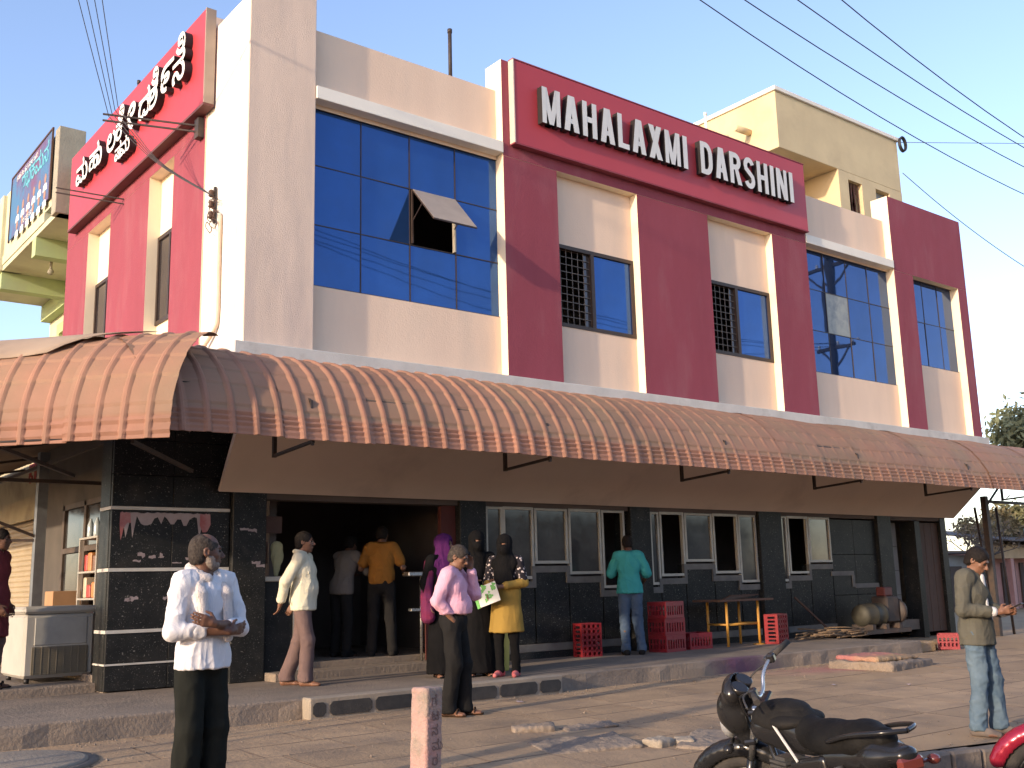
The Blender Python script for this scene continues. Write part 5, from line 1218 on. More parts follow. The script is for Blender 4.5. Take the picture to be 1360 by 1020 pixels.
# 5 --- women
C_abaya = cloth('black_abaya', (.006, .006, .0065), (.009, .0085, .009), .2, 120); C_purple = cloth('purple_headscarf', (.075, .016, .085), (.055, .012, .065)); C_mag = cloth('magenta_shawl', (.15, .022, .055), (.11, .03, .09)); C_must = cloth('mustard_tunic', (.29, .185, .045), (.25, .16, .04))
C_floral = checked(cloth('black_floral_cloth', (.02, .018, .02)), (.02, .02, .02), 0, 0)
N, L, p = nodes_of(C_floral); vo = N.new('ShaderNodeTexVoronoi'); vo.inputs['Scale'].default_value = 26; L.new(N['Texture Coordinate'].outputs['Object'], vo.inputs['Vector'])
r = N.new('ShaderNodeMapRange'); r.inputs['From Min'].default_value = .36; r.inputs['From Max'].default_value = .28; L.new(vo.outputs['Distance'], r.inputs['Value']); x = N.new('ShaderNodeMix'); x.data_type = 'RGBA'; L.new(r.outputs['Result'], x.inputs[0]); x.inputs[6].default_value = (.02, .018, .022, 1); x.inputs[7].default_value = (.42, .36, .34, 1); L.new(x.outputs[2], p.inputs['Base Color'])
def veil(rt, J, T, Rh, lo, hi, m, face=True, drop=1.12, name='veil'):
    f = SDF(lo, hi+.02, .0085); hc = J['head']
    f.ell(T(0, -.012, .030), (.094, .114, .108), .02, Rh); f.ell(T(0, .02, -.045), (.084, .108, .098), .03, Rh); f.cone(hc+V(0, -.02, -.06), V(0, -.01, 1.40), .088, .115, .03)
    f.cone(V(-.10, -.01, 1.36), V(.10, -.01, 1.36), .092, .092, .03); f.cone(V(0, .045, 1.36), V(0, .075, drop), .115, .125, .03, .62); f.cone(V(0, -.05, 1.36), V(0, -.07, drop-.05), .125, .135, .03, .6)
    if face:
        f.ell(T(0, .115, .012), (.048, .036, .012), 0, Rh, 's')
    else:
        f.ell(T(0, .10, -.015), (.052, .07, .075), 0, Rh, 's')
    f.mesh(name, m, rt, folds(.013, (17, 17, 6), 8, .8))
def gown(rt, J, lo, hi, m, hem=.05, w0=.155, w1=.235, name='abaya', slv=.96, amp=.014):
    f = SDF(lo-V(.05, .05, 0), hi+V(.05, .05, 0), .0095); g = .022
    f.ell(J['chest'], (.165, .122, .17), .04); f.cone(J['shl']*.85+J['nk']*.15, J['shr']*.85+J['nk']*.15, .072, None, .03); f.ell(J['pel']+V(0, 0, .02), (.175, .135, .2), .06)
    f.cone(J['pel']*.4+J['chest']*.6, V(J['pel'][0], J['pel'][1]-.01, hem-.05), w0, w1, .05, .82)
    for s in 'rl':
        sh, el, wr = J['sh'+s], J['el'+s], J['wr'+s]; f.cone(sh, el, .068, .066, .03); f.cone(el, el*(1-slv)+wr*slv, .066, .058, .03)
    f.cut((0, 0, -1), (0, 0, hem)); f.mesh(name, m, rt, folds(amp, (9, 9, 1.6), 4, .15))
def x_burqa(rt, J, T, Rh, lo, hi): gown(rt, J, lo, hi, C_abaya); veil(rt, J, T, Rh, lo, hi, C_abaya, True, 1.10)
person('woman in black abaya and face veil standing behind the man in pink', (7.98, 10.88, PLZ), -72, 1.77, dict(elr=(.23, .03, 1.12), wrr=(.12, .22, 1.12), ell=(-.24, .0, 1.12), wrl=(-.15, .20, 1.10), hyaw=R(-8)), None, {}, SKIN, HAIR, (C_abaya, 'sandal'), .009, 'veil', wear='gown', extra=x_burqa)
def x_purple(rt, J, T, Rh, lo, hi):
    gown(rt, J, lo, hi, C_abaya); veil(rt, J, T, Rh, lo, hi, C_purple, False, 1.22, 'headscarf')
    f = SDF(lo-.1, hi+.1, .01); f.cone(V(.17, -.05, 1.36), V(.25, .02, .95), .055, .06, .02, 1.5); f.cone(V(.25, .02, .95), V(.24, .03, .72), .06, .075, .02, 1.4); f.mesh('shawl', C_mag, rt, folds(.012, (20, 20, 3), 5))
person('woman with purple headscarf and magenta shawl, mostly hidden behind the man in pink', (7.64, 11.12, PLZ), -60, 1.74, dict(hyaw=R(40)), None, {}, SKIN, HAIR, (C_abaya, 'sandal'), .010, 'veil', wear='gown', extra=x_purple)
def x_yellow(rt, J, T, Rh, lo, hi):
    veil(rt, J, T, Rh, lo, hi, C_abaya, True, 1.16)
    f = SDF(lo, hi, .0085)
    f.ell(J['chest']+V(0, 0, -.04), (.158, .120, .16), .03); f.cone(J['shl']*.85+J['nk']*.15, J['shr']*.85+J['nk']*.15, .060, None, .03)
    for s in 'rl': f.cone(J['sh'+s], J['el'+s], .060, .056, .02)
    f.cut((0, 0, -1), (0, 0, 1.0)); f.mesh('floral_yoke', C_floral, rt, folds(.008, (12, 12, 8), 3))
    f = SDF(lo, hi, .0085); f.ell(J['pel']+V(0, 0, .06), (.172, .135, .20), .04); f.cone(V(0, 0, .98), V(0, 0, .48), .165, .225, .05, .78)
    for s in 'rl':
        el, wr = J['el'+s], J['wr'+s]; f.cone(el, el*.25+wr*.75, .054, .042, .02)
    f.cut((0, 0, -1), (0, 0, .53)); f.cone(V(-.235, 0, .50), V(-.20, .0, .95), .03, .016, 0, op='s'); f.mesh('tunic', C_must, rt, folds(.011, (10, 10, 2.2), 6, .2))
C_pinksh = cloth('pink_sandal', (.50, .10, .11), (.45, .16, .15))
p5 = person('veiled woman in mustard tunic and pink sandals holding a green and white magazine', (8.16, 10.52, PLZ), -104, 1.71, dict(elr=(.235, .02, 1.13), wrr=(.135, .215, 1.055), ell=(-.235, .02, 1.12), wrl=(.02, .225, 1.075), hdl=(.9, .25, -.2), hsl=(0, .3, 1), hnl=(0, -1, 0), hdr=(.3, .5, -.7), hyaw=R(6)), None, dict(m=C_abaya, slim=.85, ankle=.05), SKIN, HAIR, (C_pinksh, 'shoe'), .008, 'veil', wear='tunic', extra=x_yellow)
# magazine
MG = root('magazine', 'white magazine with green leaf print held by the woman in mustard', 'magazine', tuple(W_(p5, (.17, .27, .98))))
M_mag = mat('white_glossy_paper', (.62, .62, .56), None, 5, .4); M_grn = mat('green_print', (.07, .30, .05), (.12, .38, .08), 8, .4)
def mag_fn(off):
    a = R(18)
    def f(u, v, t): 
        x_, z_ = u*math.cos(a)-v*math.sin(a), u*math.sin(a)+v*math.cos(a); return tuple(W_(p5, (.17-x_, .285-off+.008*t+x_*.25, .985+z_)))
    return f
MB().prism([(-.16, -.12), (.16, -.12), (.16, .12), (-.16, .12)], mag_fn(0)).build('cover', M_mag, MG)
MB().prism([(-.165, -.125), (-.125, -.125), (-.125, .125), (-.165, .125)], lambda u, v, t: mag_fn(-.004)(u, v, t*1.6)).build('spine', M_grn, MG)
rr = random.Random(2)
for i in range(16):
    u, v = rr.uniform(-.09, .13), rr.uniform(-.09, .1); r_ = rr.uniform(.012, .034); MB().prism([(u+r_*(1+.35*math.cos(3*a))*math.cos(a), v+r_*(1+.35*math.cos(3*a))*math.sin(a)) for a in [2*math.pi*k/12 for k in range(12)]], lambda a_, b_, t: mag_fn(-.0085-.0003*i)(a_, b_, t*.1)).build('leaf_print', M_grn, MG)
# 6 --- man in teal shirt at the window
C_teal = cloth('teal_shirt', (.055, .30, .285), (.045, .26, .25)); C_jean = cloth('dark_blue_jeans', (.05, .075, .12), (.085, .12, .17), .3, 150, scale=3)
person('man in teal shirt and blue jeans at the serving window, seen from behind', (11.78, 12.02, PLZ), 93, 1.83, dict(elr=(.26, .02, 1.13), wrr=(.22, .22, 1.0), ell=(-.25, .12, 1.14), wrl=(-.15, .33, 1.2), head=(0, .05, 1.58), hpitch=R(-15), anr=(.13, -.02, .085), anl=(-.10, -.05, .085)), C_teal, dict(m=C_jean, slim=.98, jeans=1, waist=1.0), SKIN_D, HAIR, (C_blk, 'shoe'), .008, sleeve=.46, hem=.87, seed=7, tw=1.2)
# 7 --- young man with phone on the right
C_olive = checked(cloth('olive_check_shirt', (.10, .096, .076), (.08, .077, .062)), (.09, .083, .065), 34, 34, .22, .45); C_ljean = cloth('pale_blue_jeans', (.07, .11, .15), (.13, .175, .21), .35, 150, scale=4); C_tee = cloth('white_vest', (.6, .58, .56)); C_shoe = cloth('grey_canvas_shoe', (.16, .13, .11))
def x_right(rt, J, T, Rh, lo, hi):
    for s in 'rl':
        el, wr = J['el'+s], J['wr'+s]; a = el*.35+wr*.65; g = SDF(a-.14, a+.14, .007); g.cone(a, a+unit(wr-el)*.055, .047, .045, .0); g.mesh('cuff', C_tee, rt, folds(.003, (30, 30, 20), 2))
    f = SDF(lo, hi, .008); f.cone(J['nk']+V(0, .085, -.02), V(0, .128, 1.10), .035, .022, .02, .5); f.mesh('vest', C_tee, rt)
p7 = person('young man in olive checked shirt and pale jeans looking down at his phone', (9.36, 5.10, gz(5.08)), -44, 1.675, dict(hpitch=R(-32), head=(0, .075, 1.555), nk=(0, .02, 1.42), elr=(.245, -.01, 1.12), ell=(-.235, .03, 1.12), wrr=(.065, .245, 1.09), wrl=(-.06, .27, 1.08), hdr=(-.35, .8, .25), hdl=(.3, .8, .2), hsr=(0, .2, 1), hsl=(0, .2, 1), hnr=(-1, 0, .2), hnl=(1, 0, .2), curl=.6, anr=(.10, -.03, .085), anl=(-.12, .07, .085), knl=(-.11, .07, .49)),
       C_olive, dict(m=C_ljean, slim=.98, jeans=1, ankle=.07, z=.05, fold=.014), SKIN, HAIR, (C_shoe, 'shoe'), .0065, sleeve=.84, hem=.80, extra=x_right, seed=15, tw=1.5)
m7 = p7.matrix_basis.to_3x3(); phone(W_(p7, (0, .365, 1.135)), m7 @ Vector((1, 0, 0)), m7 @ Vector((0, .8, .35)), 'black mobile phone in the hands of the young man on the right')
# 8 --- man at the far left edge
C_mar = cloth('maroon_kurta', (.17, .04, .045), (.13, .03, .035))
person('man in maroon kurta at the left edge beside the chest freezer', (2.90, 13.25, .30), 5, 1.78, dict(wrr=(.22, .12, .88)), C_mar, dict(m=C_mauve), SKIN_D, HAIR, (C_blk, 'sandal'), .010, sleeve=.62, hem=.55, seed=2, tw=1.3)
# ------------------------------------------------------------------ chest freezer
M_frz = mat('off_white_enamel', (.44, .41, .35), (.38, .36, .31), 3, .5, dirt=(.30, .25, .19), dscale=2.5, dlo=.6, dhi=.85); M_vent = mat('freezer_vent', (.20, .17, .12), None, 5, .6)
FZ = root('chest_freezer', 'worn off-white chest freezer with a vent grille, left of the granite corner', 'freezer', (3.62, 14.2, .30))
FX0, FX1, FY0, FY1 = 3.30, 4.12, 13.55, 14.55
MB().box(FX0, FX1, FY0, FY1, .36, 1.10, bev=.035).build('cabinet', M_frz, FZ)
MB().box(FX0-.02, FX1+.02, FY0-.02, FY1+.02, 1.104, 1.19, bev=.03).build('lid', M_frz, FZ)
MB().box(FX0+.12, FX1-.10, FY0-.012, FY0+.004, .74, 1.06, bev=.006).build('front_panel', mat('front_panel_enamel', (.40, .385, .34), None, 3, .5), FZ)
g = MB(); g.box(FX0+.10, FX1-.08, FY0-.006, FY0+.004, .40, .72)
for i in range(16): g.box(FX0+.10, FX1-.08, FY0-.016, FY0-.006, .405+i*.0195, .415+i*.0195)
for i in range(8): g.box(FX0+.12+i*.085, FX0+.128+i*.085, FY0-.019, FY0-.008, .40, .72)
g.build('vent_grille', M_vent, FZ)
for x, y in ((FX0+.08, FY0+.08), (FX1-.08, FY0+.08), (FX0+.08, FY1-.08), (FX1-.08, FY1-.08)): MB().lathe([(.03, 0), (.03, .06)], (x, y, .30), 10).build('foot', M_black, FZ)
# ------------------------------------------------------------------ bottle crates
M_crate = mat('red_crate_plastic', (.24, .015, .022), (.20, .013, .019), 5, .45, .1, 60, dirt=(.22, .03, .03), dscale=5)
def crate(name, label, group):
    """0.50 x 0.36 x 0.26 lattice crate standing on its base at the origin"""
    r = root(name, label, 'crate', (0, 0, 0), 0, group); L_, D_, H_ = .50, .36, .26; t = .014
    for sx in (-1, 1):
        m = MB(); x0 = sx*L_/2-(t if sx > 0 else 0); m.box(x0, x0+t, -D_/2, D_/2, .0, .05).box(x0, x0+t, -D_/2, D_/2, .20, H_).box(x0+.001, x0+t-.001, -D_/2, D_/2, .115, .135)
        for k in range(6): y = -D_/2+.0+k*(D_-.03)/5; m.box(x0+.0005, x0+t-.0005, y, y+.03, .05, .20)
        m.build('end_panel', M_crate, r, local=True)
        m = MB(); y0 = sx*D_/2-(t if sx > 0 else 0); m.box(-L_/2+t, L_/2-t, y0, y0+t, .0, .05).box(-L_/2+t, L_/2-t, y0, y0+t, .19, H_)
        for k in range(8): x = -L_/2+t+k*(L_-2*t-.026)/7; m.box(x, x+.026, y0+.0005, y0+t-.0005, .05, .19)
        m.box(-.07, .07, y0-(.003 if sx < 0 else -.003), y0+t+(.003 if sx > 0 else -.003), .20, .245); m.build('side_panel', M_crate, r, local=True)
    b = MB()
    for i in range(6):
        for j in range(4):
            x, y = -L_/2+.045+i*.082, -D_/2+.055+j*.083; n = 10
            vs = [(x+rr_*math.cos(2*math.pi*k/n), y+rr_*math.sin(2*math.pi*k/n), z) for z in (.0, .012) for rr_ in (.039, .029) for k in range(n)]
            fs = []
            for k in range(n):
                k2 = (k+1) % n; fs += [(k, k2, n+k2, n+k), (2*n+k, 3*n+k, 3*n+k2, 2*n+k2), (n+k, n+k2, 3*n+k2, 3*n+k), (k, 2*n+k, 2*n+k2, k2)]
            b.add(vs, fs)
    for i in range(1, 6): b.box(-L_/2+.004+i*.082, -L_/2+.010+i*.082, -D_/2+t, D_/2-t, .0, .10)
    for j in range(1, 4): b.box(-L_/2+t, L_/2-t, -D_/2+.010+j*.083, -D_/2+.016+j*.083, .0, .10)
    b.build('cell_grid', M_crate, r, local=True); return r
GC = 'red bottle crates along the shop front'
def place(o, loc, rot, label=None): 
    o.location = loc; o.rotation_euler = rot
    if label: o['label'] = label
c0 = crate('bottle_crate', 'red bottle crate standing on end below the stepped window, alone', GC); place(c0, (11.12, 12.22, PLZ+.25), (0, R(90), R(80)))
M_glassb = mat('brown_bottle_glass', (.30, .27, .2), None, 5, .15, spec=.8)
spots = [((12.62, 12.08, PLZ), (0, 0, R(6)), 'lowest red crate in the stack of three beside the man in teal'), ((12.63, 12.09, PLZ+.262), (0, 0, R(4)), 'middle red crate in the stack of three beside the man in teal'), ((12.61, 12.07, PLZ+.524), (0, 0, R(9)), 'topmost red crate in the stack of three, empty bottles inside'),
         ((13.35, 12.18, PLZ), (0, 0, R(-4)), 'single red crate lying flat next to the stack of three'), ((15.2, 11.75, PLZ+.25), (R(90), R(0), R(92)), 'red crate on end with its round cell grid showing, right of the yellow table'), ((18.0, 10.35, .0), (0, 0, R(30)), 'red crate on the ground half hidden behind the young man in olive')]
for loc, rot, lab in spots: o = copy_tree(c0); place(o, loc, rot, lab)
spc = [o for o in bpy.data.objects if o.get('label', '').startswith('red crate on end')][0]; spc.rotation_euler = (R(90), 0, R(20)); spc.location = (15.15, 11.8, PLZ+.18)
spc.rotation_euler = Matrix.Rotation(R(25), 3, 'Z').to_4x4().to_euler(); spc.rotation_euler = (R(-90), R(90), R(10)); spc.location = (15.12, 11.72, PLZ+.25)
for i in range(5):
    tag(MB().lathe([(.03, 0), (.031, .14), (.012, .20), (.013, .24)], (12.44+.082*i, 11.98, PLZ+.54), 10).build('glass_bottle', M_glassb), ('leftmost', 'second', 'middle', 'fourth', 'rightmost')[i]+' empty glass bottle in the topmost red crate of the stack', 'bottle', 'bottles in the topmost crate')
# ------------------------------------------------------------------ yellow-legged table
M_ylw = mat('yellow_painted_pipe', (.50, .25, .04), (.42, .2, .035), 6, .5, dirt=(.2, .1, .04), dscale=6, dlo=.6)
TB_ = root('work_table', 'table with yellow pipe legs and a dark plank top against the granite wall', 'table', (14.42, 12.15, PLZ))
tz = PLZ+.74
for x in (13.98, 14.80):
    for y in (11.98, 12.40): MB().tube([(x, y, PLZ), (x, y, tz)], .023, 10).build('leg', M_ylw, TB_)
    MB().tube([(x, 11.98, PLZ+.36), (x, 12.40, PLZ+.36)], .018, 8).build('stretcher', M_ylw, TB_)
MB().tube([(13.98, 12.0, PLZ+.36), (14.80, 12.0, PLZ+.36)], .022, 8).build('stretcher', M_ylw, TB_)
for i in range(3): MB().box(13.72, 15.12, 11.88+i*.21, 12.08+i*.21, tz, tz+.035, bev=.004).build('top_plank', M_wood, TB_)
rr = random.Random(4)
for i in range(5): tag(MB().bar((13.9+i*.12, 11.95+i*.07, tz+.045+.012*i), (14.7+i*.06, 12.2-i*.03, tz+.05+.012*i), .05, .02).build('loose_plank', M_wood), ('lowest', 'second lowest', 'middle', 'second highest', 'topmost')[i]+' loose dark plank on the yellow-legged table', 'plank', 'planks on the yellow-legged table')
MB().lathe([(.10, 0), (.10, .012), (.03, .02)], (14.80, 12.0, PLZ), 14).build('leg_foot', M_ylw, TB_)
# ------------------------------------------------------------------ yellow drum behind the women
DR = root('plastic_drum', 'tall pale yellow plastic drum behind the veiled women', 'drum', (8.62, 11.35, PLZ))
M_dr = mat('yellow_plastic', (.52, .42, .10), (.46, .37, .09), 4, .5)
MB().lathe([(.155, 0), (.165, .02), (.185, .55), (.20, .60), (.20, .64), (.185, .645), (.175, .60)], (8.62, 11.35, PLZ), 24).build('shell', M_dr, DR); MB().lathe([(.19, .60), (.19, .66), (.05, .69), (.0, .69)], (8.62, 11.35, PLZ), 24).build('lid', M_dr, DR)
# steel handrail / queue counter at the doorway
HR = root('steel_rail_counter', 'stainless steel rail with a flat top at the right of the doorway', 'rail', (8.3, 12.6, .3))
MB().box(8.0, 8.95, 12.50, 12.68, 1.46, 1.52, bev=.01).build('top_bar', M_chrome, HR); MB().tube([(8.25, 12.58, .3), (8.25, 12.58, 1.46)], .02, 10).build('post', M_chrome, HR); MB().box(8.06, 8.42, 12.54, 12.62, .98, 1.02, bev=.005).build('shelf_bar', M_chrome, HR)
MB().box(8.35, 8.93, 12.60, 12.64, .31, 1.44).build('panel', M_intred, HR)
# hanging cloth and cooking counter inside
CL = tag(MB().box(6.06, 6.24, 12.66, 12.68, 1.49, 1.50).build('x', M_dark), None); bpy.data.objects.remove(CL)
f = SDF((5.9, 12.6, 1.4), (6.45, 13.0, 2.1), .008); f.cone((6.16, 12.82, 1.52), (6.17, 12.82, 1.74), .03, .075, .02, .4); f.cone((6.17, 12.82, 1.74), (6.16, 12.82, 1.86), .075, .085, .02, .35)
tag(f.mesh('hanging_cloth', cloth('pale_yellow_cloth', (.40, .36, .20)), None, folds(.008, (30, 30, 6), 2)), 'pale yellow cloth hanging over the counter left of the doorway', 'cloth')
# ------------------------------------------------------------------ electric motor with a drum and a heap of sticks
MO = root('motor_pump', 'grimy motor with a ribbed barrel housing on a low frame beside the right door', 'motor', (18.3, 12.05, PLZ))
M_mot = mat('olive_grey_cast_iron', (.06, .055, .04), (.045, .042, .033), 6, .6, .2, 60, metal=.3)
mx, my, mz = 18.3, 12.05, PLZ+.37
MB().lathe([(.05, -.42), (.19, -.40), (.215, -.34), (.215, -.10), (.225, -.09), (.225, -.05), (.215, -.04), (.215, .18), (.225, .19), (.225, .23), (.20, .26), (.10, .30), (.10, .40)], (mx, my, mz), 24, 'x').build('barrel', M_mot, MO)
MB().box(mx+.30, mx+.72, my-.16, my+.2, mz-.16, mz+.34, bev=.03).build('engine_block', M_steel, MO); MB().box(mx+.34, mx+.62, my-.1, my+.1, mz+.342, mz+.52, bev=.02).build('tank', mat('dark_red_tank', (.12, .03, .025), None, 5, .5), MO)
MB().lathe([(.0, -.05), (.24, -.05), (.26, 0), (.24, .05), (.0, .05)], (mx+.80, my, mz+.05), 20, 'x').build('flywheel', M_steel, MO)
b = MB()
for y in (my-.2, my+.2): b.box(mx-.55, mx+.95, y-.03, y+.03, PLZ+.02, PLZ+.10)
for x in (mx-.3, mx+.15, mx+.6): b.box(x-.05, x+.05, my-.23, my+.23, PLZ+.102, PLZ+.20)
b.build('base_frame', M_steel, MO)
ST = root('stick_heap', 'low heap of brown sticks on the platform right of the granite pillar', 'sticks', (16.9, 12.1, PLZ))
rr = random.Random(9); M_stick = mat('dry_sticks', (.17, .115, .07), (.12, .08, .05), 9, .9, rand=.25)
for i in range(42):
    a = rr.uniform(-.6, .6); l = rr.uniform(.4, 1.1); c = Vector((16.9+rr.uniform(-.55, .55), 11.95+rr.uniform(-.3, .35), PLZ+.02+rr.uniform(0, .16)*(1-.3*abs(rr.random())))); d = Vector((math.cos(a), math.sin(a)*.7, rr.uniform(-.08, .08)))*l/2
    MB().tube([tuple(c-d), tuple(c+Vector((0, rr.uniform(-.04, .04), rr.uniform(-.01, .03)))), tuple(c+d)], [rr.uniform(.010, .018), .013, .008], 6).build('stick', M_stick, ST)
tag(MB().bar((17.35, 12.3, PLZ+.06), (16.6, 12.55, PLZ+.75), .035, .03).build('leaning_pole', M_wood), 'short dark pole leaning against the granite wall near the sticks', 'pole')
# ------------------------------------------------------------------ concrete chamber, broken slab, manhole, marker post
CH = root('drain_chamber', 'low concrete drain chamber with a loose slab on top near the platform', 'drain chamber', (14.2, 9.2, 0))
for nm, c_, r_, m_, sd in (('chamber', (14.1, 9.2, .02), (.66, .50, .075), M_conc, 41), ('cover_slab', (14.05, 9.22, .125), (.50, .36, .032), M_flag, 43)):
    f = SDF(np.array(c_)-np.array(r_)-.12, np.array(c_)+np.array(r_)+.12, .018); f.box(c_, r_, .03, 0, rotm(R(6 if sd == 41 else -4), .01, .01))
    f.mesh(nm, m_, CH, lambda v: .035*(vnoise(v*7, sd)-.5)+.018*(vnoise(v*23, sd+1)-.5), 1, False).data.transform(Matrix.Translation((-14.2, -9.2, 0)))
MH = root('manhole_cover', 'round flat concrete manhole cover at the bottom left', 'manhole cover', (2.15, 9.35, 0))
MB().lathe([(.66, -.02), (.66, .016), (.63, .024), (.0, .026)], (2.15, 9.35, 0), 36).build('disc', M_conc3, MH); MB().lathe([(.74, -.02), (.74, .004), (.665, .005)], (2.15, 9.35, .0), 36).build('collar', M_conc, MH)
def chunk(name, c, r, m, par, seed, h=.02, ang=0):
    f = SDF(np.array(c)-np.array(r)*1.5-.05, np.array(c)+np.array(r)*1.5+.05, h); f.box(c, r, .015, .0, rotm(ang, .04, -.03)); o = f.mesh(name, m, None, lambda v: .03*(vnoise(v*9, seed)-.5)+.016*(vnoise(v*27, seed+1)-.5), 1, False)
    return o
s1 = chunk('broken_slab', (6.25, 7.02, gz(7)-.005), (.42, .30, .035), M_conc, None, 3, .02, R(-18)); tag(s1, 'large tilted grey piece of broken slab on the paving', 'slab piece', 'pieces of broken slab on the paving')
for i, (x, y, a, b, c_, lab) in enumerate(((6.45, 7.95, .20, .12, .05, 'small pale lump of broken concrete behind the tilted grey slab'), (6.95, 7.72, .30, .10, .025, 'thin broken flake of paving beyond the tilted grey slab'), (6.75, 6.62, .12, .10, .06, 'fist-like white concrete lump at the right of the tilted slab'), (7.25, 6.45, .45, .24, .035, 'flat broken paving piece nearest the black motorcycle'), (6.98, 6.55, .09, .08, .05, 'smallest white concrete lump between the slab pieces'))):
    tag(chunk('broken_slab', (x, y, gz(y)+c_*.2), (a, b, c_*.75), M_conc if i not in (2, 4) else M_conc3, None, 11+i, .014 if a < .3 else .02, R(20*i-30)), lab, 'slab piece', 'pieces of broken slab on the paving')
MP = root('marker_post', 'short faded pink concrete marker post with worn carved letters', 'post', (4.46, 6.75, gz(6.7)))
M_pinkp = mat('faded_pink_stone', (.42, .24, .21), (.36, .27, .22), 7, .95, .8, 34, dirt=(.26, .21, .17), dscale=4, dlo=.45, dhi=.6)
f = SDF((4.2, 6.5, -.3), (4.75, 7.05, .75), .01); f.box((4.46, 6.75, .18), (.085, .085, .385), .018, 0, rotm(R(12), 0, R(2.2)))
f.mesh('shaft', M_pinkp, MP, lambda v: .006*(vnoise(v*22, 2)-.5)+.004*(vnoise(v*60, 3)-.5), 0).data.transform(Matrix.Translation((-4.46, -6.75, -gz(6.7))))
M_carve = mat('carved_letter_shadow', (.20, .13, .11), None, 8, .95)
mb = MB(); zz = .44
def mfn(u, v, t, dz=0): 
    a = R(12); return (4.46+(u-.03)*math.cos(a)+(.0885)*math.sin(a)+.003*t, 6.75+(u-.03)*math.sin(a)-.0885*math.cos(a)+.003*t, v)
for ch in 'ಗಟನಮರ': put_glyph(mb, ch, .0, zz, .10, .10, mfn, .006); zz -= .105
mb.build('carved_letters', M_carve, MP)
# ------------------------------------------------------------------ grit and litter on the paving
rr = random.Random(31); vs = []; fs = []
for i in range(2600):
    y = rr.uniform(4.2, 10.1); x = rr.uniform(.22*y-.3, min(2.1*y, 17))
    if y < yk(x)+.05: continue
    if rr.random() < .5: y = 10.15-abs(rr.gauss(0, .25)); x = rr.uniform(1.5, 17)
    s_ = rr.uniform(.003, .011)*(1.8 if rr.random() < .06 else 1); z = gz(y)+s_*.3; b = len(vs)
    vs += [(x+s_*rr.uniform(.6, 1.2)*dx, y+s_*rr.uniform(.6, 1.2)*dy, z+s_*.8*dz) for dx, dy, dz in ((1, 0, 0), (0, 1, 0), (-1, 0, 0), (0, -1, 0), (0, 0, 1), (0, 0, -1))]
    fs += [tuple(b+k for k in f) for f in ((0, 1, 4), (1, 2, 4), (2, 3, 4), (3, 0, 4), (1, 0, 5), (2, 1, 5), (3, 2, 5), (0, 3, 5))]
tag(MB().add(vs, fs).build('grit', M_conc), 'scattered grit and pebbles on the dusty paving', 'grit', kind='stuff')
for i in range(9):
    x, y = ((3.9, 9.4), (7.6, 9.6), (9.8, 8.6), (11.5, 8.2), (8.9, 7.2), (5.6, 8.6), (10.6, 9.7), (12.2, 7.6), (3.4, 8.1))[i]; a = rr.uniform(0, 3); w = rr.uniform(.025, .05)
    vs = [(x+math.cos(a+k*1.57)*w*rr.uniform(.7, 1.4), y+math.sin(a+k*1.57)*w*rr.uniform(.7, 1.4), gz(y)+.006+rr.uniform(0, .018)) for k in range(4)]
    mb = MB(); mb.add(vs+[(p, q_, r_-.002) for p, q_, r_ in vs], [(0, 1, 2), (0, 2, 3), (6, 5, 4), (7, 6, 4)]); tag(mb.build('paper_litter', M_paper), ('scrap of paper litter lying on the paving, number %d from the left' % 0).replace(', number 0 from the left', ''), 'litter', 'paper scraps on the paving')
# ------------------------------------------------------------------ motorcycles
M_bkgl = mat('black_gloss_paint', (.012, .012, .013), (.018, .017, .017), 3, .22, spec=.4, dirt=(.02, .016, .013), dscale=2.5, dlo=.5, dhi=.9); M_seat = mat('black_seat_vinyl', (.005, .0046, .0044), (.010, .009, .008), 6, .65, .25, 90, spec=.15); M_vinyl = mat('dusty_tank_cover', (.010, .0094, .0088), (.020, .018, .0165), 5, .7, .2, 70, spec=.12); M_rub = mat('tyre_rubber', (.025, .023, .021), (.05, .042, .036), 8, .85, .3, 60)
M_eng = mat('engine_alloy', (.16, .155, .15), (.10, .095, .09), 6, .45, metal=.7); M_lens = mat('clear_lens', (.42, .42, .42), None, 5, .1, spec=.8, metal=.4); M_tail = mat('red_tail_lens', (.14, .03, .022), None, 5, .15, spec=.7); M_dial = mat('dial_face', (.09, .095, .10), (.16, .16, .16), 20, .3)
M_crim = mat('crimson_metallic', (.30, .015, .035), (.26, .012, .03), 3, .22, metal=.3, coat=.4); M_silver = mat('silver_decal', (.6, .58, .55), None, 5, .3)
def wheel(root_, x, name='wheel'):
    w = bpy.data.objects.new(name, None); COL.objects.link(w); w.parent = root_; w.location = (x, 0, .30)
    n = 40; mb = MB(); prof = [(.215, -.03), (.245, -.045), (.285, -.042), (.300, -.02), (.303, 0), (.300, .02), (.285, .042), (.245, .045), (.215, .03)]
    mb.lathe(prof+[prof[0]], (0, 0, 0), n, 'y'); mb.build('tyre', M_rub, w, local=True)
    MB().lathe([(.19, -.03), (.222, -.032), (.222, .032), (.19, .03), (.19, -.03)], (0, 0, 0), n, 'y').build('rim', M_bkgl, w, local=True)
    s = MB()
    for k in range(6): a = 2*math.pi*k/6; s.bar((.03*math.cos(a), 0, .03*math.sin(a)), (.20*math.cos(a+.15), 0, .20*math.sin(a+.15)), .03, .022, up=(0, 1, 0))
    s.lathe([(.045, -.06), (.045, .06)], (0, 0, 0), 16, 'y').build('spokes', M_eng, w, local=True)
    MB().lathe([(.05, .050), (.12, .050), (.12, .055), (.05, .055), (.05, .05)], (0, 0, 0), 24, 'y').build('brake_disc', M_chrome, w, local=True)
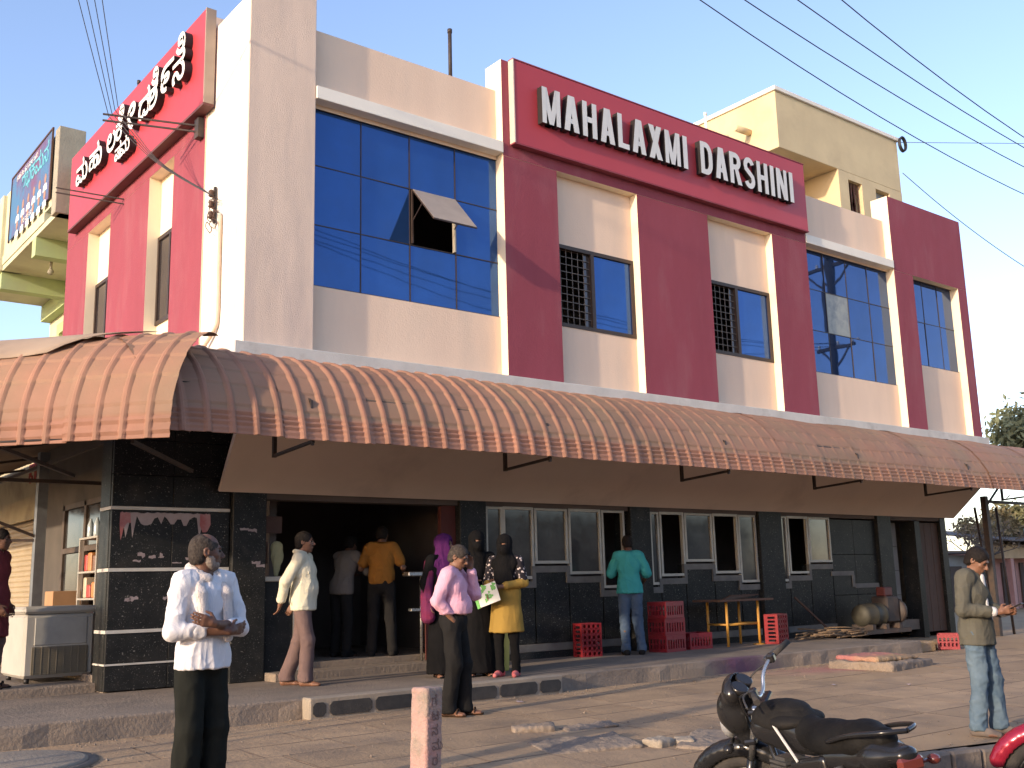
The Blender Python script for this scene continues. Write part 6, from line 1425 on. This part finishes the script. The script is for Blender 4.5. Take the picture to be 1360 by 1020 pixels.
def motorcycle(label, loc, heading, steer, paint, cover, accent, lean=-7):
    rt = root('motorcycle', label, 'motorcycle', loc, heading); rt.rotation_euler = (R(lean), 0, heading)
    def S(lo, hi, h=.010): return SDF(lo, hi, h)
    wheel(rt, -.60, 'rear_wheel')
    # --- steering assembly turned about its axis
    piv = Vector((.40, 0, .90)); ax = Vector((-.42, 0, .91)).normalized(); Rs = Matrix.Translation(piv) @ Matrix.Rotation(steer, 4, ax) @ Matrix.Translation(-piv)
    fk = bpy.data.objects.new('fork', None); COL.objects.link(fk); fk.parent = rt; fk.matrix_local = Rs
    def FB(mb, name, m): return mb.build(name, m, fk, local=True)
    for y in (.095, -.095):
        FB(MB().tube([(.68, y, .28), (.53, y, .60)], .028, 10), 'fork_leg', M_bkgl); FB(MB().tube([(.53, y, .60), (.39, y, .92)], .019, 10), 'fork_tube', M_chrome)
    FB(MB().box(.34, .44, -.13, .13, .885, .915, bev=.01), 'top_yoke', M_bkgl); FB(MB().box(.45, .53, -.13, .13, .70, .735, bev=.01), 'lower_yoke', M_bkgl)
    f = S((.3, -.12, .3), (1.05, .12, .72)); 
    for i in range(14):
        a0, a1 = R(25+i*9), R(25+(i+1)*9); f.cone((.66+.335*math.cos(a0), 0, .30+.335*math.sin(a0)), (.66+.335*math.cos(a1), 0, .30+.335*math.sin(a1)), .062, .062, .01)
    f.cone((.66+.29*math.cos(R(20)), 0, .30+.29*math.sin(R(20))), (.66+.29*math.cos(R(155)), 0, .30+.29*math.sin(R(155))), .01, .01, 0)
    for i in range(30):
        a = R(-10+i*7); f.ell((.66+.29*math.cos(a), 0, .30+.29*math.sin(a)), (.06, .052, .06), 0, None, 's')
    f.mesh('front_fender', paint, fk)
    f = S((.35, -.2, .55), (.80, .2, 1.12), .008); f.ell((.55, 0, .87), (.12, .125, .15), .02); f.ell((.51, 0, 1.01), (.075, .135, .09), .04); f.ell((.53, 0, .72), (.07, .08, .09), .03)
    f.ell((.43, 0, 1.045), (.09, .115, .075), 0, None, 's'); f.ell((.40, 0, .84), (.11, .11, .16), 0, None, 's'); f.mesh('headlamp_fairing', paint, fk)
    FB(MB().ball((.625, 0, .80), (.055, .095, .085), 14), 'headlamp', M_lens)
    for y in (.055, -.05): FB(MB().lathe([(.05, .0), (.056, .012), (.05, .022), (.0, .022)], (0, 0, 0), 18), 'dial_tmp', M_dial)
    for o in list(fk.children):
        if o.name.startswith('dial_tmp'): bpy.data.objects.remove(o)
    for y in (.052, -.052):
        mb = MB(); mb.lathe([(.052, -.02), (.054, .012), (.046, .014)], (0, 0, 0), 18); mb2 = MB().lathe([(.046, .010), (.0, .011)], (0, 0, 0), 18)
        Mr = Matrix.Translation((.46, y, 1.035)) @ Matrix.Rotation(R(-38), 4, 'Y')
        for q_, nm, mm in ((mb, 'instrument', M_bkgl), (mb2, 'dial', M_dial)):
            q_.v = [tuple(Mr @ Vector(v)) for v in q_.v]; FB(q_, nm, mm)
    bar_ = [(.36, 0, .955), (.36, .06, .965), (.35, .13, 1.03), (.31, .24, 1.075), (.24, .38, 1.085)]
    for sy in (1, -1):
        pts = smoothpath([(x, y*sy, z) for x, y, z in bar_], 5); FB(MB().tube(pts, .0125, 8), 'handlebar', M_chrome)
        FB(MB().tube([(.295, .265*sy, 1.079), (.235, .40*sy, 1.088)], .019, 10), 'grip', M_rub); FB(MB().box(.285, .335, min(.205*sy, .255*sy), max(.205*sy, .255*sy), 1.045, 1.10, bev=.01), 'switch_box', M_bkgl)
        FB(MB().tube(smoothpath([(.33, .20*sy, 1.075), (.365, .26*sy, 1.068), (.30, .41*sy, 1.066)], 4), .006, 6), 'lever', M_eng)
        FB(MB().tube([(.60, .09*sy, .74), (.60, .17*sy, .735)], .012, 8).ball((.60, .20*sy, .735), (.035, .04, .028), 10), 'indicator', M_tail if False else M_bkgl)
        FB(MB().tube(smoothpath([(.33, .20*sy, 1.06), (.45, .12*sy, 1.0), (.47, .06*sy, .80)], 5), .006, 5), 'cable', M_black)
    wheel(fk, .66, 'front_wheel')
    # --- tank with vinyl cover, seat and tail
    f = S((-.25, -.22, .55), (.45, .22, 1.0)); f.ell((.14, 0, .80), (.26, .15, .125), .03); f.ell((.22, 0, .79), (.16, .165, .11), .03); f.cone((-.12, 0, .76), (.1, 0, .78), .10, .13, .04); f.mesh('tank', paint, rt)
    if cover:
        f = S((-.25, -.22, .6), (.45, .22, 1.02)); f.ell((.13, 0, .83), (.245, .150, .115), .03); f.ell((.20, 0, .84), (.15, .155, .09), .02); f.cut((0, 0, -1), (0, 0, .80)); f.mesh('tank_cover', M_vinyl, rt, lambda v: .006*(1-np.abs(2*vnoise(v*np.array([16, 9, 16]), 4)-1)))
        f = S((-.2, -.22, .7), (.4, .22, 1.04)); f.ell((.10, 0, .895), (.165, .115, .055), .02); f.cut((0, 0, -1), (0, 0, .875)); f.mesh('cover_flap', M_vinyl, rt, lambda v: .004*(vnoise(v*30, 2)-.4))
        f = S((-.2, -.24, .65), (.4, .24, .95)); f.ell((.02, 0, .845), (.14, .165, .055), .02); f.mesh('cover_pocket', M_vinyl, rt)
    f = S((-.95, -.2, .62), (.05, .2, 1.0)); f.cone((-.08, 0, .775), (-.30, 0, .755), .095, .115, .04, 1.05); f.cone((-.30, 0, .755), (-.58, 0, .80), .115, .105, .05, 1.15); f.cone((-.58, 0, .80), (-.72, 0, .825), .095, .06, .04, 1.2); f.cone((-.05, 0, .80), (.0, 0, .84), .09, .06, .04); f.cut((0, 0, -1), (0, 0, .72)); f.mesh('seat', M_seat, rt, lambda v: .002*(vnoise(v*40, 4)-.5))
    f = S((-1.0, -.2, .5), (-.2, .2, .9)); f.cone((-.35, 0, .69), (-.70, 0, .74), .10, .085, .05, 1.3); f.cone((-.70, 0, .74), (-.86, 0, .765), .075, .045, .05, 1.5); f.mesh('tail_cowl', paint, rt)
    for sy in (1, -1):
        f = S((-.5, min(.0, .25*sy), .4), (.1, max(.0, .25*sy), .78)); f.box((-.22, .125*sy, .60), (.17, .025, .09), .03, .02, rotm(0, 0, R(12))); f.mesh('side_panel', paint, rt)
        MB().tube(smoothpath([(-.42, .135*sy, .80), (-.62, .145*sy, .855), (-.82, .115*sy, .885), (-.90, .0, .885)], 6), .013, 8).build('grab_rail', M_bkgl, rt, local=True)
        MB().bar((.03, .158*sy, .84), (-.14, .150*sy, .66), .008, .014).build('trim_strip', accent, rt, local=True)
        MB().tube([(-.62, .13*sy, .32), (-.48, .14*sy, .68)], .032, 10).build('shock', M_eng, rt, local=True)
        MB().tube([(-.80, .10*sy, .70), (-.80, .19*sy, .695)], .010, 8).ball((-.80, .215*sy, .695), (.035, .035, .026), 10).build('rear_indicator', M_tail, rt, local=True)
        MB().bar((-.10, .11*sy, .36), (-.62, .11*sy, .30), .035, .05).build('swing_arm', M_bkgl, rt, local=True)
        MB().tube([(.02, .12*sy, .33), (.02, .27*sy, .33)], .018, 8).build('foot_peg', M_rub, rt, local=True)
    MB().box(-.905, -.86, -.075, .075, .69, .76, bev=.015).build('tail_lamp', M_tail, rt, local=True)
    MB().bar((-.80, 0, .70), (-.98, 0, .42), .16, .012).build('rear_mudguard', M_bkgl, rt, local=True); MB().box(-.955, -.945, -.09, .09, .46, .56).build('number_plate', M_silver, rt, local=True)
    MB().box(-.12, .22, -.12, .12, .26, .46, bev=.04).build('engine', M_eng, rt, local=True); c_ = MB()
    for i in range(6): c_.box(.08, .24, -.09, .09, .465+i*.026, .480+i*.026)
    c_.box(.11, .21, -.07, .07, .46, .63).build('cylinder_fins', M_eng, rt, local=True)
    fr = MB(); fr.tube([(.40, 0, .84), (.28, 0, .5), (.2, 0, .28), (-.15, 0, .26)], .02, 8).tube([(.40, 0, .88), (-.1, 0, .70), (-.75, 0, .74)], .02, 8).tube([(-.15, 0, .30), (-.18, 0, .70)], .02, 8).build('frame', M_bkgl, rt, local=True)
    MB().tube(smoothpath([(.24, -.08, .50), (.34, -.12, .38), (.15, -.15, .24), (-.25, -.16, .26)], 6), .02, 10).tube([(-.25, -.165, .26), (-.82, -.18, .38)], [.04, .048], 12).build('exhaust', M_chrome, rt, local=True)
    MB().tube([(-.02, .12, .28), (-.06, .30, .01)], .011, 8).build('side_stand', M_bkgl, rt, local=True)
    return rt
motorcycle('black motorcycle with dusty vinyl tank cover parked in the foreground', (5.23, 3.88, ROADZ), R(72), R(42), M_bkgl, True, M_silver)
motorcycle('crimson motorcycle at the right edge, only its front showing', (7.42, 2.88, ROADZ), R(115), R(6), M_crim, False, M_silver)
# ------------------------------------------------------------------ overhead wires and the street pole
M_wire = mat('overhead_wire', (.05, .05, .055), None, 5, .6)
PX_, PY_ = 25.3, 6.7
for i, (y, z1, z2, lab) in enumerate(((7.18, 7.82, 7.10, 'lowest'), (6.86, 7.80, 7.30, 'second lowest'), (6.49, 7.79, 7.29, 'second highest'), (6.18, 7.78, 7.16, 'highest'))):
    xs_ = (8.58, 8.99, 9.47, 9.85)[i]; xe = (16.0, 15.4, 14.6, 14.0)[i]; ze = 7.75
    s1 = (z2-z1)/(xe-xs_); a2 = ((ze-z2)/(PX_-xe)-s1)/(PX_-xs_)
    pts = [(x, y, z1+s1*(x-xs_)+a2*(x-xs_)*(x-xe)) for x in np.linspace(-9, PX_, 40)]
    tag(MB().tube(pts, .007, 5).build('power_line', M_wire), '%s of the four street power lines crossing the sky at the right' % lab, 'wire', 'street power lines')
UP = root('utility_pole', 'concrete utility pole with cross arms mirrored in the right blue window', 'pole', (PX_, PY_, 0))
MB().tube([(PX_, PY_, -.3), (PX_, PY_, 10.8)], [.18, .13], 10).build('shaft', mat('shade_darkened_concrete', (.07, .065, .06), None, 3, .9), UP)  # grey concrete coloured darker to stand for its unlit face
for z, d in ((10.1, 1.0), (7.7, .75)):
    MB().bar((PX_, PY_-d, z), (PX_, PY_+d, z), .09, .09).build('cross_arm', M_steel, UP)
    for s_ in (-1, 1): MB().bar((PX_, PY_+s_*d*.8, z), (PX_, PY_, z-.7), .05, .05).build('arm_brace', M_steel, UP)
    for k in range(4): MB().lathe([(.02, 0), (.05, .03), (.03, .06), (.05, .09), (.02, .13)], (PX_, PY_-d*.9+k*d*.6, z+.045), 10).build('insulator', M_white, UP)
MB().bar((PX_, PY_, 10.1), (PX_-.9, PY_+.3, 11.3), .07, .07).build('top_stay', M_steel, UP); MB().bar((PX_, PY_, 10.1), (PX_+.9, PY_-.3, 11.3), .07, .07).build('top_stay', M_steel, UP)
tag(MB().tube([(22.62, 12.95, 11.75), (28.0, 11.5, 12.55), (40.0, 8.2, 14.2)], .008, 5).build('cross_wire', M_wire), 'thin wire rising from the roof tower to the right', 'wire')
pts = [(22.6+.0+k*.9, 12.95-.25*k, 10.95-.62*k+.028*k*k) for k in range(10)]
tag(MB().tube(smoothpath(pts, 3), .010, 5).build('slack_wire', M_wire), 'slack pale wire drooping from the roof tower to the right', 'wire')
# service wires on the left wall
WB = root('wall_bracket', 'rod bracket carrying service wires below the Kannada sign', 'bracket', (5.1, 13.15, 7.55))
for dz in (0, .09): MB().bar((5.11, 13.15, 7.52+dz), (3.95, 13.75, 7.62+dz), .022, .022).build('rod', M_steel, WB)
MB().box(5.02, 5.11, 13.08, 13.22, 7.42, 7.70).build('plate', M_steel, WB)
WB2 = root('wall_bracket', 'small double rod bracket under the left end of the Kannada sign', 'bracket', (5.1, 16.4, 7.5))
for dz in (0, .08): MB().bar((5.11, 16.4, 7.5+dz), (4.15, 16.75, 7.60+dz), .018, .018).build('rod', M_steel, WB2)
tip = Vector((4.02, 13.72, 7.68)); rack = Vector((5.06, 12.62, 6.35))
rr = random.Random(1)
for k in range(4):
    a_ = tip+Vector((.02*k, -.06*k, .03*k)); far_ = Vector((1.75+.12*k, 9.75-.12*k, 9.75+.05*k)); mid = (a_+far_)/2+Vector((0, 0, -.12)); b_ = rack+Vector((-.03, .10*k-.15, .06*k)); m2 = (a_+b_)/2+Vector((-.06, 0, -.10-.02*k))
    tag(MB().tube(smoothpath([tuple(far_+(far_-a_)*1.2), tuple(far_), tuple(mid), tuple(a_)], 5)+smoothpath([tuple(a_), tuple(m2), tuple(b_)], 5)[1:], .0055, 5).build('service_wire', M_wire), ('first', 'second', 'third', 'fourth')[k]+' from the wall of four service wires at the Kannada sign', 'wire', 'service wires on the left')
CLP = root('insulator_rack', 'tangle of looped wire and insulators on the white side wall', 'insulator', tuple(rack))
MB().bar((5.10, 12.62, 6.05), (5.10, 12.62, 6.55), .04, .03).build('rack_bar', M_steel, CLP)
for k in range(3): MB().lathe([(.02, -.05), (.04, -.03), (.025, 0), (.04, .03), (.02, .05)], (5.05, 12.62, 6.15+k*.15), 10).build('insulator', M_wood, CLP)
for k in range(7):
    c = Vector((5.07, 12.62+rr.uniform(-.12, .12), 6.2+rr.uniform(-.2, .15))); r1, r2 = rr.uniform(.06, .13), rr.uniform(.05, .12)
    MB().tube([tuple(c+Vector((-.02+.01*math.sin(3*a), r1*math.cos(a), r2*math.sin(a+.3*k)))) for a in [2*math.pi*i/16 for i in range(17)]], .006, 5).build('wire_loop', M_wood, CLP)
PP = tag(MB().tube(smoothpath([(5.10, 12.42, 6.1), (5.10, 12.42, 5.4), (5.10, 12.42, 4.75), (5.09, 12.50, 4.58), (5.07, 12.75, 4.42)], 6), .028, 8).build('conduit_pipe', mat('old_cream_pipe', (.62, .48, .36), None, 5, .7)), 'cream conduit pipe running down the white side wall', 'pipe')

# ------------------------------------------------------------------ far right: kiosks, covered heap, trees
M_farc = mat('kiosk_cream', (.55, .38, .22), None, 3, .8); M_farp = mat('kiosk_pink', (.55, .30, .26), None, 3, .8); M_rust = mat('rusty_tin', (.16, .13, .12), (.11, .09, .085), 2, .8)
K1 = root('kiosk', 'far roadside kiosk with a cream fascia and tin roof at the right edge', 'kiosk', (41.5, 20.3, 0))
mb = MB(); mb.box(38.5, 45, 20.2, 23.5, 0, 2.1).build('wall', M_farp, K1); MB().box(38.4, 45.1, 19.6, 20.15, 1.85, 2.35).build('fascia', M_farc, K1); mb = MB(); mb.add([(38.0, 19.0, 2.45), (45.5, 19.0, 2.45), (45.5, 24, 3.1), (38.0, 24, 3.1), (38.0, 19.0, 2.5), (45.5, 19.0, 2.5), (45.5, 24, 3.15), (38.0, 24, 3.15)], [(3, 2, 1, 0), (4, 5, 6, 7), (0, 1, 5, 4), (1, 2, 6, 5), (2, 3, 7, 6), (3, 0, 4, 7)]); mb.build('roof', M_rust, K1)
for x in (39.0, 40.4, 41.8, 43.2): MB().box(x, x+.22, 19.62, 19.84, 0, 1.85).build('pillar', M_farp, K1)
for x in (39.3, 40.7, 42.1): MB().box(x, x+1.0, 20.14, 20.2, .0, 1.7).build('opening', M_dark, K1)
K2 = root('kiosk', 'small white-walled shack left of the far kiosk', 'kiosk', (36.5, 20.5, 0)); MB().box(35.2, 37.9, 20.5, 23, 0, 2.0).build('wall', mat('dull_white_wash', (.42, .42, .40), None, 3, .9), K2); MB().box(34.9, 38.2, 20.0, 23.4, 2.05, 2.14).build('roof', M_rust, K2); MB().box(36.2, 37.0, 20.46, 20.5, .0, 1.6).build('door', M_dark, K2)
TS = root('shop_board', 'pale turquoise shop board with pink and blue lettering above the far kiosk', 'sign', (40.2, 19.3, 2.4))
MB().box(39.7, 41.1, 19.28, 19.34, 2.30, 2.95).build('panel', mat('turquoise_board', (.16, .45, .52), (.22, .50, .55), 3, .6), TS)
tfn = lambda u, v, t, dz=0.0: (u, 19.262+dz*.2+.015*t, v)
text_on(TS, 'lettering', 'ದನಬ', 40.25, 2.66, .30, tfn, mat('board_pink_ink', (.55, .10, .22), None, 4, .6)); text_on(TS, 'lettering', 'ಕಮರ', 40.3, 2.38, .24, tfn, mat('board_blue_ink', (.03, .10, .35), None, 4, .6))
for x in (39.75, 41.0): MB().bar((x, 19.36, 2.0), (x, 19.36, 2.9), .05, .05).build('stay', M_steel, TS)
f = SDF((18.8, 7.4, -.05), (23.2, 10.8, 2.1), .045); f.ell((20.6, 9.25, .55), (.38, .6, 1.15), .1); f.ell((20.85, 9.1, .5), (.5, .7, .8), .2); f.ell((21.5, 8.7, .25), (.9, .9, .55), .2)
HP = f.mesh('tarp_covered_heap', mat('dirty_brown_tarp', (.02, .016, .013), (.03, .024, .019), 2.5, .9, .4, 20), None, lambda v: .06*(1-np.abs(2*vnoise(v*np.array([4, 4, 2.2]), 3)-1))+.02*(vnoise(v*12, 4)-.5)); tag(HP, 'dark tarp-covered heap behind the young man in olive', 'covered heap')
# rods of the awning end seen against the sky
for k, (x, y, l) in enumerate(((22.75, 11.9, .25), (23.05, 11.7, .0))): tag(MB().tube([(x, y, -.05), (x-l, y+.1, 2.75)], .03, 8).build('prop_rod', M_steel), ('upright' if k else 'leaning')+' thin steel prop under the right end of the awning', 'rod')
def tree(label, base, H, spread, leafcol, leafn, leafsize, seed, trunk_r=.22, bark=(.16, .12, .09), levels=4, crown0=.35, group='trees beyond the right end', droop=0.0):
    rt = root('tree', label, 'tree', base, 0, group); rnd = random.Random(seed); segs = MB(); tips = []
    def grow(p, d, l, r, lv):
        pts = [p]; q = p; dd = d
        for i in range(3): dd = (dd+Vector((rnd.uniform(-.22, .22), rnd.uniform(-.22, .22), rnd.uniform(-.05, .12)))).normalized(); q = q+dd*l/3; pts.append(q)
        segs.tube([tuple(v) for v in pts], [r, r*.88, r*.76, r*.62], 7 if lv > 1 else 5)
        if lv <= 1: tips.extend(pts[1:])
        if lv == 0: return
        for k in range(rnd.choice((2, 3, 3)) if lv > 1 else 3):
            a = rnd.uniform(0, 6.28); t = rnd.uniform(.35, .8); nd = (dd+Vector((math.cos(a), math.sin(a), rnd.uniform(-.15, .25)-droop))*t*spread).normalized(); grow(pts[-1] if k < 2 else pts[2], nd, l*rnd.uniform(.62, .82), r*.58, lv-1)
    grow(Vector((0, 0, -.1)), Vector((rnd.uniform(-.05, .05), rnd.uniform(-.05, .05), 1)), H*crown0, trunk_r, levels)
    segs.build('trunk', mat('bark_%d' % seed, bark, None, 5, .95), rt, local=True)
    if leafn:
        vs = []; fs = []
        for i in range(leafn):
            t = rnd.choice(tips); c = t+Vector((rnd.gauss(0, .28), rnd.gauss(0, .28), rnd.gauss(0, .22)))*H/8; u = Vector((rnd.gauss(0, 1), rnd.gauss(0, 1), rnd.gauss(0, .8))).normalized(); v = u.cross(Vector((rnd.gauss(0, 1), rnd.gauss(0, 1), rnd.gauss(0, 1)))).normalized(); s_ = leafsize*rnd.uniform(.6, 1.3)
            b = len(vs); vs += [tuple(c-u*s_), tuple(c+v*s_*.38), tuple(c+u*s_), tuple(c-v*s_*.38)]; fs.append((b, b+1, b+2, b+3))
        mb = MB(); mb.add(vs, fs); o = mb.build('crown', leafcol, rt, local=True); o['kind'] = 'stuff'
    return rt
def leafm(name, c, c2): 
    M = mat(name, c, c2, .9, .7, spec=.2); N, L, p = nodes_of(M); p.inputs['Transmission Weight'].default_value = 0; return M
tree('tall airy eucalyptus with grey-green foliage above the awning end', (43.5, 20.8, 0), 10.2, 1.0, leafm('eucalyptus_leaf', (.15, .165, .085), (.21, .22, .125)), 9000, .17, 3, .22, (.30, .26, .21), 5, .26)
tree('leafless thorny tree with fine grey twigs behind the right post', (36.2, 19.6, 0), 5.2, 1.25, leafm('sparse_dry_leaf', (.15, .11, .07), (.2, .15, .1)), 500, .08, 11, .13, (.13, .105, .085), 5, .24)
tree('low brown-leaved tree behind the turquoise board', (41.8, 21.6, 0), 5.6, 1.2, leafm('dry_brown_leaf', (.26, .20, .11), (.2, .17, .09)), 5200, .13, 21, .16, (.14, .11, .08), 5, .24)
tree('bushy olive tree at the far right edge', (46.5, 21.5, 0), 6.5, 1.1, leafm('olive_leaf', (.16, .16, .08), (.21, .19, .1)), 5200, .15, 33, .18, (.14, .11, .08), 5, .24)
# ------------------------------------------------------------------ the other side of the street (mirrored in the glass) and an added, unseen shade canopy on the left
M_o1 = [mat('street_wash_%d' % i, c, None, 1.5, .9, .2, 20, dirt=tuple(k*.6 for k in c), dscale=.7) for i, c in enumerate(((.34, .28, .20), (.28, .30, .26), (.36, .26, .22), (.30, .27, .24), (.24, .24, .26)))]
x = -22.0; rr = random.Random(5)
for i in range(7):
    w = rr.uniform(7, 11); h = rr.uniform(4.2, 7.5); y1 = -13.5-rr.uniform(0, 1.5); m = M_o1[i % 5]
    o = root('street_house', ('first', 'second', 'third', 'fourth', 'fifth', 'sixth', 'seventh')[i]+' plain flat-roofed house across the road, counted from the left', 'house', (x+w/2, y1-4, ROADZ), 0, 'houses across the road')
    MB().box(x, x+w, y1-8, y1, ROADZ, h, bev=.03).build('wall', m, o); MB().box(x-.15, x+w+.15, y1-8.1, y1+.35, h+.002, h+.22).build('roof_slab', M_grey, o)
    for k in range(int(w//2.4)):
        xa = x+.7+k*2.4; MB().box(xa, xa+1.5, y1+.002, y1+.05, .1, 2.3).build('shopfront', M_dark if k % 2 else M_sh, o)
        if h > 5: MB().box(xa+.2, xa+1.2, y1+.002, y1+.05, 3.4, 4.6).build('window', M_dark, o)
    x += w+rr.uniform(.3, 1.2)
CN = root('added_shade_canopy', 'added out-of-view canvas canopy on four poles, placed to shade the platform', 'canopy', (.9, 10.6, 0))  # invented out of view, placed and sloped to block sun from platform and crates
cx0, cx1, cy0, cy1, cz = -.6, 1.55, 8.75, 12.5, 2.75
n = 10; vs = [(cx0+(cx1-cx0)*i/n, cy0+(cy1-cy0)*j/n, cz+.85*(1-i/n)-.05*math.sin(math.pi*j/n)) for j in range(n+1) for i in range(n+1)]
mb = MB(); N_ = len(vs); fs = [(j*(n+1)+i, j*(n+1)+i+1, (j+1)*(n+1)+i+1, (j+1)*(n+1)+i) for j in range(n) for i in range(n)]; mb.add(vs+[(a, b, c-.01) for a, b, c in vs], fs+[tuple(N_+k for k in reversed(f)) for f in fs], 0, True); mb.build('canvas', M_loose, CN)
for px_, py_ in ((cx0+.05, cy0+.05), (cx1-.05, cy0+.05), (cx0+.05, cy1-.05), (cx1-.05, cy1-.05)): MB().tube([(px_, py_, gz(py_)-.05), (px_, py_, cz+(.84 if px_ < 0 else .02))], .03, 8).build('pole', M_steel, CN)
